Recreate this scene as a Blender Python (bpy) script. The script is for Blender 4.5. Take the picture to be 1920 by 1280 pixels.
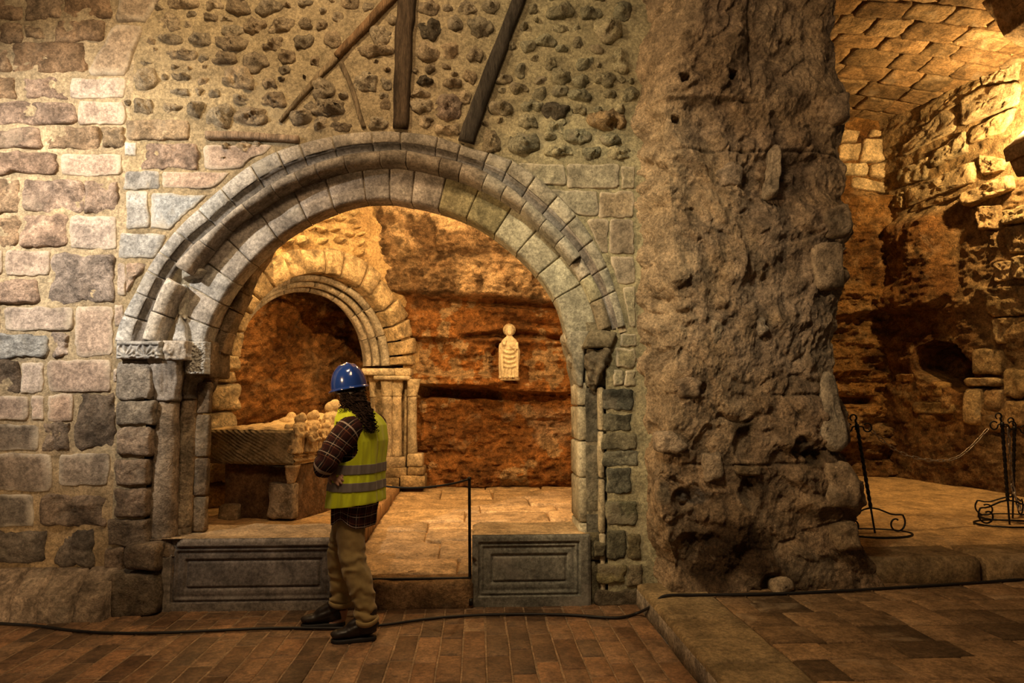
import bpy, bmesh, math, random
import numpy as np
from mathutils import Vector, Matrix

for _o in list(bpy.data.objects):
    bpy.data.objects.remove(_o)
S = bpy.context.scene
COL = S.collection
random.seed(7)
RNG = np.random.default_rng(11)

# ------------------------------------------------------------------ camera
F = 1280.0                       # focal length in pixels of the 1920 x 1280 frame
TILT = math.atan(110.0 / F)
YAW = math.atan(65.0 / F * math.cos(TILT))
CAM = np.array([0.0, 0.0, 1.463])
cam_data = bpy.data.cameras.new('camera')
cam_data.sensor_width = 36.0
cam_data.lens = 36.0 * F / 1920.0
cam_data.clip_start = 0.05
cam = bpy.data.objects.new('camera', cam_data)
COL.objects.link(cam)
cam.location = CAM
cam.rotation_euler = (math.pi / 2 + TILT, 0, -YAW)
S.camera = cam
_R = np.array((Matrix.Rotation(-YAW, 3, 'Z') @ Matrix.Rotation(math.pi / 2 + TILT, 3, 'X')))

# ------------------------------------------------------------------ world, exposure, lamps of the place and added fills
W = bpy.data.worlds.new('world')
S.world = W
W.use_nodes = True
W.node_tree.nodes['Background'].inputs[0].default_value = (1.0, 0.72, 0.46, 1)
W.node_tree.nodes['Background'].inputs[1].default_value = 0.06
S.view_settings.view_transform = 'Standard'
S.view_settings.look = 'None'
S.view_settings.exposure = 0.0
S.view_settings.gamma = 1.0
S.view_settings.use_curve_mapping = False


def lamp(name, kind, loc, energy, color, target=None, size=0.1, angle=60, blend=0.5):
    d = bpy.data.lights.new(name, kind)
    d.energy = energy
    d.color = color
    if kind == 'AREA':
        d.size = size
    else:
        d.shadow_soft_size = size
    if kind == 'SPOT':
        d.spot_size = math.radians(angle)
        d.spot_blend = blend
    o = bpy.data.objects.new(name, d)
    COL.objects.link(o)
    o.location = loc
    if target is not None:
        o.rotation_euler = (Vector(target) - Vector(loc)).to_track_quat('-Z', 'Y').to_euler()
    return o


AMBER = (1.0, 0.61, 0.24)
WARM = (1.0, 0.70, 0.38)
# hall: whitish spot from the left on the springing of the arch, greenish one on its right side, warm ones low and high
lamp('hall_spot_white', 'SPOT', (-4.1, 2.2, 3.9), 980, (1.0, 0.90, 0.76), (-2.8, 5.0, 2.7), 0.04, 60, 1.0)
lamp('hall_spot_green', 'SPOT', (-0.3, 2.0, 4.7), 290, (1.0, 0.92, 0.62), (1.05, 5.0, 2.2), 0.06, 48, 1.0)
lamp('hall_warm_left', 'SPOT', (-3.4, 2.7, 2.5), 520, (1.0, 0.64, 0.31), (1.6, 4.8, 2.4), 0.06, 58, 1.0)
lamp('hall_pillar_fill', 'SPOT', (-0.25, 4.6, 1.0), 26, (1.0, 0.70, 0.36), (1.25, 4.88, 0.75), 0.03, 75, 0.8)  # added unseen spot, brightens the pillar's left edge
lamp('hall_top_left_fill', 'SPOT', (-2.3, 2.5, 3.4), 110, (1.0, 0.74, 0.45), (-3.5, 5.0, 4.1), 0.06, 80, 0.9)  # added fill, lifts the dark upper left of the wall
lamp('hall_top_warm', 'SPOT', (-1.6, 2.9, 5.2), 210, (1.0, 0.72, 0.40), (-1.0, 5.0, 3.7), 0.08, 120, 0.8)
lamp('hall_low_left', 'SPOT', (-2.9, 2.3, 1.0), 120, (1.0, 0.68, 0.38), (-3.7, 4.9, 0.35), 0.05, 58, 0.9)
lamp('hall_ceiling_fill', 'AREA', (-0.4, 1.6, 5.3), 95, (1.0, 0.66, 0.36), (0.3, 3.6, 0.0), 1.0)
# chamber behind the arch: lamps fixed on the back of the arch wall and under its rock roof
lamp('chamber_lamp_left', 'SPOT', (-1.5, 5.75, 3.75), 400, AMBER, (0.4, 9.0, 1.6), 0.04, 110, 0.6)
lamp('chamber_lamp_right', 'SPOT', (1.3, 5.8, 3.2), 270, AMBER, (-0.2, 9.0, 2.0), 0.04, 115, 0.6)
lamp('chamber_lamp_roof', 'POINT', (0.3, 7.35, 4.15), 160, AMBER, None, 0.04)
lamp('chamber_lamp_tomb', 'POINT', (-2.2, 7.33, 3.72), 85, (1.0, 0.62, 0.22), None, 0.04)
lamp('chamber_lamp_recess', 'POINT', (-3.2, 8.3, 2.4), 26, AMBER, None, 0.06)
# side chapel: lamp above the frame's right edge, close to the wall
lamp('chapel_lamp', 'POINT', (5.86, 6.72, 4.45), 240, (1.0, 0.64, 0.25), None, 0.04)
lamp('chapel_floor_lamp', 'SPOT', (4.2, 5.9, 4.9), 380, AMBER, (4.7, 7.3, 0.4), 0.08, 64, 0.8)

# ------------------------------------------------------------------ pixel of the photograph -> point of the place


def ray(px, py):
    v = np.array([(px - 960.0) / F, -(py - 640.0) / F, -1.0])
    return _R @ v


def at(px, py, Y):
    r = ray(px, py)
    return CAM + r * ((Y - CAM[1]) / r[1])


def atz(px, py, z):
    r = ray(px, py)
    return CAM + r * ((z - CAM[2]) / r[2])


class Plane:
    """a working plane: origin, two axes, normal towards the viewer"""

    def __init__(s, O, e1, e2):
        s.O = np.array(O, float)
        s.e1 = np.array(e1, float) / np.linalg.norm(e1)
        s.e2 = np.array(e2, float) / np.linalg.norm(e2)
        s.n = np.cross(s.e1, s.e2)

    def hit(s, px, py):
        r = ray(px, py)
        p = CAM + r * (np.dot(s.O - CAM, s.n) / np.dot(r, s.n))
        return np.array([np.dot(p - s.O, s.e1), np.dot(p - s.O, s.e2)])

    def poly(s, pts):
        return np.array([s.hit(x, y) for x, y in pts])

    def world(s, uv, d):
        uv = np.asarray(uv, float)
        d = np.asarray(d, float)
        return s.O + uv[..., 0:1] * s.e1 + uv[..., 1:2] * s.e2 + d[..., None] * s.n


# ------------------------------------------------------------------ noise


def _hash(ix, iy, iz):
    h = (ix.astype(np.uint32) * np.uint32(374761393) + iy.astype(np.uint32) * np.uint32(668265263)
         + iz.astype(np.uint32) * np.uint32(2147483647))
    h = (h ^ (h >> np.uint32(13))) * np.uint32(1274126177)
    h = (h ^ (h >> np.uint32(16))) * np.uint32(2246822519)
    h = h ^ (h >> np.uint32(15))
    return h.astype(np.float64) / 4294967296.0


def vnoise(P):
    P = np.asarray(P, float)
    f = np.floor(P)
    i = f.astype(np.int64)
    t = P - f
    t = t * t * t * (t * (t * 6 - 15) + 10)
    r = 0.0
    for dx in (0, 1):
        wx = t[..., 0] if dx else 1 - t[..., 0]
        for dy in (0, 1):
            wy = t[..., 1] if dy else 1 - t[..., 1]
            for dz in (0, 1):
                wz = t[..., 2] if dz else 1 - t[..., 2]
                r = r + wx * wy * wz * _hash(i[..., 0] + dx, i[..., 1] + dy, i[..., 2] + dz)
    return r * 2 - 1


def fbm(P, freq, oct=4, gain=0.5):
    P = np.asarray(P, float) * freq
    a, r, n = 1.0, 0.0, 0.0
    for k in range(oct):
        r = r + a * vnoise(P + 17.31 * k)
        n += a
        a *= gain
        P = P * 2.03
    return r / n


def ridged(P, freq, oct=4):
    P = np.asarray(P, float) * freq
    a, r, n = 1.0, 0.0, 0.0
    for k in range(oct):
        r = r + a * (1 - np.abs(vnoise(P + 9.7 * k)))
        n += a
        a *= 0.5
        P = P * 2.1
    return r / n


def worley(u, v, seed=0):
    """F1, F2 and a per-cell random for jittered cells of size 1"""
    iu, iv = np.floor(u).astype(np.int64), np.floor(v).astype(np.int64)
    f1 = np.full(u.shape, 9.0)
    f2 = np.full(u.shape, 9.0)
    rid = np.zeros(u.shape)
    z = np.full(u.shape, seed, dtype=np.int64)
    for du in (-1, 0, 1):
        for dv in (-1, 0, 1):
            cu, cv = iu + du, iv + dv
            x = cu + 0.5 + 0.8 * (_hash(cu, cv, z) - 0.5)
            y = cv + 0.5 + 0.8 * (_hash(cu, cv, z + 5) - 0.5)
            d = np.hypot(u - x, v - y)
            k = _hash(cu, cv, z + 11)
            near = d < f1
            f2 = np.where(near, f1, np.minimum(f2, d))
            rid = np.where(near, k, rid)
            f1 = np.where(near, d, f1)
    return f1, f2, rid


def sm(x, a, b):
    t = np.clip((x - a) / (b - a), 0, 1)
    return t * t * (3 - 2 * t)


# ------------------------------------------------------------------ objects
WORLD = {}


def tag(o, label=None, cat=None, group=None, kind=None):
    if label:
        o['label'] = label
    if cat:
        o['category'] = cat
    if group:
        o['group'] = group
    if kind:
        o['kind'] = kind
    return o


def empty(name, loc, label=None, cat=None, group=None, kind=None):
    o = bpy.data.objects.new(name, None)
    o.empty_display_size = 0.1
    COL.objects.link(o)
    o.location = loc
    WORLD[o.name] = np.array(loc, float)
    return tag(o, label, cat, group, kind)


def mk(name, V, Fc, mat, parent=None, smooth=True, vcol=None, color=None, origin=None, uv=None):
    V = np.asarray(V, float).reshape(-1, 3)
    if origin is None:
        origin = V.mean(0) if parent is not None else np.array([*V[:, :2].mean(0), V[:, 2].min()])
    origin = np.asarray(origin, float)
    me = bpy.data.meshes.new(name)
    if isinstance(Fc, np.ndarray):
        k = Fc.shape[1]
        nf = len(Fc)
        me.vertices.add(len(V))
        me.vertices.foreach_set('co', (V - origin).ravel())
        me.loops.add(nf * k)
        me.loops.foreach_set('vertex_index', Fc.ravel().astype(np.int32))
        me.polygons.add(nf)
        me.polygons.foreach_set('loop_start', np.arange(0, nf * k, k, dtype=np.int32))
        me.update(calc_edges=True)
    else:
        me.from_pydata((V - origin).tolist(), [], [list(map(int, f)) for f in Fc])
    me.validate()
    if smooth:
        me.polygons.foreach_set('use_smooth', np.ones(len(me.polygons), dtype=bool))
    if vcol is not None:
        a = me.attributes.new('Col', 'FLOAT_COLOR', 'POINT')
        c = np.ones((len(V), 4))
        c[:, :3] = np.asarray(vcol).reshape(-1, 3)
        a.data.foreach_set('color', c.ravel())
    if uv is not None:
        ul = me.uv_layers.new(name='UVMap')
        idx = np.zeros(len(me.loops), dtype=np.int32)
        me.loops.foreach_get('vertex_index', idx)
        ul.data.foreach_set('uv', np.asarray(uv, float)[idx].ravel())
    me.materials.append(mat)
    me.update()
    o = bpy.data.objects.new(name, me)
    COL.objects.link(o)
    if color is not None:
        o.color = (*color, 1)
    WORLD[o.name] = origin
    if parent is not None:
        o.parent = parent
        o.location = origin - WORLD[parent.name]
    else:
        o.location = origin
    return o


def struct(o, label=None):
    o['kind'] = 'structure'
    if label:
        o['label'] = label
    return o


def grid_faces(nv, nu, mask=None, wrap_u=False):
    i = np.arange(nv * nu).reshape(nv, nu)
    if wrap_u:
        j = np.roll(i, -1, axis=1)
        q = np.stack([i[:-1], j[:-1], j[1:], i[1:]], -1)
    else:
        q = np.stack([i[:-1, :-1], i[:-1, 1:], i[1:, 1:], i[1:, :-1]], -1)
    if mask is not None:
        q = q[mask]
    return q.reshape(-1, 4)


def compact(V, Fc, *arrs):
    used = np.unique(Fc)
    m = np.full(len(V), -1)
    m[used] = np.arange(len(used))
    return (V[used], m[Fc]) + tuple(a[used] for a in arrs)


def box(c, s, rot=0.0):
    """verts, faces of a box: centre, full sizes, turn about z"""
    hx, hy, hz = np.array(s) / 2
    v = np.array([[x, y, z] for z in (-hz, hz) for x, y in ((-hx, -hy), (hx, -hy), (hx, hy), (-hx, hy))])
    cr, sr = math.cos(rot), math.sin(rot)
    v[:, :2] = v[:, :2] @ np.array([[cr, sr], [-sr, cr]])
    f = [(0, 3, 2, 1), (4, 5, 6, 7), (0, 1, 5, 4), (1, 2, 6, 5), (2, 3, 7, 6), (3, 0, 4, 7)]
    return v + np.array(c), f


def join(*parts):
    V, Fc, n = [], [], 0
    for v, f in parts:
        V.append(np.asarray(v))
        Fc += [tuple(int(i) + n for i in q) for q in f]
        n += len(v)
    return np.vstack(V), Fc


def rough_block(c, s, amp=0.008, freq=9, rot=0.0, cuts=4, bevel=0.012, seed=0.0):
    """a worn block of stone: bevelled, subdivided and roughened box"""
    bm = bmesh.new()
    v, f = box((0, 0, 0), s)
    bv = [bm.verts.new(p) for p in v]
    for q in f:
        bm.faces.new([bv[i] for i in q])
    bmesh.ops.bevel(bm, geom=bm.edges[:], offset=min(bevel, min(s) * 0.25), segments=1, affect='EDGES', profile=0.6)
    if cuts:
        ln = max(s) / (cuts + 1)
        for _ in range(3):
            es = [e for e in bm.edges if e.calc_length() > ln * 1.5]
            if not es:
                break
            bmesh.ops.subdivide_edges(bm, edges=es, cuts=1, use_grid_fill=True)
    bm.normal_update()
    P = np.array([p.co for p in bm.verts])
    N = np.array([p.normal for p in bm.verts])
    cr, sr = math.cos(rot), math.sin(rot)
    P = P + N * (amp * fbm(P + np.array(c) + seed, freq, 3))[:, None]
    P[:, :2] = P[:, :2] @ np.array([[cr, sr], [-sr, cr]])
    bm.verts.index_update()
    Fc = [tuple(x.index for x in fc.verts) for fc in bm.faces]
    bm.free()
    return P + np.array(c), Fc


def spline(pts, n):
    """Catmull-Rom through pts (k, m) -> n rows"""
    p = np.asarray(pts, float)
    if len(p) == 2:
        t = np.linspace(0, 1, n)[:, None]
        return p[0] * (1 - t) + p[1] * t
    q = np.vstack([2 * p[0] - p[1], p, 2 * p[-1] - p[-2]])
    t = np.linspace(0, len(p) - 1 - 1e-9, n)
    i = t.astype(int)
    u = (t - i)[:, None]
    a, b, c, d = q[i], q[i + 1], q[i + 2], q[i + 3]
    return 0.5 * (2 * b + (c - a) * u + (2 * a - 5 * b + 4 * c - d) * u ** 2 + (3 * b - a - 3 * c + d) * u ** 3)


def tube(path, rad, n=10, up=(0, 0, 1), cap=True, twist=0.0, square=False, closed=False):
    """loft along path; rad: scalar, (k,) or (k,2) along (side, up)"""
    P = np.asarray(path, float)
    k = len(P)
    R = np.asarray(rad, float)
    if R.ndim == 0:
        R = np.full((k, 2), float(R))
    elif R.ndim == 1:
        R = np.stack([R, R], 1)
    if closed:
        T = np.roll(P, -1, 0) - np.roll(P, 1, 0)
    else:
        T = np.gradient(P, axis=0)
    T /= np.linalg.norm(T, axis=1)[:, None] + 1e-12
    u = np.array(up, float)
    s = np.cross(T[0], u)
    if np.linalg.norm(s) < 1e-3:
        s = np.cross(T[0], np.array([0.3, 1, 0.2]))
    V = []
    s /= np.linalg.norm(s)
    for i in range(k):
        s = s - T[i] * np.dot(s, T[i])
        s /= np.linalg.norm(s) + 1e-12
        w = np.cross(s, T[i])
        th = np.linspace(0, 2 * np.pi, n, endpoint=False) + twist * i
        cs, sn = np.cos(th), np.sin(th)
        if square:
            m = np.maximum(np.abs(np.cos(th - twist * i)), np.abs(np.sin(th - twist * i)))
            m = m ** 0.7
            cs, sn = cs / m, sn / m
        V.append(P[i] + np.outer(cs * R[i, 0], s) + np.outer(sn * R[i, 1], w))
    V = np.vstack(V)
    Fc = []
    for i in range(k if closed else k - 1):
        a, b = i * n, ((i + 1) % k) * n
        for j in range(n):
            j2 = (j + 1) % n
            Fc.append((a + j, a + j2, b + j2, b + j))
    if cap and not closed:
        Fc.append(tuple(range(n))[::-1])
        Fc.append(tuple((k - 1) * n + j for j in range(n)))
    return V, Fc


def ellipsoid(c, r, n=14, m=9, R=None):
    th = np.linspace(0, np.pi, m)
    ph = np.linspace(0, 2 * np.pi, n, endpoint=False)
    V = np.array([[math.sin(t) * math.cos(p), math.sin(t) * math.sin(p), math.cos(t)] for t in th[1:-1] for p in ph] + [[0, 0, 1], [0, 0, -1]])
    V = V * np.array(r)
    if R is not None:
        V = V @ np.asarray(R).T
    V = V + np.array(c)
    Fc = []
    k = m - 2
    for i in range(k - 1):
        for j in range(n):
            j2 = (j + 1) % n
            Fc.append((i * n + j, (i + 1) * n + j, (i + 1) * n + j2, i * n + j2))
    for j in range(n):
        j2 = (j + 1) % n
        Fc.append((k * n, j, j2))
        Fc.append((k * n + 1, (k - 1) * n + j2, (k - 1) * n + j))
    return V, Fc


def remesh(parts, voxel, smooth=3, factor=0.5):
    """fuse solids into one continuous surface -> verts, quads, normals"""
    v, f = join(*parts)
    me = bpy.data.meshes.new('tmp')
    me.from_pydata(v.tolist(), [], f)
    o = bpy.data.objects.new('tmp', me)
    COL.objects.link(o)
    m = o.modifiers.new('r', 'REMESH')
    m.mode = 'VOXEL'
    m.voxel_size = voxel
    if smooth:
        s = o.modifiers.new('s', 'SMOOTH')
        s.iterations = smooth
        s.factor = factor
    dg = bpy.context.evaluated_depsgraph_get()
    e = bpy.data.meshes.new_from_object(o.evaluated_get(dg))
    n = len(e.vertices)
    V = np.zeros(n * 3)
    e.vertices.foreach_get('co', V)
    N = np.zeros(n * 3)
    e.vertex_normals.foreach_get('vector', N)
    lt = np.zeros(len(e.loops), dtype=np.int32)
    e.loops.foreach_get('vertex_index', lt)
    if len(e.loops) == 4 * len(e.polygons):
        Fc = lt.reshape(-1, 4)
    else:
        Fc = [tuple(p.vertices) for p in e.polygons]
    bpy.data.objects.remove(o)
    bpy.data.meshes.remove(me)
    bpy.data.meshes.remove(e)
    return V.reshape(-1, 3), Fc, N.reshape(-1, 3)


# ------------------------------------------------------------------ materials


class NT:
    def __init__(s, name, rough=0.9, spec=0.25):
        s.m = bpy.data.materials.new(name)
        s.m.use_nodes = True
        s.t = s.m.node_tree
        s.b = s.t.nodes['Principled BSDF']
        s.b.inputs['Roughness'].default_value = rough
        s.b.inputs['Specular IOR Level'].default_value = spec

    def n(s, kind, **kw):
        nd = s.t.nodes.new(kind)
        for k, v in kw.items():
            setattr(nd, k, v)
        return nd

    def link(s, a, b):
        s.t.links.new(a, b)

    def math(s, op, a, b=None, clamp=False):
        nd = s.n('ShaderNodeMath', operation=op, use_clamp=clamp)
        for i, x in enumerate((a, b)):
            if x is None:
                continue
            if isinstance(x, (int, float)):
                nd.inputs[i].default_value = x
            else:
                s.link(x, nd.inputs[i])
        return nd.outputs[0]

    def noise(s, vec, scale, detail=6, rough=0.6, dist=0.0):
        nd = s.n('ShaderNodeTexNoise')
        nd.inputs['Scale'].default_value = scale
        nd.inputs['Detail'].default_value = detail
        nd.inputs['Roughness'].default_value = rough
        nd.inputs['Distortion'].default_value = dist
        if vec is not None:
            s.link(vec, nd.inputs['Vector'])
        return nd.outputs['Fac']

    def ramp(s, fac, a, b, lo=0.0, hi=1.0):
        nd = s.n('ShaderNodeMapRange')
        nd.interpolation_type = 'SMOOTHSTEP'
        for i, x in ((1, a), (2, b), (3, lo), (4, hi)):
            nd.inputs[i].default_value = x
        s.link(fac, nd.inputs[0])
        return nd.outputs[0]

    def mix(s, fac, a, b, blend='MIX'):
        nd = s.n('ShaderNodeMix', data_type='RGBA', blend_type=blend)
        for sock, x in ((nd.inputs[0], fac), (nd.inputs[6], a), (nd.inputs[7], b)):
            if isinstance(x, (int, float)):
                sock.default_value = x
            elif isinstance(x, tuple):
                sock.default_value = (*x, 1) if len(x) == 3 else x
            else:
                s.link(x, sock)
        return nd.outputs[2]

    def bump(s, h, strength, dist):
        nd = s.n('ShaderNodeBump')
        nd.inputs['Strength'].default_value = strength
        nd.inputs['Distance'].default_value = dist
        s.link(h, nd.inputs['Height'])
        s.link(nd.outputs[0], s.b.inputs['Normal'])


def stone_mat(name, base='obj', lo=0.5, hi=1.35, pale=0.3, dark=0.35, pale_col=(0.62, 0.52, 0.38), dark_col=(0.06, 0.045, 0.03),
              bump=0.7, bdist=0.012, grain=1.0, rough=0.92, scale=1.0, spec=0.2, stretch=None, edge=0.0, sharp=1.0):
    t = NT(name, rough, spec)
    tc = t.n('ShaderNodeTexCoord')
    oi = t.n('ShaderNodeObjectInfo')
    if base == 'obj':
        off = t.n('ShaderNodeVectorMath', operation='ADD')
        sc = t.n('ShaderNodeVectorMath', operation='SCALE')
        cmb = t.n('ShaderNodeCombineXYZ')
        for i in range(3):
            t.link(oi.outputs['Random'], cmb.inputs[i])
        t.link(cmb.outputs[0], sc.inputs[0])
        sc.inputs['Scale'].default_value = 31.0
        t.link(tc.outputs['Object'], off.inputs[0])
        t.link(sc.outputs[0], off.inputs[1])
        vec = off.outputs[0]
        col = oi.outputs['Color']
    else:
        vec = tc.outputs['Object']
        a = t.n('ShaderNodeAttribute', attribute_name='Col')
        col = a.outputs['Color']
    if stretch:
        mp = t.n('ShaderNodeMapping')
        mp.inputs['Scale'].default_value = stretch
        t.link(vec, mp.inputs[0])
        vec = mp.outputs[0]
    n1 = t.noise(vec, 5.5 * scale, 8, 0.65, 0.3)
    n2 = t.noise(vec, 38 * scale, 6, 0.7)
    n3 = t.noise(vec, 2.6 * scale, 9, 0.62, 0.6)
    n4 = t.noise(vec, 13 * scale, 8, 0.72, 0.8)
    n5 = t.noise(vec, 95 * scale, 3, 0.7)
    f = t.math('MULTIPLY', t.ramp(n1, 0.33, 0.67, lo, hi), t.ramp(n2, 0.32, 0.68, 1 - 0.36 * grain, 1 + 0.34 * grain))
    f = t.math('MULTIPLY', f, t.ramp(n5, 0.3, 0.7, 0.8, 1.2))
    cmb2 = t.n('ShaderNodeCombineColor')
    for i in range(3):
        t.link(f, cmb2.inputs[i])
    c = t.mix(1.0, col, cmb2.outputs[0], 'MULTIPLY')
    c = t.mix(t.math('MULTIPLY', t.ramp(n3, 0.615 - 0.065 * sharp, 0.615 + 0.065 * sharp), pale), c, pale_col)
    c = t.mix(t.math('MULTIPLY', t.ramp(n4, 0.62 - 0.05 * sharp, 0.62 + 0.07 * sharp), dark), c, dark_col)
    if edge:
        ea = t.n('ShaderNodeAttribute', attribute_name='Col')
        sp = t.n('ShaderNodeSeparateColor')
        t.link(ea.outputs['Color'], sp.inputs[0])
        c = t.mix(t.math('MULTIPLY', t.math('MULTIPLY', sp.outputs[0], edge), t.ramp(n1, 0.3, 0.6)), c, (0.60, 0.52, 0.40))
    t.link(c, t.b.inputs['Base Color'])
    h = t.math('ADD', t.math('MULTIPLY', n4, 1.0), t.math('MULTIPLY', n2, 0.35 * grain))
    h = t.math('ADD', h, t.math('MULTIPLY', n1, 0.8))
    t.bump(h, bump, bdist)
    return t.m


def plain_mat(name, col, rough=0.6, metallic=0.0, spec=0.4, var=0.25, scale=20.0, bump=0.0, coat=0.0):
    t = NT(name, rough, spec)
    tc = t.n('ShaderNodeTexCoord')
    n1 = t.noise(tc.outputs['Object'], scale, 5, 0.6)
    f = t.ramp(n1, 0.3, 0.7, 0.0, 1.0)
    lo = tuple(x * (1 - var) for x in col)
    hi = tuple(min(1, x * (1 + var)) for x in col)
    t.link(t.mix(f, lo, hi), t.b.inputs['Base Color'])
    t.b.inputs['Metallic'].default_value = metallic
    t.b.inputs['Coat Weight'].default_value = coat
    if bump:
        t.bump(n1, bump, 0.004)
    return t.m


M_ASHLAR = stone_mat('ashlar_stone', lo=0.62, hi=1.22, pale=0.35, dark=0.4, bump=0.8, bdist=0.016, edge=0.75)
M_ROUGH = stone_mat('rough_stone', lo=0.45, hi=1.3, pale=0.25, dark=0.55, bump=1.0, bdist=0.035)
M_ARCH = stone_mat('arch_stone', lo=0.58, hi=1.25, pale=0.3, dark=0.4, pale_col=(0.55, 0.5, 0.4), bump=0.75, bdist=0.014)
M_RUBBLE = stone_mat('rubble_stone', lo=0.62, hi=1.3, pale=0.4, dark=0.25, bump=1.0, bdist=0.035, scale=1.7)
M_MORTAR = stone_mat('lime_mortar', base='vcol', lo=0.72, hi=1.2, pale=0.3, dark=0.2, pale_col=(0.5, 0.42, 0.27), bump=0.8, bdist=0.016)
M_ROCK = stone_mat('cave_rock', base='vcol', lo=0.45, hi=1.45, pale=0.3, dark=0.7, pale_col=(0.62, 0.42, 0.24), dark_col=(0.045, 0.022, 0.010), bump=1.0, bdist=0.08, scale=1.7, sharp=0.35)
M_PILLAR = stone_mat('pillar_render', base='vcol', lo=0.55, hi=1.3, pale=0.25, dark=0.4, pale_col=(0.52, 0.40, 0.27), bump=1.0, bdist=0.045, scale=1.3, sharp=0.45)
M_BRICK = stone_mat('floor_brick', lo=0.6, hi=1.25, pale=0.12, dark=0.5, pale_col=(0.4, 0.26, 0.14), bump=0.35, bdist=0.008, rough=0.62, spec=0.35)
M_SLAB = stone_mat('floor_slab', lo=0.6, hi=1.2, pale=0.25, dark=0.35, pale_col=(0.6, 0.45, 0.28), bump=0.6, bdist=0.015, rough=0.8)
M_PANEL = stone_mat('dark_panel_stone', lo=0.6, hi=1.3, pale=0.3, dark=0.3, pale_col=(0.36, 0.32, 0.27), bump=0.35, bdist=0.006, rough=0.75, spec=0.3)
M_STATUE = stone_mat('statue_stone', lo=0.75, hi=1.15, pale=0.1, dark=0.35, bump=0.3, bdist=0.004, scale=3)
M_TOMB = stone_mat('tomb_stone', lo=0.55, hi=1.25, pale=0.2, dark=0.4, pale_col=(0.5, 0.4, 0.25), bump=0.6, bdist=0.01, scale=2)
M_WOOD = stone_mat('old_timber', lo=0.5, hi=1.3, pale=0.1, dark=0.5, pale_col=(0.3, 0.2, 0.11), bump=0.8, bdist=0.015, stretch=(2.5, 2.5, 0.35))
M_IRON = plain_mat('wrought_iron', (0.02, 0.017, 0.014), 0.45, 0.6, 0.5, 0.4, 60, 0.3)
M_CHAIN = plain_mat('worn_chain', (0.32, 0.26, 0.20), 0.4, 0.5, 0.5, 0.5, 60)
M_CABLE = plain_mat('black_rubber', (0.012, 0.01, 0.009), 0.55)
# ------------------------------------------------------------------ stones


def resample(P, n):
    P = np.asarray(P, float)
    Q = np.vstack([P, P[:1]])
    s = np.r_[0, np.cumsum(np.linalg.norm(np.diff(Q, axis=0), axis=1))]
    t = np.linspace(0, s[-1], n, endpoint=False) + s[-1] / n * 0.37
    return np.stack([np.interp(t % s[-1], s, Q[:, i]) for i in (0, 1)], 1)


SEED = [0]


def stone(name, poly, plane, d, parent, mat, color, amp=0.006, n=20, back=0.05, jitter=0.006, bw=0.018, freq=11.0, rings=3, var=0.12, flat=0.0):
    """one stone proud of a wall plane by d: irregular outline, worn edges, uneven face"""
    SEED[0] += 1
    sd = SEED[0] * 3.77
    P = resample(poly, n)
    P = 0.8 * P + 0.1 * np.roll(P, 1, 0) + 0.1 * np.roll(P, -1, 0)
    c = P.mean(0)
    k3 = np.c_[P, np.full(n, sd)]
    P = P + (P - c) / (np.linalg.norm(P - c, axis=1)[:, None] + 1e-9) * (jitter * (2.2 * fbm(k3, 9, 3) + 1.2 * fbm(k3 + 7, 30, 2)))[:, None]
    size = np.linalg.norm(P - c, axis=1).mean()
    b = min(0.4, bw / size)
    ss = [1.0, 1.0, 1 - 0.45 * b, 1 - 1.1 * b] + [(1 - 1.1 * b) * (1 - (i + 1) / (rings + 0.7)) for i in range(rings)]
    dd = [-back, 0.2 * d, 0.75 * d, d] + [d * (1 + flat * (i + 1) / rings) for i in range(rings)]
    V, E = [], []
    for i, (s, h) in enumerate(zip(ss, dd)):
        uv = c + (P - c) * s
        hh = np.full(n, h)
        if i >= 1:
            q = np.c_[uv, np.full(n, sd)]
            hh = hh + amp * (0.5 if i == 1 else 1) * (1.5 * fbm(q, freq, 4, 0.6) + 0.5 * fbm(q + 3, freq * 0.35, 2))
        V.append(plane.world(uv, hh))
        E.append(np.full(n, 1.0 if i < 3 else (0.7 if i == 3 else 0.0)))
    V.append(plane.world(c[None], np.array([d * (1 + flat)])))
    E.append(np.zeros(1))
    V = np.vstack(V)
    E = np.repeat(np.concatenate(E)[:, None], 3, 1)
    Fc = []
    for i in range(len(ss) - 1):
        for j in range(n):
            j2 = (j + 1) % n
            Fc.append((i * n + j, i * n + j2, (i + 1) * n + j2, (i + 1) * n + j))
    k = (len(ss) - 1) * n
    for j in range(n):
        Fc.append((k + j, k + (j + 1) % n, len(V) - 1))
    g = 1 + var * (RNG.random() * 2 - 1)
    w = 0.05 * (RNG.random() * 2 - 1)
    col = np.clip(np.array(color) * g * np.array([1 + w, 1, 1 - w]), 0, 1)
    return mk(name, V, Fc, mat, parent, color=tuple(col), vcol=E)


def rect(x0, y0, x1, y1):
    return [(x0, y0), (x1, y0), (x1, y1), (x0, y1)]


FRONT = Plane((0, 5.0, 0), (1, 0, 0), (0, 0, 1))


def inside(px, py, poly):
    r = np.zeros(px.shape, bool)
    n = len(poly)
    for i in range(n):
        x0, y0 = poly[i]
        x1, y1 = poly[(i + 1) % n]
        c = ((y0 > py) != (y1 > py)) & (px < (x1 - x0) * (py - y0) / (y1 - y0 + 1e-12) + x0)
        r ^= c
    return r


def project(P):
    q = (np.asarray(P) - CAM) @ _R
    return 960 - F * q[..., 0] / q[..., 2], 640 + F * q[..., 1] / q[..., 2]


# ---- arch outlines traced on the photograph (pixels), as radius over angle about one centre
AC = (730.0, 740.0)


def radial(pts):
    a = np.array([math.atan2(AC[1] - y, AC[0] - x) for x, y in pts])   # 0 = left, pi = right
    r = np.array([math.hypot(x - AC[0], y - AC[1]) for x, y in pts])
    i = np.argsort(a)
    return lambda t: np.interp(t, a[i], r[i])


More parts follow.
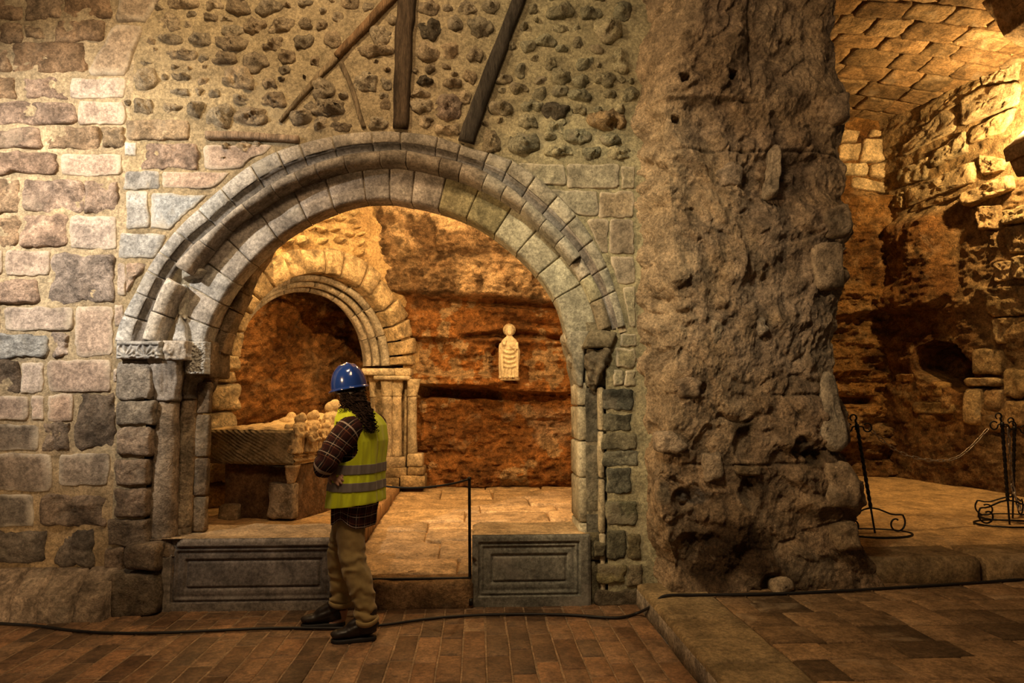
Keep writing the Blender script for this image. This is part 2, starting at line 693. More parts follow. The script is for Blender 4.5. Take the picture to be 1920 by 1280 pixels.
def polar(t, r):
    return AC[0] - r * np.cos(t), AC[1] - r * np.sin(t)


B0 = radial([(383, 640), (400, 590), (430, 538), (480, 480), (540, 430), (610, 394), (680, 373), (735, 372), (759, 376), (820, 389), (890, 415), (942, 450), (980, 482), (1021, 528), (1048, 573), (1061, 618), (1064, 640)])
B1 = radial([(347, 640), (349, 590), (356, 540), (372, 505), (400, 459), (435, 420), (487, 385), (575, 337), (662, 313), (750, 308), (816, 321), (894, 346), (969, 389), (1021, 437), (1060, 480), (1087, 520), (1104, 560), (1116, 618)])
B1R = radial([(298, 640), (316, 590), (338, 545), (366, 505), (400, 459), (435, 420), (487, 385), (575, 337), (662, 313), (750, 308), (816, 321), (894, 346), (969, 389), (1021, 437), (1060, 480), (1087, 516), (1108, 560), (1126, 618)])
B2 = radial([(266, 640), (285, 580), (325, 500), (360, 460), (400, 430), (487, 358), (575, 312), (662, 288), (750, 281), (816, 292), (903, 318), (982, 371), (1030, 415), (1078, 463), (1109, 512), (1132, 560), (1148, 610)])
B3 = radial([(216, 640), (222, 612), (255, 548), (300, 470), (330, 433), (372, 393), (415, 354), (470, 310), (520, 284), (565, 270), (619, 257), (702, 247), (750, 248), (820, 257), (881, 279), (960, 301), (1030, 353), (1082, 406), (1117, 458), (1144, 515), (1154, 545), (1172, 610)])


def ang_of(px, py):
    return math.atan2(AC[1] - py, AC[0] - px)


hole = [polar(t, 0.72 * B3(t) + 0.28 * B2(t)) for t in np.linspace(ang_of(240, 640), ang_of(1160, 612), 60)]
hole = [(272, 1200), (272, 640)] + hole + [(1138, 625), (1138, 1200)]

# ---- the mortar faces of the two walls
wall_front = None


def mortar_sheet(name, x0, x1, z0, z1, res, label, amp, cfun, hole_poly=None, yoff=None):
    nu, nv = int((x1 - x0) / res), int((z1 - z0) / res)
    X, Z = np.meshgrid(np.linspace(x0, x1, nu), np.linspace(z0, z1, nv))
    P = np.stack([X, np.zeros_like(X), Z], -1)
    Y = 5.0 - amp * fbm(P, 4, 5, 0.6) - 0.35 * amp * fbm(P, 22, 2)
    if yoff is not None:
        Y = Y + yoff(X, Z)
    P[..., 1] = Y
    mask = None
    if hole_poly is not None:
        cx, cz = 0.5 * (X[:-1, :-1] + X[1:, 1:]), 0.5 * (Z[:-1, :-1] + Z[1:, 1:])
        px, py = project(np.stack([cx, np.full_like(cx, 5.0), cz], -1))
        mask = ~inside(px, py, hole_poly)
    Fc = grid_faces(nv, nu, mask)
    V, Fc, C = compact(P.reshape(-1, 3), Fc, cfun(P).reshape(-1, 3))
    return struct(mk(name, V, Fc, M_MORTAR, vcol=C, origin=(0.5 * (x0 + x1), 5.0, 0)), label)


def c_mix(cols, ws, pw=1.0):
    ws = np.clip(np.stack(ws, -1), 0, None) ** pw
    ws = ws / (ws.sum(-1, keepdims=True) + 1e-9)
    return ws @ np.array(cols)


def front_col(P):
    n = fbm(P, 1.3, 4)
    right = sm(P[..., 0], -0.6, 0.6)
    a = c_mix([(0.37, 0.29, 0.17), (0.30, 0.23, 0.14)], [0.6 + n, 0.5 - n])
    b = c_mix([(0.36, 0.325, 0.20), (0.27, 0.24, 0.15)], [0.6 + n, 0.5 - n])
    return a * (1 - right[..., None]) + b * right[..., None]


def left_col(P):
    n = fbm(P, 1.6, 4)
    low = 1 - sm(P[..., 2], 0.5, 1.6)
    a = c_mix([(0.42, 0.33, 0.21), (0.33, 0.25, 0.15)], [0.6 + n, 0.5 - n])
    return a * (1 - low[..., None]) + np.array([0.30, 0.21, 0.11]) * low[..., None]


XS = at(228, 500, 5.0)[0]
wall_front = mortar_sheet('wall_front', XS, 1.45, -0.05, 5.3, 0.02, 'lime mortared arch wall of rubble and dressed stone', 0.013, front_col, hole)
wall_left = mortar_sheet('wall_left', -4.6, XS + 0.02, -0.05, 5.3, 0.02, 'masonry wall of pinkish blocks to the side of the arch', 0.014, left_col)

PINK = (0.44, 0.315, 0.235)
PALE = (0.50, 0.385, 0.305)
TAN = (0.40, 0.29, 0.18)
GREY = (0.42, 0.40, 0.37)
BROWN = (0.25, 0.185, 0.13)
DARK = (0.16, 0.13, 0.10)
ROUGHBROWN = (0.40, 0.27, 0.165)

# ---- left wall: blocks traced from the photograph. (x0,y0,x1,y1, colour, style) c = clean face, r = rough face
left_blocks = [
    (-60, -40, 42, 38, ROUGHBROWN, 'r'), (50, -10, 114, 38, ROUGHBROWN, 'r'), (120, -14, 212, 36, ROUGHBROWN, 'r'),
    (-60, 44, 42, 82, ROUGHBROWN, 'r'), (48, 50, 104, 72, TAN, 'r'), (108, 36, 196, 80, ROUGHBROWN, 'r'),
    (-60, 86, 22, 136, ROUGHBROWN, 'r'), (26, 80, 163, 138, ROUGHBROWN, 'r'),
    (-60, 142, 32, 187, ROUGHBROWN, 'r'), (42, 144, 128, 187, PINK, 'r'), (131, 146, 237, 185, PALE, 'c'),
    (-60, 192, 142, 234, PINK, 'r'), (148, 190, 235, 235, PALE, 'c'),
    (-60, 240, 74, 279, PINK, 'r'), (80, 239, 187, 280, ROUGHBROWN, 'r'), (191, 238, 233, 279, TAN, 'r'),
    (-60, 285, 109, 328, PINK, 'r'), (113, 288, 229, 330, PINK, 'c'),
    (-60, 336, 36, 399, ROUGHBROWN, 'r'), (42, 338, 159, 399, PINK, 'r'), (163, 340, 221, 398, PINK, 'r'),
    (-60, 405, 37, 464, ROUGHBROWN, 'r'), (40, 403, 129, 463, PINK, 'r'), (132, 403, 221, 467, PALE, 'c'),
    (-60, 469, 6, 516, PALE, 'c'), (9, 469, 96, 517, PALE, 'c'), (97, 474, 217, 567, PALE, 'r'),
    (-60, 523, 72, 569, PINK, 'r'),
    (-60, 575, 2, 621, PINK, 'c'), (8, 575, 138, 621, PALE, 'c'), (142, 573, 214, 669, PALE, 'c'),
    (-60, 627, 92, 672, GREY, 'r'), (97, 624, 133, 671, PALE, 'r'),
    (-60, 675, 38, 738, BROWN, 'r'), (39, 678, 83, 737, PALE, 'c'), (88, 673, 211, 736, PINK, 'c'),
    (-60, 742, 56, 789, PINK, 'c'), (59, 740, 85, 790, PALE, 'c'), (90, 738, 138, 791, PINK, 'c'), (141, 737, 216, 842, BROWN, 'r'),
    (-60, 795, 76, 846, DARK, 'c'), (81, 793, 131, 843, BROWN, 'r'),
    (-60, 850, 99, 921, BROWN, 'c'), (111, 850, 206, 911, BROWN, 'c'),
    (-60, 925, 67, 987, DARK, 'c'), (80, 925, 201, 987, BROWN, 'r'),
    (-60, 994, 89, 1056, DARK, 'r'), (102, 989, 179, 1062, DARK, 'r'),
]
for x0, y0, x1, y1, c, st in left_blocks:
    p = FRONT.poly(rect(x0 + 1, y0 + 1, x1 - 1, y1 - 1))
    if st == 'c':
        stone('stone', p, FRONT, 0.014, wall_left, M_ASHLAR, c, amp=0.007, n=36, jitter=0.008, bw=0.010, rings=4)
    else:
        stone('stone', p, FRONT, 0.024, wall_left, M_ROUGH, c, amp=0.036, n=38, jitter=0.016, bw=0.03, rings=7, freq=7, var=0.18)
for (y0, y1) in [(-40, 38), (44, 82), (86, 136), (142, 187), (192, 234), (240, 279), (285, 328), (336, 399), (405, 464), (469, 516), (523, 569), (575, 621), (627, 672), (675, 738), (742, 789), (795, 846), (850, 921), (925, 987), (994, 1056)]:
    x1 = -66.0                                  # the same courses go on beyond the frame's edge
    while x1 > -400:
        x0 = x1 - RNG.uniform(80, 150)
        stone('stone', FRONT.poly(rect(x0, y0 + 1, x1, y1 - 1)), FRONT, 0.022, wall_left, M_ROUGH, PINK if y0 < 740 else BROWN, amp=0.026, n=26, jitter=0.012, bw=0.02, rings=3, freq=8, var=0.18)
        x1 = x0 - 7
for q in ([(232, -20), (312, -20), (276, 44), (216, 41)], [(215, 46), (271, 49), (238, 142), (164, 142)]):
    stone('stone', FRONT.poly(q), FRONT, 0.03, wall_left, M_ASHLAR, (0.36, 0.28, 0.20), amp=0.006, n=22)

# sloping plinth at the foot of the left wall
PL = [(-60, 70), (74, 138), (142, 200)]
for k, (xa, xb) in enumerate([(-330, -200), (-196, -74), (-70, 20), (23, 72), (75, 138), (141, 198)]):
    ztop = at(60, 1066, 4.97)[2]
    zmid = at(60, 1112, 4.82)[2]
    xa_, xb_ = at(xa, 1110, 4.8)[0], at(xb, 1110, 4.8)[0]
    prof = [(5.02, ztop), (4.95, ztop - 0.01), (4.82, zmid), (4.79, zmid - 0.03), (4.775, 0.0), (4.775, -0.03)]
    nx = 10
    gx = np.linspace(xa_ + 0.006, xb_ - 0.006, nx)
    pr = np.vstack([spline(prof, 16)])
    V = np.array([[x, y, z] for (y, z) in pr for x in gx])
    nse = fbm(V, 7, 4)
    V[:, 1] -= 0.02 * nse
    V[:, 2] += 0.012 * fbm(V + 40, 8, 3)
    Fc = grid_faces(len(pr), nx).tolist()
    # side cheeks back to the wall
    L = [i * nx for i in range(len(pr))]
    Rr = [i * nx + nx - 1 for i in range(len(pr))]
    b = len(V)
    V = np.vstack([V, [[xa_, 5.02, -0.03], [xb_, 5.02, -0.03]]])
    Fc += [tuple(L + [b]), tuple((Rr + [b + 1])[::-1])]
    mk('plinth_stone', V, Fc, M_ROUGH, wall_left, color=(0.46 - 0.025 * k, 0.34 - 0.018 * k, 0.235 - 0.013 * k))

# ---- dressed blocks between left wall and arch, and right of the arch
BLUE = (0.43, 0.42, 0.40)
blocks = [
    (rect(236, 226, 356, 264), TAN, 'r'), (rect(268, 269, 371, 317), PINK, 'r'), ([(381, 272), (515, 272), (500, 288), (470, 296), (450, 320), (383, 318)], PINK, 'c'),
    (rect(233, 266, 258, 294), GREY, 'c'), (rect(233, 321, 300, 355), GREY, 'c'), ([(305, 322), (432, 324), (400, 354), (305, 352)], PINK, 'c'),
    (rect(237, 357, 279, 429), BLUE, 'c'), ([(284, 362), (387, 366), (318, 431), (282, 428)], BLUE, 'c'),
    ([(225, 435), (312, 440), (290, 485), (223, 484)], BLUE, 'c'), ([(238, 492), (276, 496), (252, 530), (236, 552)], PINK, 'r'), (rect(222, 496, 235, 552), PALE, 'c'),
    (rect(216, 570, 232, 612), PALE, 'c'),
    (rect(213, 690, 222, 720), PALE, 'c'),
    ([(973, 307), (1060, 309), (1060, 346), (1006, 344)], (0.33, 0.30, 0.21), 'c'), (rect(1064, 308, 1161, 352), (0.32, 0.29, 0.21), 'c'), (rect(1165, 313, 1189, 354), (0.27, 0.23, 0.15), 'c'),
    ([(1034, 356), (1120, 358), (1121, 405), (1080, 402)], (0.30, 0.28, 0.21), 'c'), (rect(1124, 359, 1189, 408), (0.36, 0.28, 0.18), 'c'),
    ([(1098, 411), (1140, 411), (1140, 473), (1127, 473)], (0.28, 0.23, 0.16), 'c'), (rect(1143, 411, 1188, 476), (0.27, 0.22, 0.16), 'c'),
    ([(1141, 479), (1189, 479), (1190, 530), (1158, 531)], (0.25, 0.22, 0.17), 'c'), ([(1166, 538), (1190, 536), (1191, 613), (1180, 613)], (0.30, 0.27, 0.18), 'c'),
    (rect(1164, 627, 1192, 648), (0.24, 0.22, 0.15), 'c'), (rect(1154, 652, 1192, 690), (0.28, 0.26, 0.17), 'c'), (rect(1151, 694, 1168, 722), (0.32, 0.31, 0.22), 'c'), (rect(1171, 693, 1191, 722), (0.33, 0.31, 0.21), 'c'),
]
for q, c, st in blocks:
    p = FRONT.poly(q)
    c = tuple(c)
    if st == 'c':
        stone('stone', p, FRONT, 0.014, wall_front, M_ASHLAR, c, amp=0.006, n=34, jitter=0.008, bw=0.010, rings=4)
    else:
        stone('stone', p, FRONT, 0.02, wall_front, M_ROUGH, c, amp=0.026, n=34, jitter=0.012, bw=0.02, rings=6)
# quoin stack left of the columns (proud, deep blocks)
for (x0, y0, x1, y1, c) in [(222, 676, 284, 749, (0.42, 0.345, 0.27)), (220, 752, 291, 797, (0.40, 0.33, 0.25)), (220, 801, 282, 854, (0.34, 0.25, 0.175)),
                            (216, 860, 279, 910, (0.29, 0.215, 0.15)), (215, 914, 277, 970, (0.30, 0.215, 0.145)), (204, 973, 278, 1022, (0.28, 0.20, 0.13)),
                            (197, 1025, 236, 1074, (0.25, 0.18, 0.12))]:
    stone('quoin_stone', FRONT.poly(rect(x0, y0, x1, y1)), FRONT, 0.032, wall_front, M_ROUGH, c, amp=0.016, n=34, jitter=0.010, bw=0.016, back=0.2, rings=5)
P48 = Plane((0, 4.92, 0), (1, 0, 0), (0, 0, 1))
stone('quoin_stone', P48.poly([(236, 1020), (300, 1016), (298, 1070), (234, 1066)]), P48, 0.05, wall_front, M_ROUGH, (0.27, 0.195, 0.125), amp=0.012, n=22, back=0.25)
stone('quoin_stone', P48.poly([(205, 1072), (296, 1074), (298, 1150), (212, 1168)]), P48, 0.04, wall_front, M_ROUGH, (0.19, 0.14, 0.09), amp=0.015, n=22, back=0.25)
# right jamb courses
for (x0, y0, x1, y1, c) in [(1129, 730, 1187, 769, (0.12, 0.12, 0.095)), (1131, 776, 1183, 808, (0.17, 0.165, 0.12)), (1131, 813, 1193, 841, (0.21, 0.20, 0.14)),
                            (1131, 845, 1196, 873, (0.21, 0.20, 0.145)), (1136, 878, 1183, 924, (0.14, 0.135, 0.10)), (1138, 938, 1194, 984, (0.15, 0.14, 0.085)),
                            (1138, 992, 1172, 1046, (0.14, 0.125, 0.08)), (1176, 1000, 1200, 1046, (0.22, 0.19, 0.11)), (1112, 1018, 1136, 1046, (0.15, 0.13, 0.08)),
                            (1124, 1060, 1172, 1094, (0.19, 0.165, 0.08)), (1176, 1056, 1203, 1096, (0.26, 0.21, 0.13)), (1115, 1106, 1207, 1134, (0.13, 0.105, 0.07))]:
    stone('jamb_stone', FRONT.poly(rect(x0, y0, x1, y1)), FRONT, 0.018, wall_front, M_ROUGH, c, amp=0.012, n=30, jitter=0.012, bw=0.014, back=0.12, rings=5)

# ---- rubble field over the arch: the stones one can pick out, then small fill between them
rub1 = [(635, 80, 85, 50), (705, 92, 30, 28), (645, 148, 90, 30), (745, 150, 80, 45), (680, 203, 100, 38), (550, 237, 50, 16), (548, 300, 85, 85), (690, 290, 75, 25), (765, 305, 40, 30),
        (675, 345, 70, 35), (750, 345, 35, 30), (805, 350, 50, 40), (735, 405, 60, 60), (650, 405, 70, 35), (540, 395, 70, 60), (830, 435, 95, 95), (905, 370, 70, 45), (1025, 375, 100, 50),
        (950, 440, 110, 55), (890, 300, 120, 80), (965, 235, 95, 65), (845, 220, 80, 55), (875, 165, 110, 60), (870, 118, 80, 45), (955, 105, 80, 60), (1050, 95, 95, 65), (1030, 165, 80, 60),
        (1150, 90, 55, 45), (1140, 160, 65, 50), (1180, 235, 40, 35), (1080, 215, 70, 50), (1070, 265, 45, 30), (1110, 330, 50, 50), (1215, 340, 80, 70), (1250, 150, 50, 50), (1205, 95, 40, 40),
        (800, 20, 70, 45), (890, 30, 90, 45), (1000, 30, 90, 50), (1140, 15, 60, 30), (690, 15, 100, 35), (1230, 400, 120, 50), (1130, 440, 90, 60), (1200, 470, 60, 50), (790, 65, 60, 30), (850, 70, 50, 30)]
rub2 = [(640, 70, 60, 30), (720, 155, 90, 60), (690, 220, 150, 50), (650, 355, 100, 75), (655, 440, 80, 40), (735, 445, 30, 40), (705, 525, 85, 50), (740, 360, 45, 50), (480, 465, 200, 60),
        (550, 545, 80, 40), (925, 130, 85, 85, 1), (1040, 110, 70, 70), (1145, 120, 110, 90), (915, 225, 90, 65), (1010, 215, 90, 80), (1115, 240, 65, 60), (905, 350, 85, 45, 1), (930, 290, 60, 40),
        (1020, 360, 80, 40), (890, 405, 80, 25), (900, 455, 80, 50), (1010, 460, 110, 110, 2), (1000, 555, 110, 45), (910, 520, 70, 50), (1080, 420, 40, 50), (1095, 330, 60, 60), (920, 35, 80, 60),
        (1090, 40, 90, 60), (1185, 30, 70, 60), (1370, 35, 50, 50), (1480, 50, 120, 60), (1330, 115, 50, 40), (1485, 122, 80, 30), (1560, 190, 50, 50), (1265, 270, 60, 60), (1240, 340, 70, 50),
        (1310, 385, 80, 50), (1400, 400, 60, 50), (1485, 330, 80, 70), (1440, 270, 60, 50), (1590, 270, 70, 50), (1580, 345, 70, 40), (1490, 390, 70, 50), (1570, 410, 90, 50), (1235, 465, 120, 60),
        (1360, 455, 80, 45), (1465, 472, 110, 55, 1), (1570, 470, 60, 40), (1345, 520, 80, 50), (1470, 540, 90, 60), (1440, 582, 50, 36), (1560, 580, 100, 60), (1320, 615, 150, 90), (1190, 610, 80, 110),
        (1480, 650, 120, 40), (1620, 660, 80, 60), (1705, 600, 100, 45), (1690, 525, 160, 80, 3), (1740, 465, 40, 40), (1735, 655, 100, 60), (1735, 260, 90, 100), (1690, 130, 120, 110), (1745, 50, 70, 80),
        (1670, 340, 80, 60), (1620, 60, 90, 60), (1420, 180, 90, 40), (1350, 200, 60, 50), (1500, 210, 70, 40), (1640, 210, 60, 50), (1310, 300, 60, 50)]
rub = [(x / 2, y / 2, w / 1.75, h / 1.75, 0) for x, y, w, h in rub1]
for q in rub2:
    rub.append((400 + q[0] / 2.2857, q[1] / 2.2857, q[2] / 2.0, q[3] / 2.0, q[4] if len(q) > 4 else 0))


def seg_dist(x, y, a, b):
    a, b = np.array(a, float), np.array(b, float)
    p = np.array([x, y])
    t = np.clip(np.dot(p - a, b - a) / np.dot(b - a, b - a), 0, 1)
    return np.linalg.norm(p - a - t * (b - a))


beams_px = [((745, -10), (628, 108)), ((760, -10), (752, 240)), ((975, -10), (875, 262)), ((628, 108), (520, 230)), ((640, 115), (682, 240))]
for _ in range(6000):
    x, y = RNG.uniform(240, 1188), RNG.uniform(-90, 300)
    w = RNG.uniform(13, 38)
    h = w * RNG.uniform(0.5, 0.9)
    if y > 215 and (x < 400 or x > 1050):
        continue
    if x < 262 + (120 - y) * 0.35:
        continue
    a = ang_of(x, y + h)
    if math.hypot(x - AC[0], y + h - AC[1]) < B3(a) + 12:
        continue
    if any(abs(x - q[0]) < (w + q[2]) * 0.50 + 1 and abs(y - q[1]) < (h + q[3]) * 0.50 + 1 for q in rub):
        continue
    rub.append((x, y, w, h, 0))
n_rub = 0
for (x, y, w, h, kind) in sorted(rub, key=lambda q: -q[2] * q[3]):
    if min(seg_dist(x, y, a, b) for a, b in beams_px) < 14 + min(w, h) * 0.35:
        if w < 45:
            continue
    if n_rub >= 290:
        break
    n_rub += 1
    k = 11
    th = np.linspace(0, 2 * np.pi, k, endpoint=False) + RNG.uniform(0, 1)
    rr = RNG.uniform(0.72, 1.12, k)
    pts = [(x + 0.5 * w * r * math.copysign(abs(math.cos(t)) ** 0.75, math.cos(t)), y + 0.5 * h * r * math.copysign(abs(math.sin(t)) ** 0.75, math.sin(t))) for t, r in zip(th, rr)]
    g = sm(np.array(x), 820, 1050)
    c = np.array([0.45, 0.35, 0.225]) * (1 - g) + np.array([0.38, 0.355, 0.235]) * g
    if kind == 1:
        c = np.array([0.12, 0.10, 0.07])
    if kind == 2:
        c = np.array([0.42, 0.31, 0.23])
    if kind == 3:
        c = np.array([0.34, 0.24, 0.13])
    sz = (w + h) / 512
    big = w > 38
    stone('rubble', FRONT.poly(pts), FRONT, 0.012 + 0.16 * sz, wall_front, M_RUBBLE, tuple(c), amp=0.20 * sz + 0.010, n=24 if big else 16, jitter=0.014, bw=0.04, rings=5 if big else 4, freq=22, var=0.3, flat=0.9)

# timbers set in the wall


def wall_beam(name, pts, r0, r1, color, depth=0.05, n=26, Y=4.985):
    path = spline([at(x, y, Y) for x, y in pts], n)
    path = path + np.c_[0.012 * fbm(path + 3, 4, 2), np.zeros(n), np.zeros(n)]
    rad = np.linspace(r0, r1, n)
    V, Fc = tube(path, np.stack([rad, np.full(n, depth)], 1), n=14, up=(0, -1, 0), square=True)
    V = V + np.c_[0.008 * fbm(V, 9, 3), 0.012 * fbm(V + 7, 8, 3), np.zeros(len(V))]
    return mk(name, V, Fc, M_WOOD, wall_front, color=color)


wall_beam('timber', [(770, -140), (757, 120), (751, 241)], 0.075, 0.056, (0.075, 0.05, 0.03), 0.06)
wall_beam('timber', [(1030, -140), (984, -25), (935, 95), (905, 180), (873, 266)], 0.04, 0.062, (0.05, 0.042, 0.033), 0.05)
wall_beam('timber', [(745, -12), (690, 45), (632, 108)], 0.035, 0.026, (0.22, 0.13, 0.065), 0.045)
wall_beam('timber', [(632, 108), (580, 165), (525, 228)], 0.024, 0.012, (0.26, 0.19, 0.11), 0.02)
wall_beam('timber', [(640, 118), (662, 175), (680, 238)], 0.020, 0.016, (0.22, 0.16, 0.095), 0.02)
wall_beam('timber_lintel', [(388, 254), (470, 256), (562, 262)], 0.03, 0.026, (0.30, 0.21, 0.135), 0.035)

# ------------------------------------------------------------------ the big arch
arch = empty('stone_arch', at(730, 640, 5.1), 'wide round stone arch of grey voussoirs with roll moulding', 'arch')


def ring_stone(name, a0, a1, rin, rout, prof, Y, mat, color, nt=None, gap=0.0022, bev=0.007, amp=0.005, skirt=0.12, tint=0.1, cont=False):
    """prof: list of (w, dy): w 0 outer .. 1 inner boundary, dy metres behind the face plane Y"""
    SEED[0] += 1
    sd = 1.0 if cont else SEED[0] * 2.31
    if nt is None:
        nt = max(4, int(abs(a1 - a0) / 0.028))
    lo_, hi_ = a0 + gap, a1 - gap
    t = np.r_[lo_, lo_ + 0.0045, np.linspace(lo_ + 0.009, hi_ - 0.009, nt), hi_ - 0.0045, hi_]
    nt = len(t)
    cols = []
    for k, tt in enumerate(t):
        row = []
        edge = bev if k in (0, nt - 1) else (0.15 * bev if k in (1, nt - 2) else 0.0)
        for (w, dy) in prof:
            r = rout(tt) * (1 - w) + rin(tt) * w
            p = at(*polar(tt, r), Y)
            p[1] += dy + edge
            row.append(p)
        cols.append(row)
    G = np.array(cols)                                     # nt, np, 3
    npf = len(prof)
    dn = amp * fbm(G + sd, 9, 3)
    G[..., 1] -= dn
    G[..., 0] += 0.5 * amp * fbm(G + sd + 5, 9, 2)
    G[..., 2] += 0.5 * amp * fbm(G + sd + 9, 9, 2)
    a, b = G[:1].copy(), G[-1:].copy()
    cap = Y + max(dy for _, dy in prof)
    a[..., 1] = np.minimum(np.maximum(a[..., 1], Y) + skirt, np.maximum(cap, a[..., 1]))
    b[..., 1] = np.minimum(np.maximum(b[..., 1], Y) + skirt, np.maximum(cap, b[..., 1]))
    G = np.concatenate([a, G, b], 0)
    Fc = grid_faces(G.shape[0], npf)
    g = 1 + tint * (RNG.random() * 2 - 1)
    wv = 0.04 * (RNG.random() * 2 - 1)
    c = np.clip(np.array(color) * g * np.array([1 + wv, 1, 1 - wv]), 0, 1)
    return mk(name, G.reshape(-1, 3), Fc, mat, arch, color=tuple(c))


def arch_col(t, kind):
    """stone colour round the ring: bluish grey left, brown at the crown, greenish right"""
    L, Mi, Rr = {'o': ((0.44, 0.42, 0.39), (0.29, 0.245, 0.19), (0.33, 0.31, 0.245)),
                 'i': ((0.42, 0.39, 0.35), (0.38, 0.32, 0.26), (0.36, 0.35, 0.27)),
                 'm': ((0.44, 0.39, 0.33), (0.25, 0.205, 0.155), (0.38, 0.35, 0.28))}[kind]
    x = t / np.pi
    return tuple(np.array(L) * (1 - sm(np.array(x), 0.22, 0.45)) + np.array(Rr) * sm(np.array(x), 0.58, 0.75) + np.array(Mi) * (sm(np.array(x), 0.22, 0.45) - sm(np.array(x), 0.58, 0.75)))


PH_OUT = [(218, 640), (232, 590), (256, 548), (277, 508), (298, 472), (330, 433), (372, 393), (415, 354), (470, 310), (520, 284), (562, 270), (623, 257), (697, 248), (752, 248), (822, 257), (864, 272), (916, 288),
          (960, 303), (1003, 332), (1045, 368), (1080, 405), (1112, 450), (1138, 500), (1155, 545), (1172, 612)]
PH_IN = [(365, 641), (365, 600), (380, 550), (405, 505), (440, 462), (494, 410), (555, 368), (612, 342), (681, 330), (731, 328), (777, 333), (832, 352), (888, 378), (945, 412), (988, 452), (1030, 497), (1062, 548), (1086, 626)]
ao = [ang_of(*p) for p in PH_OUT]
ai = [ang_of(*p) for p in PH_IN]
M_STRIPE = stone_mat('soot_dark_stone', lo=0.6, hi=1.3, pale=0.2, dark=0.3, pale_col=(0.3, 0.27, 0.22), bump=0.4)
for a0, a1 in zip(ao[:-1], ao[1:]):
    m = 0.5 * (a0 + a1)
    v = ring_stone('outer_voussoir', a0, a1, B2, B3, [(-0.02, 0.10), (0.0, -0.005), (0.05, -0.018), (0.3, -0.02), (0.56, -0.02), (0.60, -0.012)], 4.985, M_ARCH, arch_col(m, 'o'), tint=0.18)
    cc = np.array((0.16, 0.145, 0.13)) * (1.0 if m < 2.0 else 1.5)
    ring_stone('hollow_moulding', a0, a1, B2, B3, [(0.585, 0.05), (0.59, -0.012), (0.66, 0.012), (0.78, 0.028), (0.9, 0.032), (1.0, 0.03), (1.02, 0.08)], 4.985, M_STRIPE, tuple(cc), gap=0.001)
# roll moulding, broken away low on both sides
rolls = [a for a in ao]
lo_gap, hi_gap = ang_of(352, 512), ang_of(1072, 492)
ra = [ang_of(287, 640), ang_of(306, 590), ang_of(334, 530)]
for a0, a1 in zip(ra[:-1], ra[1:]):
    prof = [(0.0, 0.08)] + [(0.5 - 0.5 * math.cos(q), 0.02 - 0.07 * math.sin(q)) for q in np.linspace(0.1, math.pi - 0.1, 9)] + [(1.0, 0.2)]
    ring_stone('roll_moulding', a0, a1, B1R, B2, prof, 4.985, M_ARCH, (0.47, 0.43, 0.37), amp=0.012)
ra = [lo_gap] + [a + 0.03 for a in ao if lo_gap + 0.05 < a + 0.03 < hi_gap - 0.03] + [hi_gap]
for a0, a1 in zip(ra[:-1], ra[1:]):
    prof = [(0.0, 0.08)] + [(0.5 - 0.5 * math.cos(q), 0.02 - 0.07 * math.sin(q)) for q in np.linspace(0.1, math.pi - 0.1, 9)] + [(1.0, 0.16)]
    m = 0.5 * (a0 + a1)
    c = np.array(arch_col(m, 'm')) * (0.75 if 0.55 < m < 1.9 else 1.0)
    ring_stone('roll_moulding', a0, a1, B1R, B2, prof, 4.985, M_ARCH, tuple(c), amp=0.010, gap=0.0012, bev=0.002, cont=True)
# plain mended blocks where the roll is gone on the right
for a0, a1, c in [(hi_gap + 0.005, ang_of(1092, 522), (0.42, 0.39, 0.32)), (ang_of(1092, 522), ang_of(1112, 565), (0.40, 0.39, 0.27)), (ang_of(1112, 565), ang_of(1130, 618), (0.30, 0.26, 0.18))]:
    ring_stone('mended_block', a0, a1, B1R, B2, [(0.0, 0.05), (0.02, 0.02), (0.3, 0.012), (0.8, 0.02), (1.0, 0.03), (1.0, 0.2)], 4.985, M_ARCH, c, amp=0.008)
# inner ring: face and soffit
YI, TH = 5.10, 0.22
for i, (a0, a1) in enumerate(zip(ai[:-1], ai[1:])):
    m = 0.5 * (a0 + a1)
    prof = [(-0.06, 0.10), (-0.05, 0.0), (0.04, -0.004), (0.3, -0.004), (0.65, -0.004), (0.93, -0.002), (1.0, 0.012), (1.0, 0.08), (1.0, 0.14), (1.0, TH - 0.02), (0.97, TH)]
    c = np.array(arch_col(m, 'i'))
    if i in (11, 12):
        c = np.array((0.27, 0.235, 0.13))
    if i in (13, 15):
        c = np.array((0.42, 0.41, 0.31))
    ring_stone('inner_voussoir', a0, a1, B0, B1, prof, YI, M_ARCH, tuple(c), amp=0.006, skirt=0.4, tint=0.14)
B00 = lambda t: B0(t) - 40 * (1 - sm(np.array(t), ang_of(400, 590), ang_of(545, 425)))
al = [ang_of(383, 655), ang_of(390, 610), ang_of(408, 565), ang_of(432, 530), ang_of(470, 490), ang_of(520, 445)]
for a0, a1 in zip(al[:-1], al[1:]):
    ring_stone('soffit_stone', a0, a1, B00, B0, [(-0.4, 0.06), (-0.3, 0.0), (0.3, -0.02), (0.7, -0.03), (0.98, -0.01), (1.0, 0.03), (1.0, 0.16)], 5.36, M_ROUGH, (0.33, 0.23, 0.13), amp=0.03, skirt=0.2, bev=0.02)
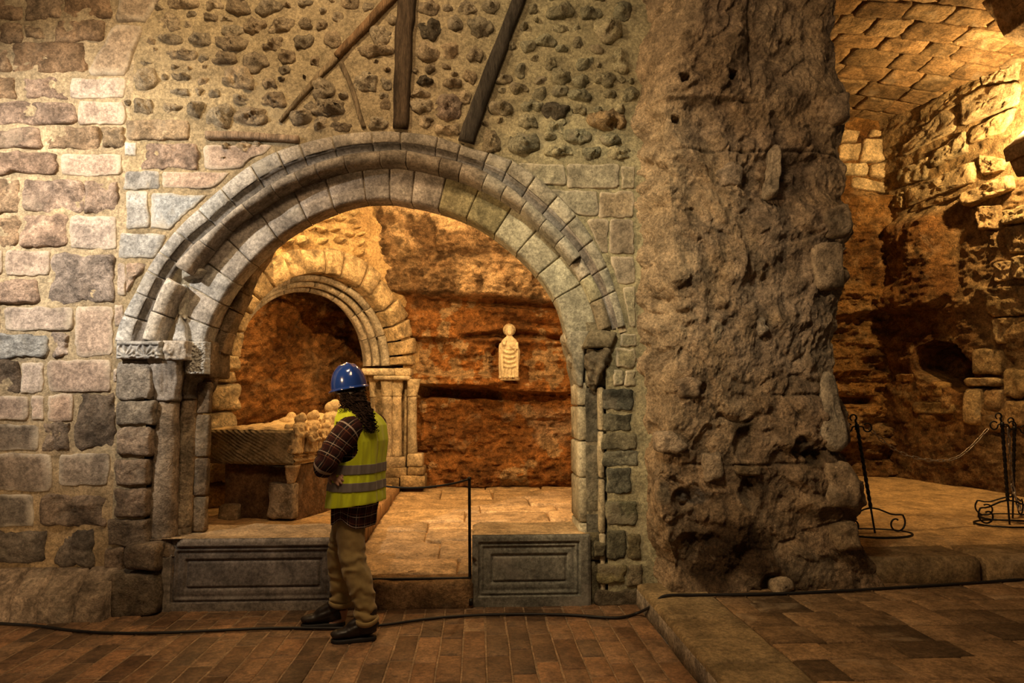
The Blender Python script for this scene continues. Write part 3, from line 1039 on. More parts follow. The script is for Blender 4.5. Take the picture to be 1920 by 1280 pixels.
# mortar core behind the rings so that no joint shows through
core = []
tt = np.linspace(ao[0] - 0.02, ao[-1] + 0.02, 70)
g = []
for t in tt:
    row = []
    for (w, y, rf) in [(0, 4.995, B3), (0.62, 4.985, None), (0.63, 5.03, None), (1.0, 5.05, B2), (0, 5.10, B1R), (0.0, 5.118, B1), (0.55, 5.112, B1), (0.99, 5.125, B1), (0.95, YI + TH - 0.01, B0), (-0.3, YI + TH + 0.05, B1)]:
        if rf is None:
            r = B3(t) * 0.4 + B2(t) * 0.6
        elif rf is B1 and w > 0:
            r = B1(t) * (1 - w) + B0(t) * w * 1.0 + (2 if w > 0.9 else 0)
        elif rf is B0:
            r = B0(t) + 3
        elif w < 0:
            r = B1(t) + 25
        else:
            r = rf(t)
        p = at(*polar(t, r), 5.0 if y < 5.06 else 5.1)
        p[1] = y
        row.append(p)
    g.append(row)
g = np.array(g)
V = g.reshape(-1, 3)
mk('mortar_core', V, grid_faces(len(tt), g.shape[1]), M_MORTAR, arch, vcol=np.tile((0.46, 0.39, 0.27), (len(V), 1)))
# damaged plaster and a broken stub low on the left of the inner ring
P506 = Plane((0, 5.06, 0), (1, 0, 0), (0, 0, 1))
for pts, c, d in [([(344, 503), (368, 500), (386, 506), (378, 520), (342, 524)], (0.40, 0.37, 0.31), 0.04), ([(322, 641), (330, 604), (338, 590), (346, 606), (350, 641)], (0.52, 0.51, 0.49), 0.01), ([(334, 590), (336, 545), (344, 530), (352, 548), (347, 600)], (0.50, 0.46, 0.38), -0.01)]:
    stone('broken_stone', P506.poly(pts), P506, d, arch, M_ARCH, c, amp=0.012, n=26, jitter=0.006, bw=0.02, rings=4, back=0.1)
# ------------------------------------------------------------------ jambs and columns of the big arch
FLOOR_IN0 = 0.18


def slabbed(name, xa, xb, ya, yb, zs, parent, mat, cols, amp=0.008, freq=8):
    zs = [z - 0.06 if z > 0.5 else z for z in zs]
    for k, (z0, z1) in enumerate(zip(zs[:-1], zs[1:])):
        V, Fc = rough_block(((xa + xb) / 2, (ya + yb) / 2, (z0 + z1) / 2), (xb - xa, yb - ya, z1 - z0 - 0.008), amp, freq, seed=k * 3.1, cuts=5)
        c = np.array(cols[k % len(cols)])
        mk(name, V, Fc, mat, parent, color=tuple(c * RNG.uniform(0.85, 1.12)))


xl = lambda px, y, Y: at(px, y, Y)[0]
# left: masonry behind the columns, then the inner pilaster
slabbed('jamb_stone', xl(262, 850, 5.32), xl(352, 850, 5.3), 5.30, 5.56, [-0.02, 0.42, 0.78, 1.1, 1.45, 1.72, 1.97], wall_front, M_ROUGH, [(0.22, 0.16, 0.10), (0.27, 0.20, 0.13)])
slabbed('jamb_stone', xl(366, 850, 5.22), xl(389, 850, 5.2), 5.20, 5.27, [0.18, 0.5, 0.82, 1.1, 1.42, 1.66], wall_front, M_ROUGH, [(0.20, 0.14, 0.085), (0.24, 0.17, 0.10)])
slabbed('jamb_stone', xl(266, 850, 5.1), xl(290, 850, 5.1), 5.08, 5.35, [-0.02, 0.45, 0.9, 1.3, 1.68, 1.97], wall_front, M_ROUGH, [(0.24, 0.17, 0.11)])
slabbed('jamb_stone', xl(1094, 690, 5.2), xl(1152, 690, 5.2), 5.09, 5.45, [0.55, 1.62, 2.12], wall_front, M_ROUGH, [(0.34, 0.30, 0.20)])
slabbed('jamb_stone', xl(1098, 850, 5.04), xl(1140, 850, 5.04), 5.035, 5.3, [-0.02, 0.3, 0.5], wall_front, M_ROUGH, [(0.2, 0.17, 0.10)])
# right: three square strips of the jamb
slabbed('jamb_stone', xl(1084, 850, 5.12), xl(1102, 850, 5.12), 5.10, 5.52, [0.18, 0.62, 0.95, 1.22, 1.48, 1.66], wall_front, M_ARCH, [(0.46, 0.41, 0.29), (0.40, 0.35, 0.24)])
slabbed('jamb_stone', xl(1099, 850, 5.09), xl(1128, 850, 5.09), 5.085, 5.50, [0.18, 0.7, 1.2, 1.62], wall_front, M_ROUGH, [(0.14, 0.13, 0.10), (0.17, 0.155, 0.11)])
slabbed('jamb_stone', xl(1124, 850, 5.0), xl(1134, 850, 5.0), 5.01, 5.3, [-0.02, 0.5, 0.95, 1.3, 1.62], wall_front, M_ARCH, [(0.44, 0.37, 0.24)])
slabbed('jamb_stone', xl(1100, 850, 5.3), xl(1150, 850, 5.3), 5.3, 5.5, [-0.02, 0.6, 1.2, 1.6, 2.06], wall_front, M_ROUGH, [(0.2, 0.18, 0.12)])


def relief_block(x0, x1, z0, z1, Y, depth, relief, res=0.004, lean=0.0):
    """block with a carved front: relief(u, v) in metres, u and v in 0..1"""
    nu, nv = max(6, int((x1 - x0) / res)), max(6, int((z1 - z0) / res))
    U, Vv = np.meshgrid(np.linspace(0, 1, nu), np.linspace(0, 1, nv))
    e = np.minimum(np.minimum(U, 1 - U) * (x1 - x0), np.minimum(Vv, 1 - Vv) * (z1 - z0))
    h = relief(U, Vv) * sm(e, 0.0, 0.012) - 0.008 * (1 - sm(e, 0, 0.012))
    P = np.stack([x0 + U * (x1 - x0), Y - h - lean * (1 - Vv) * -1 * 0 - lean * Vv, z0 + Vv * (z1 - z0)], -1)
    P[..., 1] -= 0.004 * fbm(P, 25, 3)
    front = P.reshape(-1, 3)
    n = len(front)
    bord = list(range(nu)) + [r * nu + nu - 1 for r in range(1, nv)] + [(nv - 1) * nu + c for c in range(nu - 2, -1, -1)] + [r * nu for r in range(nv - 2, 0, -1)]
    bk = front[bord].copy()
    bk[:, 1] = Y + depth
    Fc = grid_faces(nv, nu).tolist()
    m = len(bord)
    for i in range(m):
        j = (i + 1) % m
        Fc.append((bord[i], n + i, n + j, bord[j]))
    Fc.append(tuple(n + i for i in range(m)))
    return np.vstack([front, bk]), Fc


def palmettes(n):
    def f(u, v):
        x = (u * n) % 1 - 0.5
        r = np.hypot(x * 1.1, (v - 0.12) * 0.8)
        a = np.arctan2(v - 0.12, x)
        fan = 0.007 * np.cos(a * 11) * sm(r, 0.05, 0.15) * (1 - sm(r, 0.52, 0.6))
        ringr = np.exp(-((np.hypot(x * 1.0, (v - 0.42) * 0.9) - 0.40) / 0.05) ** 2) * 0.008
        top = 0.014 * sm(v, 0.74, 0.79)
        return fan * (v < 0.74) + ringr * (v < 0.76) + top
    return f


def capital(c0, r0, c1, half, n=48, m=22, leaves=4, amp=0.012, p_top=8.0, phase=0.0, wobble=0.006):
    """bell between a round neck (centre c0, radius r0) and a square top (centre c1, half sizes)"""
    V = []
    for i in range(m):
        t = i / (m - 1)
        e = t ** 1.3
        p = 2 + (p_top - 2) * t ** 2
        th = np.linspace(0, 2 * np.pi, n, endpoint=False)
        cs, sn = np.cos(th), np.sin(th)
        k = (np.abs(cs) ** p + np.abs(sn) ** p) ** (-1 / p)
        hx, hy = r0 * (1 - e) + half[0] * e, r0 * (1 - e) + half[1] * e
        leaf = np.cos(leaves * (th + phase))
        d = amp * (np.abs(leaf) ** 0.6 * np.sign(leaf)) * math.sin(math.pi * min(1, t * 1.15)) + 0.4 * amp * np.cos(leaves * 5 * (th + phase)) * math.sin(math.pi * t)
        nk = 0.010 * math.exp(-((t - 0.05) / 0.05) ** 2)
        c = np.array(c0) * (1 - t) + np.array(c1) * t
        V.append(np.stack([c[0] + cs * k * (hx + d + nk), c[1] + sn * k * (hy + d + nk), np.full(n, c[2])], -1))
    V = np.array(V)
    V += wobble * fbm(V, 18, 3)[..., None]
    Fc = grid_faces(m, n, wrap_u=True).tolist()
    Fc.append(tuple(range(n))[::-1])
    Fc.append(tuple((m - 1) * n + j for j in range(n)))
    return V.reshape(-1, 3), Fc


def shaft(p0, p1, r0, r1, n=26, k=26, amp=0.006, swell=0.0):
    path = np.linspace(p0, p1, k)
    path[:, 0] += 0.006 * fbm(path + 2.2, 3, 2)
    t = np.linspace(0, 1, k)
    V, Fc = tube(path, r0 + (r1 - r0) * t + swell * np.sin(math.pi * t), n=n, up=(0, 1, 0))
    c = np.repeat(path, n, 0)
    d = V - c
    V = V + d * (amp / max(r0, r1) * 1.6 * fbm(V, 10, 4))[:, None]
    return V, Fc


# column 1 and 2 of the left jamb
c1t, c1b = at(314, 752, 5.12), at(306, 1010, 5.10)
col1 = empty('jamb_column', (c1b[0], c1b[1], c1b[2] - 0.05), 'stout weathered stone column with carved leaf capital beside left end of dark panel', 'column')
V, Fc = shaft(c1b, c1t, 0.094, 0.082)
mk('shaft', V, Fc, M_ROUGH, col1, color=(0.38, 0.29, 0.20))
V, Fc = capital(c1t, 0.088, at(316, 672, 5.08), (0.115, 0.12), leaves=4, amp=0.014, phase=0.4)
mk('capital', V, Fc, M_ARCH, col1, color=(0.36, 0.32, 0.28))
V, Fc = capital(c1b + np.array([0, 0, 0.02]), 0.10, (c1b[0], c1b[1], c1b[2] - 0.10), (0.14, 0.12), leaves=0, amp=0.0)
mk('base', V, Fc, M_ROUGH, col1, color=(0.27, 0.19, 0.12))
V, Fc = rough_block((c1b[0], c1b[1] + 0.02, (c1b[2] - 0.1) / 2), (0.27, 0.24, c1b[2] - 0.1), 0.012, 8)
mk('base_block', V, Fc, M_ROUGH, col1, color=(0.19, 0.135, 0.085))
c2t, c2b = at(357, 748, 5.30), at(340, 990, 5.27)
col2 = empty('jamb_column', (c2b[0], c2b[1], c2b[2] - 0.05), 'slimmer stone column set back between the stout column and the opening', 'column')
V, Fc = shaft(c2b, c2t, 0.075, 0.062)
mk('shaft', V, Fc, M_ROUGH, col2, color=(0.42, 0.32, 0.21))
V, Fc = capital(c2t, 0.07, at(366, 694, 5.24), (0.09, 0.1), leaves=4, amp=0.014, phase=0.2)
mk('capital', V, Fc, M_ARCH, col2, color=(0.34, 0.29, 0.23))
V, Fc = rough_block((c2b[0], c2b[1], c2b[2] - 0.09), (0.2, 0.2, 0.2), 0.012, 8)
mk('base', V, Fc, M_ROUGH, col2, color=(0.25, 0.18, 0.11))
# carved abacus blocks (imposts)
imp = empty('carved_impost', at(280, 672, 5.0), 'carved grey impost with palmettes over the stout column', 'impost')
a, b = at(218, 672, 4.93), at(303, 639, 4.93)
V, Fc = relief_block(a[0], b[0], a[2], b[2], 4.92, 0.2, palmettes(2.3))
mk('palmette_block', V, Fc, M_ARCH, imp, color=(0.42, 0.405, 0.38))
a, b = at(302, 674, 4.94), at(347, 638, 4.94)
V, Fc = relief_block(a[0], b[0], a[2], b[2], 4.95, 0.38, lambda u, v: 0.02 * np.exp(-((u - 0.25) ** 2 + (v - 0.5) ** 2) / 0.05) + 0.012 * fbm(np.stack([u * 3, v * 2, u * 0], -1), 2, 3))
mk('worn_block', V, Fc, M_ARCH, imp, color=(0.42, 0.37, 0.31))
a, b = at(346, 716, 5.07), at(386, 640, 5.07)
V, Fc = relief_block(a[0], b[0], a[2] + 0.06, b[2], 5.06, 0.5, lambda u, v: 0.015 * fbm(np.stack([u * 3, v * 5, u * 0], -1), 6, 3))
mk('inner_block', V, Fc, M_ARCH, imp, color=(0.43, 0.41, 0.37))
V, Fc = rough_block((at(393, 690, 5.3)[0], 5.36, 1.765), (0.12, 0.4, 0.27), 0.012, 12)
mk('soffit_block', V, Fc, M_ROUGH, imp, color=(0.24, 0.17, 0.10))
V, Fc = capital((at(379, 745, 5.3)[0], 5.32, 1.495), 0.06, (at(384, 705, 5.3)[0], 5.32, 1.655), (0.09, 0.1), leaves=4, amp=0.016)
mk('leaf_knob', V, Fc, M_ROUGH, imp, color=(0.25, 0.17, 0.10))

# right capital: slanting impost over a carved beast, broken console beside it
cap = empty('carved_capital', at(1110, 722, 5.05), 'dark carved capital with a worn beast under a slanting impost', 'capital')
pts_t = [at(1104, 618, 4.97), at(1157, 622, 4.97)]


def wedge(px_poly, Yf, Yb, amp, seed, res=0.03):
    """extruded block whose front is a traced outline"""
    bm = bmesh.new()
    P = [at(x, y, Yf) for x, y in px_poly]
    fv = [bm.verts.new(p) for p in P]
    bv = [bm.verts.new((p[0], Yb, p[2])) for p in P]
    bm.faces.new(fv)
    bm.faces.new(bv[::-1])
    n = len(P)
    for i in range(n):
        bm.faces.new((fv[i], bv[i], bv[(i + 1) % n], fv[(i + 1) % n]))
    bmesh.ops.recalc_face_normals(bm, faces=bm.faces)
    bmesh.ops.bevel(bm, geom=bm.edges[:], offset=0.012, segments=1, affect='EDGES')
    bmesh.ops.triangulate(bm, faces=[f for f in bm.faces if len(f.verts) > 4])
    for _ in range(3):
        es = [e for e in bm.edges if e.calc_length() > res]
        if not es:
            break
        bmesh.ops.subdivide_edges(bm, edges=es, cuts=1)
    bm.normal_update()
    Q = np.array([v.co for v in bm.verts])
    N = np.array([v.normal for v in bm.verts])
    Q = Q + N * (amp * fbm(Q + seed, 14, 3))[:, None]
    bm.verts.index_update()
    Fc = [tuple(v.index for v in f.verts) for f in bm.faces]
    bm.free()
    return Q, Fc


V, Fc = wedge([(1108, 617), (1158, 622), (1146, 652), (1094, 651)], 4.95, 5.35, 0.008, 1)
mk('impost', V, Fc, M_ARCH, cap, color=(0.20, 0.17, 0.11))
# beast: body, haunch, leg and head fused into one carved lump
B = lambda px, py, Y, r, **k: ellipsoid(at(px, py, Y), r, **k)
V, Fc, N = remesh([B(1112, 676, 5.06, (0.07, 0.1, 0.10)), B(1130, 672, 5.02, (0.06, 0.07, 0.075)), B(1121, 697, 5.04, (0.045, 0.06, 0.09)), B(1112, 716, 5.07, (0.035, 0.05, 0.07)), B(1137, 662, 4.98, (0.035, 0.05, 0.04)),
                   tube([at(1133, 664, 4.97), at(1126, 690, 4.96), at(1116, 722, 5.0)], [0.022, 0.026, 0.016], 8), tube([at(1104, 662, 5.0), at(1108, 690, 5.0), at(1106, 722, 5.04)], [0.03, 0.025, 0.02], 8)], 0.01, 2)
V = V + N * (0.012 * fbm(V, 20, 3) + 0.003 * np.sin(V[:, 2] * 90 + 60 * V[:, 0]))[:, None]
mk('beast', V, Fc, M_ARCH, cap, color=(0.15, 0.125, 0.085))
V, Fc = wedge([(1068, 622), (1106, 620), (1098, 652), (1094, 700), (1092, 724), (1084, 724), (1078, 690), (1072, 662), (1064, 640)], 5.08, 5.5, 0.014, 4)
mk('console', V, Fc, M_ARCH, cap, color=(0.33, 0.31, 0.24))
V, Fc, N = remesh([B(1063, 636, 5.3, (0.05, 0.14, 0.075)), B(1074, 655, 5.28, (0.05, 0.14, 0.05)), B(1073, 676, 5.28, (0.045, 0.12, 0.06)), B(1082, 698, 5.28, (0.03, 0.1, 0.06))], 0.012, 2)
V = V + N * (0.02 * fbm(V, 14, 3))[:, None]
mk('broken_leaf', V, Fc, M_ARCH, cap, color=(0.40, 0.35, 0.25))

# ------------------------------------------------------------------ stone parapet panels either side of the step


def panel_bench(name, x0, x1, zt, Yf, depth, insets, label, cols, seed, chip=None):
    root = empty(name, (0.5 * (x0 + x1), Yf + depth / 2, 0), label, 'parapet')
    zb = 0.0
    res = 0.007
    nu, nv = int((x1 - x0) / res), int((zt - zb) / res)
    X, Z = np.meshgrid(np.linspace(x0, x1, nu), np.linspace(zb - 0.02, zt, nv))
    l, r, b, t = insets
    # distance inside the panel border, mitred
    e = np.minimum(np.minimum(X - (x0 + l), (x1 - r) - X), np.minimum(Z - (zb + b), (zt - t) - Z))
    d = np.zeros_like(e)                                     # >0 recessed
    d = d + 0.020 * sm(e, 0.0, 0.008) - 0.010 * sm(e, 0.014, 0.022) + 0.014 * sm(e, 0.030, 0.036) - 0.004 * sm(e, 0.05, 0.056)
    d = d + 0.016 * sm(e, 0.085, 0.098) - 0.012 * sm(e, 0.105, 0.112)
    P = np.stack([X, Yf + d, Z], -1)
    if chip:
        for (cx, cz, cr) in chip:
            q = np.hypot(X - cx, Z - cz) + 0.03 * fbm(P, 14, 3)
            P[..., 1] += 0.06 * (1 - sm(q, cr * 0.4, cr))
    edge = np.minimum(np.minimum(X - x0, x1 - X), zt - Z)
    P[..., 1] += 0.014 * (1 - sm(edge, 0, 0.02)) + 0.003 * fbm(P + seed, 12, 4)
    field = e > 0.10
    frame = (e > -0.004) & ~field
    mc = lambda m: m[:-1, :-1]
    for nm, msk, col in (('slab_face', ~frame & ~field, cols[0]), ('moulded_frame', frame, cols[1]), ('raised_panel', field, cols[2])):
        Fc = grid_faces(nv, nu, mc(msk))
        V, Fc2 = compact(P.reshape(-1, 3), Fc)
        mk(nm, V, Fc2, M_PANEL, root, color=col)
    # top and core
    nx, ny = int((x1 - x0) / 0.025), int(depth / 0.025)
    X, Y = np.meshgrid(np.linspace(x0, x1, nx), np.linspace(Yf + 0.012, Yf + depth, ny))
    Zt = np.full_like(X, zt) + 0.012 * fbm(np.stack([X, Y, X * 0 + seed], -1), 7, 4) - 0.02 * (1 - sm(np.minimum(X - x0, x1 - X), 0, 0.05))
    Zt[0, :] = zt
    T = np.stack([X, Y, Zt], -1)
    mk('top_slab', T.reshape(-1, 3), grid_faces(ny, nx), M_SLAB, root, color=cols[3])
    V, Fc = box((0.5 * (x0 + x1), Yf + 0.055 + (depth - 0.06) / 2, zt / 2 - 0.02), (x1 - x0 - 0.002, depth - 0.06, zt - 0.02))
    mk('core', V, Fc, M_PANEL, root, color=cols[0], smooth=False)
    return root


xa, xb = at(298, 1080, 4.98)[0], at(650, 1080, 4.98)[0]
ztl = at(480, 1009, 4.98)[2]
lb = panel_bench('parapet_panel', xa, xb, ztl, 4.98, 0.55, (0.075, 0.09, 0.055, 0.055), 'long dark stone parapet with framed panel, behind the person', [(0.21, 0.175, 0.14), (0.145, 0.12, 0.10), (0.155, 0.13, 0.11), (0.36, 0.26, 0.15)], 3.0, chip=[(xa + 0.02, ztl, 0.13)])
xa, xb = at(885, 1060, 4.98)[0], at(1108, 1060, 4.98)[0]
ztr = at(990, 1002, 4.98)[2]
rb = panel_bench('parapet_panel', xa, xb, ztr, 4.98, 0.50, (0.045, 0.075, 0.07, 0.05), 'short dark stone parapet with framed panel near the black barrier post', [(0.16, 0.15, 0.12), (0.17, 0.165, 0.135), (0.19, 0.18, 0.145), (0.46, 0.33, 0.18)], 8.0, chip=[(xa, ztr - 0.2, 0.05)])

# ------------------------------------------------------------------ hall floor of long bricks
PX = 1.15                                     # edge of the raised platform
floor_hall = struct(mk('floor', *box(((-4.6 + PX) / 2 - 0.0, 2.0, -0.06), (PX + 4.6, 6.6, 0.12)), M_BRICK, color=(0.26, 0.17, 0.095), smooth=False), 'brown brick floor of the hall')


def tile(name, x0, x1, y0, y1, z, parent, mat, color, h=0.02, amp=0.002, gap=0.004, zf=None, nx=4, ny=4, bev=0.006, skew=0.0):
    gx = np.r_[x0 + gap, np.linspace(x0 + gap + bev, x1 - gap - bev, nx), x1 - gap]
    gy = np.r_[y0 + gap, np.linspace(y0 + gap + bev, y1 - gap - bev, ny), y1 - gap]
    X, Y = np.meshgrid(gx, gy)
    Z = np.full(X.shape, 0.0)
    Z[0], Z[-1], Z[:, 0], Z[:, -1] = -bev * 0.6, -bev * 0.6, -bev * 0.6, -bev * 0.6
    P = np.stack([X, Y, Z], -1)
    P[..., 2] += amp * fbm(P + RNG.uniform(0, 50), 8, 3) * 2 + RNG.normal(0, amp * 0.6)
    if zf is None:
        P[..., 2] += z
    else:
        P[..., 2] += zf(X, Y)
    P[..., 0] += skew * (P[..., 1] - y0)
    P[..., 0] += 0.004 * fbm(P + 31, 5, 2)
    P[..., 1] += 0.004 * fbm(P + 77, 5, 2)
    nv, nu = X.shape
    front = P.reshape(-1, 3)
    bord = list(range(nu)) + [r * nu + nu - 1 for r in range(1, nv)] + [(nv - 1) * nu + c for c in range(nu - 2, -1, -1)] + [r * nu for r in range(nv - 2, 0, -1)]
    bk = front[bord].copy()
    bk[:, 2] -= h
    n = len(front)
    Fc = grid_faces(nv, nu).tolist()
    m = len(bord)
    for i in range(m):
        j = (i + 1) % m
        Fc.append((bord[i], n + i, n + j, bord[j]))
    return mk(name, np.vstack([front, bk]), Fc, mat, parent, color=tuple(np.clip(color, 0, 1)))


bw = 0.1365
nb = 0
x = PX - bw
while x > -4.5:
    y = 5.02 + RNG.uniform(0, 0.3)
    while y > 2.75:
        L = RNG.choice([0.28, 0.36, 0.42, 0.46])
        g = RNG.uniform(0.42, 1.1)
        w = RNG.uniform(-0.08, 0.08)
        c = np.array([0.25 * (1 + w), 0.14, 0.07 * (1 - w)]) * g
        if min(y, 5.04) - max(y - L, 2.7) > 0.04:
            tile('brick', x, x + bw, max(y - L, 2.7), min(y, 5.04), 0.004, floor_hall, M_BRICK, c, amp=0.002, gap=0.005, nx=3, ny=4)
            nb += 1
        y -= L
    x -= bw

# raised platform on the right: edge slab, tiles
PZ = 0.15
plat = struct(mk('floor_platform', *box(((PX + 6.4) / 2 + 0.02, 2.4, PZ / 2 - 0.03), (6.4 - PX - 0.04, 5.2, PZ - 0.02)), M_SLAB, color=(0.2, 0.13, 0.07), smooth=False), 'raised stone paved platform beside the pillar')
ys = [0.6, 1.5, 2.2, 2.85, 3.5, 4.2, 5.0]
for y0, y1 in zip(ys[:-1], ys[1:]):
    tile('edge_slab', PX, PX + 0.45, y0, y1, PZ, plat, M_SLAB, np.array([0.27, 0.19, 0.095]) * RNG.uniform(0.85, 1.1), h=0.04, amp=0.004, gap=0.002, nx=8, ny=9, bev=0.02)
    V, Fc = rough_block((PX + 0.02, (y0 + y1) / 2, PZ / 2 - 0.02), (0.045, y1 - y0 - 0.006, PZ - 0.02), 0.006, 9)
    mk('riser_stone', V, Fc, M_ROUGH, plat, color=(0.46, 0.37, 0.27))
y = 4.98
while y > 2.5:
    d = RNG.uniform(0.2, 0.27)
    x = PX + 0.45 - (0.0 if RNG.random() < 0.5 else 0.0)
    first = RNG.uniform(0.16, 0.34)
    while x < 5.4:
        L = first if first else RNG.uniform(0.27, 0.40)
        first = 0
        g = RNG.choice([0.4, 0.7, 0.85, 1.0, 1.1, 1.2])
        tile('paving_tile', x, min(x + L, 5.5), y - d, y, PZ, plat, M_SLAB, np.array([0.27, 0.165, 0.08]) * g, h=0.03, amp=0.003, gap=0.003, nx=3, ny=3)
        x += L
    y -= d

# step between the parapets and the sloping chamber floor
SL = 0.036
zin = lambda X, Y: FLOOR_IN0 + SL * (Y - 5.0)
xs0, xs1 = at(645, 1100, 5.0)[0], at(887, 1100, 5.0)[0]
V, Fc = rough_block(((xs0 + xs1) / 2, 5.13, 0.085), (xs1 - xs0, 0.34, 0.20), 0.016, 7, cuts=18, bevel=0.02)
struct(mk('floor_step', V, Fc, M_ROUGH, color=(0.30, 0.18, 0.085)), 'worn earth brown step between the two parapets')
nu, nv = 60, 70
X, Y = np.meshgrid(np.linspace(-4.6, 2.4, nu), np.linspace(5.2, 10.6, nv))
P = np.stack([X, Y, zin(X, Y) - 0.03 + 0.012 * fbm(np.stack([X, Y, X * 0], -1), 3, 3)], -1)
floor_ch = struct(mk('floor_chamber', P.reshape(-1, 3), grid_faces(nv, nu), M_MORTAR, vcol=np.tile((0.36, 0.22, 0.10), (nu * nv, 1)), origin=(0, 7, 0.2)), 'rough slabbed floor of the rock chamber')
y = 5.18
row = 0
while y < 9.2:
    d = RNG.uniform(0.34, 0.62)
    x = -0.98
    while x < 2.0:
        L = RNG.uniform(0.5, 1.1)
        if x + L > 1.8:
            L = 2.1 - x
        g = RNG.uniform(0.8, 1.15)
        tile('floor_slab', x, x + L, y, y + d, 0, floor_ch, M_SLAB, np.array([0.46, 0.31, 0.165]) * g, h=0.05, amp=0.012, gap=0.006, zf=zin, nx=9, ny=7, bev=0.016, skew=RNG.uniform(-0.04, 0.04))
        x += L
    y += d
# dais of the tomb with its kerb
DZ = 0.362
nu, nv = 60, 60
X, Y = np.meshgrid(np.linspace(-4.4, -1.05, nu), np.linspace(5.58, 10.2, nv))
Zd = DZ + 0.03 * fbm(np.stack([X, Y, X * 0 + 4], -1), 2.2, 4) - 0.05 * (1 - sm(Y, 5.6, 6.3)) + 0.03 * (Y - 7.0) * sm(Y, 7, 9)
P = np.stack([X, Y, Zd], -1)
struct(mk('floor_dais', P.reshape(-1, 3), grid_faces(nv, nu), M_SLAB, color=(0.50, 0.31, 0.13), origin=(-2.5, 7.5, DZ)), 'sandy raised floor round the tomb')
kerb_pts = [(-1.045, 5.62), (-1.03, 7.2), (-1.02, 8.72)]
for (ax, ay), (bx, by) in zip(kerb_pts[:-1], kerb_pts[1:]):
    z0 = 0.5 * (zin(0, ay) + zin(0, by))
    V, Fc = rough_block(((ax + bx) / 2, (ay + by) / 2, 0.5 * (z0 + DZ + 0.02) - 0.02), (0.11, by - ay - 0.01, DZ + 0.03 - z0 + 0.06), 0.008, 6, rot=-math.atan2(bx - ax, by - ay), cuts=8)
    k = struct(mk('trim_kerb', V, Fc, M_WOOD, color=(0.33, 0.19, 0.09)), 'brown kerb beam along the raised tomb floor')

# ------------------------------------------------------------------ rough pillar
prof_R = [(-30, 1572), (60, 1562), (110, 1572), (170, 1594), (230, 1588), (300, 1580), (370, 1576), (400, 1594), (440, 1592), (480, 1577), (520, 1582), (560, 1572), (610, 1572), (660, 1560), (700, 1556), (740, 1558), (775, 1583), (820, 1590), (850, 1576),
          (880, 1600), (930, 1612), (980, 1612), (1020, 1618), (1060, 1650), (1110, 1668)]
prof_L = [(-30, 1196), (60, 1186), (120, 1180), (200, 1184), (300, 1190), (420, 1190), (560, 1193), (700, 1196), (800, 1206), (900, 1212), (1000, 1213), (1060, 1216), (1130, 1222)]
prof_C = [(-30, 1300), (60, 1290), (140, 1262), (190, 1250), (260, 1246), (420, 1262), (600, 1276), (760, 1262), (900, 1232), (1000, 1252), (1060, 1262), (1130, 1256)]   # left front corner
YP = 4.74
NZ, NA = 620, 430
zz = np.linspace(PZ - 0.06, 5.0, NZ)


def edge_x(prof, Y):
    pts = np.array([at(x, y, Y) for y, x in prof])
    i = np.argsort(pts[:, 2])
    return np.interp(zz, pts[i, 2], pts[i, 0])


xR, xC, xL = edge_x(prof_R, YP + 0.05), edge_x(prof_C, YP), edge_x(prof_L, 5.0)
na = [90, 250, 90]
rows = []
tL = np.linspace(0, 1, na[0], endpoint=False)
tF = np.linspace(0, 1, na[1], endpoint=False)
tR = np.linspace(0, 1, na[2])
GX = np.concatenate([xL[:, None] * (1 - tL) + xC[:, None] * tL, xC[:, None] * (1 - tF) + xR[:, None] * tF, xR[:, None] + 0 * tR], 1)
GX[:, -na[2]:] = xR[:, None] - 0.12 * (tR ** 2)[None] - 0.1 * tR[None]
GY = np.concatenate([np.broadcast_to(5.06 + (YP - 5.06) * (tL ** 1.2), (NZ, na[0])), np.broadcast_to(YP + 0 * tF, (NZ, na[1])), np.broadcast_to(YP + 0.9 * tR, (NZ, na[2]))], 1).copy()
GZ = np.repeat(zz[:, None], GX.shape[1], 1)
aa = np.concatenate([tL * 0.33, 0.33 + tF * 1.4, 1.73 + tR * 0.9])
AA = np.broadcast_to(aa, GX.shape)
P = np.stack([GX, GY, GZ], -1)
# rounded corners: push back near the two corners
cornerR = np.exp(-((AA - 1.73) / 0.10) ** 2)
P[..., 1] += 0.05 * cornerR
nP = np.stack([AA, GZ, AA * 0], -1)
wu = AA + 0.22 * fbm(nP, 1.7, 4)
wz = GZ + 0.22 * fbm(nP + 9, 1.7, 4)
f1, f2, rid = worley(wu * 2.6, wz * 3.4, 3)
g1, g2, gid = worley(wu * 6.5 + 4, wz * 7, 8)
big = fbm(nP + 3, 1.1, 3)
wp = np.stack([wu, wz, AA * 0], -1)
patch = sm(fbm(nP + 20, 1.3, 3), -0.25, 0.35)
crag = ridged(wp + 5, 3.2, 5)
ter = (wz * 2.3 + 0.5 * big) % 1.0
disp = 0.05 * big + 0.05 * (sm(f1, 0.8, 0.15) - 0.45) * (rid - 0.15) * 1.5 + 0.060 * fbm(nP, 3.6, 7, 0.62) + 0.075 * (crag - 0.62) * (0.3 + 0.9 * patch) + 0.034 * sm(g1, 0.6, 0.1) * sm(gid, 0.45, 0.6) * patch + 0.018 * (ter - 0.5) * sm(1 - ter, 0.0, 0.12) * patch
disp -= 0.03 * sm(fbm(wp + 44, 4.2, 4), 0.22, 0.5)
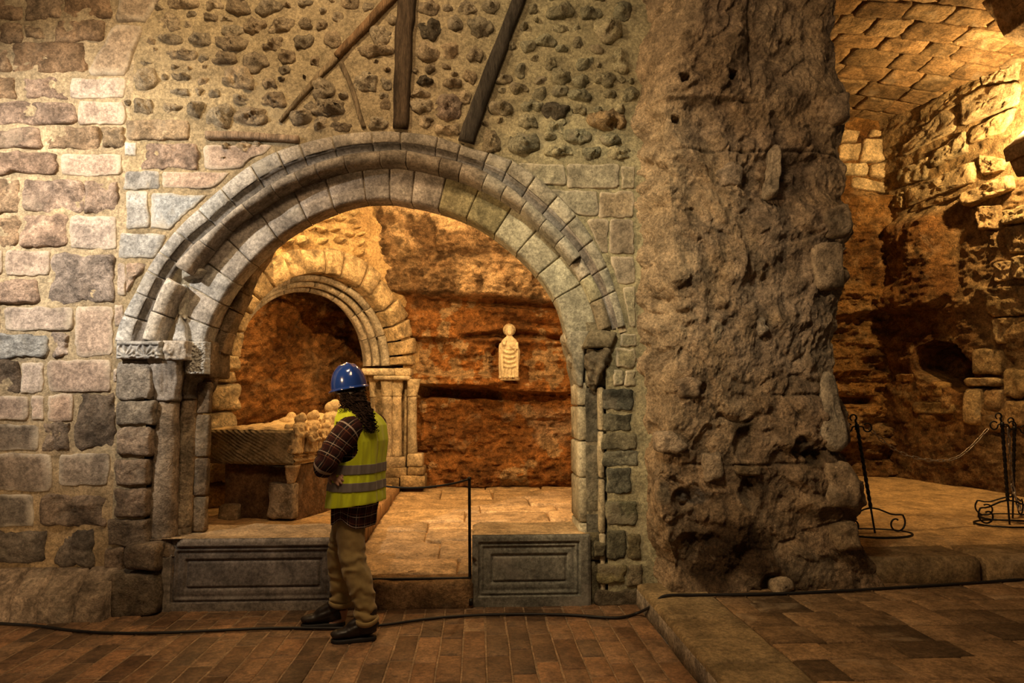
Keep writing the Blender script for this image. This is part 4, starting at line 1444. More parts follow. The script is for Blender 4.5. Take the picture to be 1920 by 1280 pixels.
# overhanging bulge above the ledge at the upper left, courses cut as shallow joints
zl = at(1320, 192, YP)[2]
bul = sm(GZ, zl - 0.02, zl + 0.03) * sm(1.0 - AA, 0.05, 0.3) * sm(AA, 0.1, 0.4) * (1 - sm(GZ, zl + 0.5, zl + 1.3) * 0.7)
disp += 0.07 * bul
joint = np.zeros_like(disp)
for py_, a0_, a1_ in ((192, 0.36, 1.02), (872, 0.5, 1.45), (742, 1.2, 1.75), (285, 0.4, 1.7)):
    zj = at(1400, py_, YP)[2] + 0.02 * fbm(np.stack([AA, AA * 0, AA * 0], -1), 4, 2)
    joint += np.exp(-((GZ - zj) / 0.010) ** 2) * sm(AA, a0_ - 0.05, a0_ + 0.02) * (1 - sm(AA, a1_ - 0.02, a1_ + 0.05))
disp -= 0.018 * joint
xv = at(1404, 100, YP)[0]
disp -= 0.03 * np.exp(-((GX - xv) / 0.012) ** 2) * sm(GZ, at(1404, 175, YP)[2], at(1404, 160, YP)[2])
# scooped hollows and dark worn foot
for (px, py, rx, rz, dep) in [(1400, 835, 0.10, 0.13, 0.05), (1505, 838, 0.09, 0.09, 0.06), (1530, 856, 0.07, 0.06, 0.07), (1285, 935, 0.11, 0.09, 0.07), (1340, 1050, 0.34, 0.20, 0.06), (1405, 925, 0.09, 0.13, 0.03), (1290, 735, 0.06, 0.05, 0.04), (1315, 728, 0.05, 0.05, 0.04), (1450, 1100, 0.1, 0.12, 0.04)]:
    c = at(px, py, YP)
    q = np.sqrt(((GX - c[0]) / rx) ** 2 + ((GZ - c[2]) / rz) ** 2) + 0.25 * fbm(nP + px, 6, 3)
    disp -= dep * (1 - sm(q, 0.55, 1.0)) * (AA > 0.3) * (AA < 1.75)
for (px, py) in [(1283, 150), (1371, 144), (1270, 220)]:       # put-log holes
    c = at(px, py, YP - 0.03)
    q = np.maximum(np.abs(GX - c[0]), np.abs(GZ - c[2])) + 0.008 * fbm(nP, 30, 2)
    disp -= 0.22 * (1 - sm(q, 0.022, 0.034)) * (AA > 0.3) * (AA < 1.5)
foot = sm(GZ, PZ + 0.02, PZ + 0.3)
disp = np.minimum(disp, 0.015) * (1 - foot) + disp * foot
nx = np.concatenate([np.full(na[0], -1.0) * 0.9, np.zeros(na[1]), np.ones(na[2])])
k = 12
ker = np.ones(2 * k + 1) / (2 * k + 1)
nx = np.convolve(np.pad(nx, k, mode='edge'), ker, 'valid')
ny = -np.sqrt(np.clip(1 - nx ** 2 * 0.96, 0.03, 1))
P[..., 0] += disp * nx
P[..., 1] += disp * ny
n1 = fbm(nP + 40, 1.6, 4)
n2 = fbm(nP + 60, 4.5, 4)
col = c_mix([(0.40, 0.30, 0.195), (0.33, 0.245, 0.17), (0.42, 0.29, 0.16)], [0.5 + n1, 0.4 - n1, 0.3 + n2], 2.0)
left_lit = 1 - sm(AA + 0.2 * n2, 0.28, 0.5)
col = col * (1 - 0.6 * left_lit[..., None]) + np.array([0.58, 0.44, 0.275]) * 0.6 * left_lit[..., None]  # left face coloured paler, as if lit from the left
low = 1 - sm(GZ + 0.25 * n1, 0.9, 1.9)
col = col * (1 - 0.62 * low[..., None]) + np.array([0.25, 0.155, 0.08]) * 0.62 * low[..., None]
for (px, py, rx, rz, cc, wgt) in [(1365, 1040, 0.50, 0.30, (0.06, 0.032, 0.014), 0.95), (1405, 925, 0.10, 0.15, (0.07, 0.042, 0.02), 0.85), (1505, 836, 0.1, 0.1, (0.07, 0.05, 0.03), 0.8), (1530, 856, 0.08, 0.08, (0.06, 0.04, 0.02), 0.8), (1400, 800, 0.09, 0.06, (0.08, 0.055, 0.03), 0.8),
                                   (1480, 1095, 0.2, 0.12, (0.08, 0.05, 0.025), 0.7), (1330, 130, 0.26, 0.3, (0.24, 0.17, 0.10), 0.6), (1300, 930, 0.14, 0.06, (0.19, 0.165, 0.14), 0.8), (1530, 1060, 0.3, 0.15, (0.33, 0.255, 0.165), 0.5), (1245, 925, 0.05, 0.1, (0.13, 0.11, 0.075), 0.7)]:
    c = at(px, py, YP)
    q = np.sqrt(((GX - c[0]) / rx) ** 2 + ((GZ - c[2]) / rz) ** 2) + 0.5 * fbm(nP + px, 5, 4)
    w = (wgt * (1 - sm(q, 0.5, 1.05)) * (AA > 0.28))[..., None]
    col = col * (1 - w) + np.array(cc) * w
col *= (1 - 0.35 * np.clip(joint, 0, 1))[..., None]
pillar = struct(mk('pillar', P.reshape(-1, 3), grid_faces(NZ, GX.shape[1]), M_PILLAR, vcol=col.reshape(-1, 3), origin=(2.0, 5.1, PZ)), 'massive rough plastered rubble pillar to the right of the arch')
# separate stones that show through the render
PPIL = Plane((0, YP - 0.015, 0), (1, 0, 0), (0, 0, 1))
for (pts, c, d) in [([(1443, 270), (1458, 268), (1456, 372), (1430, 374)], (0.40, 0.31, 0.21), 0.07), ([(1345, 320), (1372, 300), (1392, 318), (1388, 348), (1352, 352)], (0.36, 0.28, 0.2), 0.04),
                    ([(1545, 185), (1592, 172), (1592, 226), (1560, 232)], (0.33, 0.25, 0.17), 0.05), ([(1540, 395), (1590, 378), (1594, 440), (1548, 446)], (0.36, 0.28, 0.19), 0.05), ([(1520, 460), (1578, 452), (1582, 540), (1526, 545)], (0.33, 0.26, 0.18), 0.04),
                    ([(1540, 700), (1556, 690), (1580, 780), (1590, 835), (1560, 850), (1536, 820)], (0.34, 0.265, 0.18), 0.05), ([(1545, 870), (1590, 862), (1612, 905), (1610, 960), (1556, 950)], (0.34, 0.245, 0.15), 0.05),
                    ([(1560, 985), (1606, 975), (1616, 1030), (1570, 1035)], (0.27, 0.19, 0.11), 0.04), ([(1378, 872), (1432, 876), (1430, 892), (1380, 890)], (0.2, 0.14, 0.08), 0.03), ([(1262, 710), (1292, 700), (1316, 716), (1310, 745), (1272, 745)], (0.25, 0.19, 0.13), 0.05),
                    ([(1330, 600), (1352, 596), (1356, 640), (1336, 650)], (0.34, 0.27, 0.19), 0.04), ([(1412, 596), (1432, 590), (1446, 618), (1424, 632)], (0.30, 0.25, 0.19), 0.045), ([(1228, 812), (1262, 806), (1296, 838), (1268, 852), (1232, 846)], (0.37, 0.28, 0.19), 0.04),
                    ([(1316, 850), (1352, 846), (1356, 900), (1322, 905)], (0.31, 0.23, 0.15), 0.03), ([(1448, 1088), (1478, 1084), (1492, 1106), (1452, 1110)], (0.4, 0.3, 0.19), 0.04)]:
    stone('embedded_stone', PPIL.poly(pts), PPIL, d, pillar, M_ROUGH, c, amp=0.02, n=20, jitter=0.01, bw=0.03, rings=4, back=0.1)
# ------------------------------------------------------------------ rock of the chamber behind the arch
ORANGE, DBROWN, PALEROCK, BLACKROCK = (0.50, 0.215, 0.06), (0.22, 0.095, 0.03), (0.62, 0.41, 0.22), (0.06, 0.03, 0.012)


def rock_grid(x0, x1, z0, z1, res):
    nu, nv = int((x1 - x0) / res), int((z1 - z0) / res)
    return np.meshgrid(np.linspace(x0, x1, nu), np.linspace(z0, z1, nv))


X, Z = rock_grid(-1.3, 2.45, 0.25, 4.75, 0.0105)
Q = np.stack([X, Z, X * 0], -1)
Qs = np.stack([X * 0.45, Z * 1.6, X * 0], -1)                    # stretched along the beds
zw = Z + 0.07 * fbm(Q + 1, 0.9, 3) + 0.035 * fbm(Qs + 5, 2.5, 3) + 0.03 * X
d = 0.16 * (fbm(Q + 9, 0.8, 3)) + 0.17 * fbm(Qs, 2.2, 6, 0.6) + 0.09 * fbm(Q + 3, 5, 5, 0.6) + 0.10 * (ridged(Qs + 11, 2.6, 5) - 0.6)
d += 0.045 * (ridged(np.stack([X * 0.8, Z * 1.5, X * 0], -1) + 21, 7, 4) - 0.62) + 0.02 * fbm(Q + 13, 18, 3)
slotx = 1 - sm(X + 0.12 * fbm(Q, 2, 2), 0.22, 0.40)
d += -0.26 * sm(zw, 1.50, 1.56) * (1 - sm(zw, 1.64, 1.68)) * slotx * sm(X, -1.0, -0.75)      # dark slot under the ledge
d += 0.20 * sm(zw, 1.66, 1.70) * (1 - sm(zw, 1.80, 1.84))                                     # ledge of the statue
d += -0.10 * sm(zw, 1.82, 1.86) * (1 - sm(zw, 2.30, 2.36))
cr = sm(X, -0.35, -0.1)
d += -0.26 * cr * np.exp(-((zw - 2.40 - 0.05 * np.sin(2.2 * X)) / 0.045) ** 2)                  # open crevice
d += -0.14 * np.exp(-((zw - 2.60) / 0.05) ** 2) * sm(X, 0.2, 0.6)
d += -0.16 * np.exp(-((zw - 2.83) / 0.04) ** 2) * (0.4 + 0.6 * sm(X, -0.8, 0.0))                # undercut of the pale bed
up = sm(zw, 2.84, 2.93)
d += up * (0.26 + 0.22 * np.clip(zw - 2.9, 0, 3))
d += -0.10 * np.exp(-((zw - 3.38 - 0.12 * X) / 0.06) ** 2) * up
d += 0.10 * (1 - sm(zw, 0.4, 1.2)) * 1.0
niche = np.hypot((X - 0.43) / 0.30, (Z - 2.05) / 0.42)
d += -0.10 * (1 - sm(niche, 0.7, 1.1)) * sm(Z, 1.8, 1.84)
pits = up * sm(fbm(Q + 30, 5, 4), 0.12, 0.4)
d -= 0.04 * pits
Yc = 9.12 - d
P = np.stack([X, Yc, Z - 0.067], -1)
n1, n2, n3 = fbm(Qs + 14, 2.6, 5), fbm(Q + 21, 2.0, 5), fbm(Q + 4, 7, 4)
lowc = c_mix([ORANGE, DBROWN, PALEROCK, (0.36, 0.15, 0.045)], [0.5 + 0.8 * n1, 0.25 - 1.2 * n2, 1.9 * sm(n2 + 0.6 * n3, 0.20, 0.30), 0.4 + n3], 2.5)
upc = c_mix([(0.66, 0.46, 0.27), (0.52, 0.31, 0.15), (0.26, 0.14, 0.06)], [1.1 + 0.9 * n1, 0.35 - n3, 0.2 - 1.4 * n2], 2.0)
col = lowc * (1 - up[..., None]) + upc * up[..., None]
b2 = (sm(Z, 0.85, 1.1) * (1 - sm(Z, 1.3, 1.5)) * sm(n2 + 0.5 * n3 + 0.25 * X, 0.0, 0.25))[..., None]
col = col * (1 - 0.7 * b2) + np.array((0.56, 0.38, 0.24)) * 0.7 * b2
dk = np.clip(0.8 * pits + 0.6 * up * sm(-n2 - 0.3 * X, 0.18, 0.4), 0, 0.8)[..., None]
col = col * (1 - dk) + np.array((0.12, 0.06, 0.025)) * dk
wall_back = struct(mk('wall_back', P.reshape(-1, 3), grid_faces(*X.shape), M_ROCK, vcol=col.reshape(-1, 3), origin=(0.2, 9.2, 0.3)), 'layered orange rock face with ledge, crevices and pale upper bed')
# rock vault closing the chamber, and the rock between chamber and chapel
nu, nv = 90, 60
A, Bq = np.meshgrid(np.linspace(-4.7, 2.6, nu), np.linspace(5.5, 10.8, nv))
P = np.stack([A, Bq, 4.62 + 0.12 * fbm(np.stack([A, Bq, A * 0], -1), 1.2, 4)], -1)
struct(mk('ceiling_rock', P.reshape(-1, 3), grid_faces(nv, nu), M_ROCK, vcol=np.tile((0.40, 0.24, 0.11), (nu * nv, 1)), origin=(-1, 8, 4.6)), 'rock roof of the chamber')
nu, nv = 70, 80
A, Bq = np.meshgrid(np.linspace(5.2, 9.6, nu), np.linspace(0.0, 5.3, nv))
P = np.stack([2.42 - 0.08 * fbm(np.stack([A, Bq, A * 0], -1), 1.6, 4), A, Bq], -1)
struct(mk('wall_between', P.reshape(-1, 3), grid_faces(nv, nu), M_ROCK, vcol=np.tile((0.40, 0.22, 0.09), (nu * nv, 1)), origin=(2.4, 7.4, 0)), 'rock between chamber and side chapel')
# back of the arch wall, seen from the chamber
bx = [(-4.7, at(250, 600, 5.5)[0]), (at(1150, 600, 5.5)[0], 2.5)]
for k, (x0, x1) in enumerate(bx):
    V, Fc = rough_block(((x0 + x1) / 2, 5.62, 2.3), (x1 - x0, 0.14, 4.8), 0.03, 3, cuts=14)
    struct(mk('wall_inner_face', V, Fc, M_RUBBLE, color=(0.33, 0.23, 0.13)), 'rough inner face of the arch wall')

# ------------------------------------------------------------------ inner arch over the tomb, set obliquely
PA = np.array([-2.60, 7.50])
U2 = np.array([1.51, 1.50]) / math.hypot(1.51, 1.50)
INN = Plane((PA[0], PA[1], -0.067), (U2[0], U2[1], 0), (0, 0, 1))
UC, ZC, RI, RO = 1.065, 1.98, 1.06, 1.33
# wall over it
U, Z = rock_grid(-1.9, 2.75, 0.35, 4.7, 0.016)
rad = np.hypot(U - UC, np.maximum(Z - ZC, 0))
Q = np.stack([U, Z, U * 0], -1)
dd = 0.02 + 0.05 * fbm(Q, 2.2, 4) + 0.02 * fbm(Q + 7, 9, 3) + 0.06 * sm(Z, 3.2, 3.5)
P = INN.world(np.stack([U, Z], -1), dd)
cu, cz = 0.5 * (U[:-1, :-1] + U[1:, 1:]), 0.5 * (Z[:-1, :-1] + Z[1:, 1:])
hm = ~((np.hypot(cu - UC, np.maximum(cz - ZC, 0)) < 1.18) & (cz > 0))
hm &= ~((cz < ZC) & (cu > -0.02) & (cu < 2.16))
n1 = fbm(Q + 3, 1.5, 4)
col = c_mix([(0.52, 0.37, 0.19), (0.40, 0.25, 0.11)], [0.6 + n1, 0.5 - n1])
Fc = grid_faces(*U.shape, mask=hm)
V, Fc, C2 = compact(P.reshape(-1, 3), Fc, col.reshape(-1, 3))
wall_tomb = struct(mk('wall_tomb', V, Fc, M_MORTAR, vcol=C2, origin=(PA[0], PA[1], 0.4)), 'rubble wall with the small arch over the tomb')
pl = []
for _ in range(7000):
    u, z = RNG.uniform(-0.6, 2.4), RNG.uniform(2.3, 4.4)
    if math.hypot(u - UC, z - ZC) < RO + 0.10 or u > 2.0 - 0.42 * (z - 2.4):
        continue
    w = RNG.uniform(0.10, 0.30) * (1.15 - 0.22 * u)
    h = w * RNG.uniform(0.45, 0.8)
    if any(abs(u - q[0]) < (w + q[2]) * 0.49 and abs(z - q[1]) < (h + q[3]) * 0.50 for q in pl):
        continue
    pl.append((u, z, w, h))
for (u, z, w, h) in pl[:230]:
    th = np.linspace(0, 2 * np.pi, 12, endpoint=False) + RNG.uniform(0, 1)
    rr = RNG.uniform(0.75, 1.1, 12)
    pts = np.stack([u + 0.5 * w * rr * np.cos(th), z + 0.5 * h * rr * np.sin(th)], 1)
    stone('rubble', pts, INN, 0.13 + 0.25 * w, wall_tomb, M_RUBBLE, (0.56, 0.40, 0.21), amp=0.05, n=18, jitter=0.014, bw=0.03, rings=4, freq=14, var=0.2, flat=0.25, back=0.12)
tarch = empty('tomb_arch', (PA[0] + U2[0] * UC, PA[1] + U2[1] * UC, ZC), 'smaller round arch over the tomb, amber lit, seen through the big arch', 'arch')


def arc_stone(name, a0, a1, prof, mat, color, gap=0.012, amp=0.012, nt=7, skirt=0.25):
    """prof: (radius, depth towards the viewer)"""
    SEED[0] += 1
    G = []
    lo_, hi_ = a0 + gap, a1 - gap
    for k, t in enumerate(np.r_[lo_, np.linspace(lo_ + 0.012, hi_ - 0.012, nt), hi_]):
        e = 0.012 if k in (0, nt + 1) else 0
        G.append([INN.world(np.array([[UC - r * math.cos(t), ZC + r * math.sin(t)]]), np.array([dp - e]))[0] for r, dp in prof])
    G = np.array(G)
    nse = fbm(G + SEED[0] * 1.7, 7, 3)
    G = G + amp * nse[..., None] * INN.n + 0.6 * amp * np.stack([fbm(G + SEED[0] + 3 * i, 7, 2) for i in range(3)], -1)
    a, b = G[:1].copy(), G[-1:].copy()
    for q in (a, b):
        dep = (q - INN.O) @ INN.n
        q -= np.maximum(dep + skirt, 0)[..., None] * INN.n
    G = np.concatenate([a, G, b], 0)
    c = np.array(color) * RNG.uniform(0.85, 1.1)
    return mk(name, G.reshape(-1, 3), grid_faces(G.shape[0], G.shape[1]), mat, tarch, color=tuple(np.clip(c, 0, 1)))


aa = [0.0]
while aa[-1] < math.pi:
    aa.append(aa[-1] + RNG.uniform(0.17, 0.27))
aa[-1] = math.pi
if aa[-1] - aa[-2] < 0.1:
    aa.pop(-2)
for a0, a1 in zip(aa[:-1], aa[1:]):
    m = 0.5 * (a0 + a1)
    ro = RO + (0.06 * RNG.random())
    arc_stone('voussoir', a0, a1, [(ro + 0.03, -0.1), (ro, 0.09), (ro - 0.1, 0.12), (RI + 0.1, 0.12), (RI + 0.01, 0.115), (RI, 0.09), (RI, -0.03), (RI + 0.01, -0.12)], M_ROUGH, (0.56, 0.42, 0.25), amp=0.016)
for k, (r, dp, rr_, c) in enumerate([(1.045, -0.15, 0.055, (0.50, 0.45, 0.38)), (0.975, -0.26, 0.045, (0.46, 0.41, 0.34)), (0.92, -0.36, 0.04, (0.44, 0.38, 0.31))]):
    ed = np.linspace(0.0, math.pi, 9)
    for a0, a1 in zip(ed[:-1], ed[1:]):
        pr = [(r + 0.09, dp + 0.02)] + [(r + rr_ * math.cos(q), dp + rr_ * math.sin(q)) for q in np.linspace(0.3, 3.3, 8)] + [(r + 0.05, dp - 0.2)]
        arc_stone('roll_moulding', a0, a1, pr, M_ARCH, c, amp=0.005, gap=0.003, nt=8)
# near pier of pale stones
zz_ = [DZ - 0.05, 0.68, 0.92, 1.20, 1.42, 1.70, 1.84, 2.02]
for k, (z0, z1) in enumerate(zip(zz_[:-1], zz_[1:])):
    sp = [(-0.62, -0.01)] if k % 2 else [(-0.62, -0.34), (-0.33, 0.02)]
    for (u0, u1) in sp:
        pts = np.array([(u0, z0 + 0.006), (u1, z0 + 0.006), (u1, z1 - 0.006), (u0, z1 - 0.006)])
        stone('pier_stone', pts, INN, 0.13 + RNG.uniform(-0.02, 0.03), wall_tomb, M_ROUGH, (0.60, 0.46, 0.28), amp=0.03, n=22, jitter=0.014, bw=0.04, rings=4, back=0.35)
# rock behind the recess
U, Z = rock_grid(-2.2, 4.2, 0.3, 4.6, 0.02)
Q = np.stack([U, Z, U * 0], -1)
Qs = np.stack([U * 0.5 + Z * 0.15, Z * 1.5 - 0.2 * U, U * 0], -1)
dd = -1.25 + 0.16 * fbm(Q + 2, 0.9, 3) + 0.20 * fbm(Qs + 6, 2.4, 6, 0.6) + 0.08 * fbm(Q + 9, 6, 5, 0.6) + 0.30 * sm(Z, 2.3, 3.3) + 0.06 * (ridged(Qs + 2, 3.2, 4) - 0.5)
P = INN.world(np.stack([U, Z], -1), dd)
n1, n2 = fbm(Qs + 31, 2.2, 5), fbm(Q + 41, 3, 5)
col = c_mix([(0.46, 0.20, 0.055), DBROWN, (0.50, 0.27, 0.11)], [0.5 + n1, 0.35 - n2, 0.2 + n2], 2.5)
struct(mk('wall_recess', P.reshape(-1, 3), grid_faces(*U.shape), M_ROCK, vcol=col.reshape(-1, 3), origin=(-2.5, 9.2, 0.4)), 'red brown rock at the back of the tomb recess')
U, Z = rock_grid(0, 1.5, 0.3, 4.4, 0.04)
O3 = INN.world(np.array([[-0.75, 0.0]]), np.array([0.25]))[0]
SIDE = Plane(O3, (-INN.n[0], -INN.n[1], 0), (0, 0, 1))
dd = 0.1 * fbm(np.stack([U, Z, U * 0 + 50], -1), 1.5, 4)
P = SIDE.world(np.stack([U, Z], -1), dd)
struct(mk('wall_recess_side', P.reshape(-1, 3), grid_faces(*U.shape), M_ROCK, vcol=np.tile((0.52, 0.34, 0.17), (U.size, 1)), origin=(-3.5, 8, 0.4)), 'rock at the near side of the tomb recess')

# ------------------------------------------------------------------ clustered columns at the far end of that arch
YC = 8.86
gz = 0.33
cl = empty('clustered_columns', at(735, 910, YC) * np.array([1, 1, 0]) + np.array([0, 0, gz]), 'cluster of short worn columns with capitals carrying the tomb arch', 'column')


def pxbox(x0, y0, x1, y1, Y, depth):
    a, b = at(x0, y1, Y), at(x1, y0, Y)
    return ((a[0] + b[0]) / 2, Y + depth / 2, (a[2] + b[2]) / 2), (b[0] - a[0], depth, b[2] - a[2])


def pb(name, x0, y0, x1, y1, Y, depth, color, mat=None, amp=0.008, cuts=6, parent=None):
    c, s = pxbox(x0, y0, x1, y1, Y, depth)
    V, Fc = rough_block(c, s, amp, 10, cuts=cuts)
    return mk(name, V, Fc, mat or M_ARCH, parent or cl, color=color)


pb('abacus', 677, 690, 740, 703, YC - 0.1, 0.5, (0.50, 0.42, 0.30))
pb('abacus', 700, 704, 768, 712, YC - 0.13, 0.5, (0.50, 0.42, 0.30))
pb('abacus', 735, 690, 770, 704, YC - 0.06, 0.4, (0.52, 0.42, 0.28))
for (x, yb, yt, r, Y, c, w) in [(703, 862, 745, 0.06, YC + 0.12, (0.30, 0.24, 0.17), 0.075), (726, 858, 743, 0.062, YC, (0.44, 0.35, 0.24), 0.085), (744, 858, 743, 0.062, YC + 0.02, (0.46, 0.36, 0.24), 0.085), (773, 852, 743, 0.058, YC - 0.02, (0.48, 0.39, 0.27), 0.085)]:
    V, Fc = shaft(at(x, yb, Y), at(x, yt, Y), r * 1.05, r, n=20, k=16)
    mk('shaft', V, Fc, M_ARCH, cl, color=c)
    p, q = at(x, yt, Y), at(x + (3 if x > 760 else 0), 711 if x > 715 else 704, Y)
    V, Fc = capital(p, r, q, (w, w), n=36, m=14, leaves=4, amp=0.010, phase=0.4)
    mk('capital', V, Fc, M_ARCH, cl, color=(0.52, 0.42, 0.28))
pb('pier_strip', 757, 712, 764, 862, YC + 0.05, 0.3, (0.52, 0.42, 0.28))
pb('base', 720, 857, 760, 877, YC - 0.12, 0.4, (0.38, 0.29, 0.19))
pb('base', 763, 851, 792, 875, YC - 0.13, 0.3, (0.54, 0.42, 0.27))
pb('plinth_block', 716, 877, 762, 896, YC - 0.16, 0.5, (0.36, 0.26, 0.15), M_ROUGH)
pb('plinth_block', 764, 876, 795, 891, YC - 0.17, 0.4, (0.44, 0.31, 0.17), M_ROUGH)
pb('plinth_block', 712, 896, 748, 916, YC - 0.18, 0.5, (0.40, 0.28, 0.15), M_ROUGH)
pb('plinth_block', 750, 892, 797, 916, YC - 0.18, 0.4, (0.46, 0.33, 0.18), M_ROUGH)
pb('pier_core', 694, 712, 764, 912, YC + 0.06, 0.3, (0.3, 0.22, 0.13), M_ROUGH)

# ------------------------------------------------------------------ tomb
TO = at(390, 803, 6.65)
axis = np.array([0.287, 0.958, 0.0])
axis /= np.linalg.norm(axis)
tr = np.array([axis[1], -axis[0], 0])
TW, TL = 0.91, 1.62
zt, zbm = at(470, 806, 6.55)[2], at(470, 870, 6.55)[2]
tomb = empty('stone_tomb', (TO[0] + tr[0] * TW / 2 + axis[0] * TL / 2, TO[1] + tr[1] * TW / 2 + axis[1] * TL / 2, DZ), 'stone tomb with chiselled end, recumbent lid and carved side figures', 'tomb')
T = lambda r, a, z: np.array([TO[0], TO[1], 0]) + tr * r + axis * a + np.array([0, 0, z])


def tomb_pts(r, a, z):
    return np.array([TO[0], TO[1], 0]) + r[..., None] * tr + a[..., None] * axis + np.stack([z * 0, z * 0, z], -1)


# chest: near end with diagonal chisel strokes, long side with moulding
res = 0.006
U, Vv = np.meshgrid(np.linspace(0, TW, int(TW / res)), np.linspace(zbm, zt, int((zt - zbm) / res)))
Q = np.stack([U, Vv, U * 0], -1)
s1 = (U * 0.55 + Vv) * 1.0 + 0.02 * fbm(Q, 5, 3)
strokes = np.sin(s1 * 2 * np.pi / 0.034) * (0.35 + 0.65 * sm(fbm(np.stack([U * 5 - Vv * 6, s1 * 14, U * 0], -1), 1.0, 3), -0.3, 0.3))
fade = 1 - 0.75 * sm(U, 0.55, 0.75)
e = np.minimum(np.minimum(U, TW - U), np.minimum(Vv - zbm, zt - Vv))
dd = -0.02 * (1 - sm(e, 0, 0.025)) + 0.011 * strokes * fade + 0.012 * fbm(Q + 3, 6, 4)
P = tomb_pts(U, -dd, Vv)
mk('chiselled_end', P.reshape(-1, 3), grid_faces(*U.shape), M_TOMB, tomb, color=(0.25, 0.19, 0.11))
A_, Vv = np.meshgrid(np.linspace(0, TL, 150), np.linspace(zbm, zt, 50))
h = (Vv - zbm) / (zt - zbm)
dd = 0.03 * np.exp(-((h - 0.12) / 0.06) ** 2) + 0.025 * np.exp(-((h - 0.26) / 0.03) ** 2) - 0.05 * sm(h, 0.32, 0.4) * (1 - sm(h, 0.93, 0.97)) + 0.006 * fbm(np.stack([A_, Vv, A_ * 0], -1), 9, 3)
P = tomb_pts(TW + dd - 0.01, A_, Vv)
mk('carved_side', P.reshape(-1, 3), grid_faces(*A_.shape), M_TOMB, tomb, color=(0.42, 0.29, 0.15))
V, Fc = box((0, 0, 0), (TW - 0.09, TL - 0.04, zt - zbm - 0.03), 0)
V = np.array([T(TW / 2 + v[0] - 0.02, TL / 2 + v[1] + 0.01, (zt + zbm) / 2 + v[2]) for v in V])
mk('chest_core', V, Fc, M_TOMB, tomb, color=(0.3, 0.21, 0.12), smooth=False)
# lid: draped mound with the recumbent figure
R_, A_ = np.meshgrid(np.linspace(0.0, TW, 80), np.linspace(0.03, TL, 130))
rc = (R_ - TW / 2) / (TW / 2)
body = np.clip(1 - (rc / 0.62) ** 2, 0, 1) ** 0.6
prof = np.interp(A_, [0, 0.2, 0.5, 0.9, 1.3, 1.62], [0.01, 0.03, 0.06, 0.10, 0.15, 0.13])
hl = 0.02 + prof * body * 0.75 + 0.012 * np.sin(R_ * 34 + 4 * fbm(np.stack([A_ * 2, R_, R_ * 0], -1), 1.5, 3)) * body + 0.012 * fbm(np.stack([A_, R_, R_ * 0], -1), 9, 3)
edge = np.minimum(np.minimum(R_, TW - R_), np.minimum(A_ - 0.02, TL - A_))
hl = hl * sm(edge, 0, 0.03)
P = tomb_pts(R_, A_, zt + hl - 0.005)
mk('recumbent_lid', P.reshape(-1, 3), grid_faces(*R_.shape), M_STATUE, tomb, color=(0.62, 0.45, 0.24))
V, Fc, N = remesh([ellipsoid(T(0.50, 0.62, zt + 0.10), (0.055, 0.05, 0.06)), ellipsoid(T(0.47, 0.60, zt + 0.06), (0.10, 0.07, 0.05))], 0.01, 2)
mk('lid_head', V, Fc, M_STATUE, tomb, color=(0.60, 0.43, 0.23))


def small_figure(r, a, zb, h, name='side_figure', lean=0.0, bend=0.0, color=(0.56, 0.40, 0.21)):
    """robed mourner in high relief: bent body, cowled head, sleeves meeting in front"""
    c = T(r, a, zb)
    up = np.array([0, 0, 1.0])
    o = tr
    s = c + o * lean + axis * bend
    parts = [tube(spline([c, c + up * h * 0.25, c * 0.5 + s * 0.5 + up * h * 0.5, s + up * h * 0.72, s + up * h * 0.8], 12), spline([[h * 0.23, h * 0.19], [h * 0.19, h * 0.17], [h * 0.18, h * 0.17], [h * 0.20, h * 0.15], [h * 0.08, h * 0.08]], 12), 14),
             ellipsoid(s + up * h * 0.90 + o * h * 0.05, (h * 0.12, h * 0.12, h * 0.135)), ellipsoid(s + up * h * 0.86 - o * h * 0.02, (h * 0.14, h * 0.14, h * 0.13)),
             ellipsoid(s + up * h * 0.88 + o * h * 0.16, (h * 0.04, h * 0.04, h * 0.05))]
    for q in (-1, 1):
        parts.append(tube(spline([s + up * h * 0.72 + axis * q * h * 0.17, s + up * h * 0.46 + axis * q * h * 0.24 + o * h * 0.08, s + up * h * 0.52 + axis * q * h * 0.06 + o * h * 0.26], 8), np.linspace(h * 0.085, h * 0.05, 8), 8))
        parts.append(tube([c + up * h * 0.02 + axis * q * h * 0.14 + o * h * 0.1, c + up * h * 0.4 + axis * q * h * 0.1 + o * h * 0.15], [h * 0.07, h * 0.05], 8))
    V, Fc, N = remesh(parts, 0.0065, 2)
    q = (V - c)
    V = V + N * (0.006 * np.sin(q @ axis * 130 + q[:, 2] * 30 + 4 * fbm(V, 8, 2)) * (q[:, 2] < h * 0.66))[:, None] + N * (0.004 * fbm(V, 30, 3))[:, None]
    return mk(name, V, Fc, M_STATUE, tomb, color=tuple(np.array(color) * RNG.uniform(0.85, 1.1)))


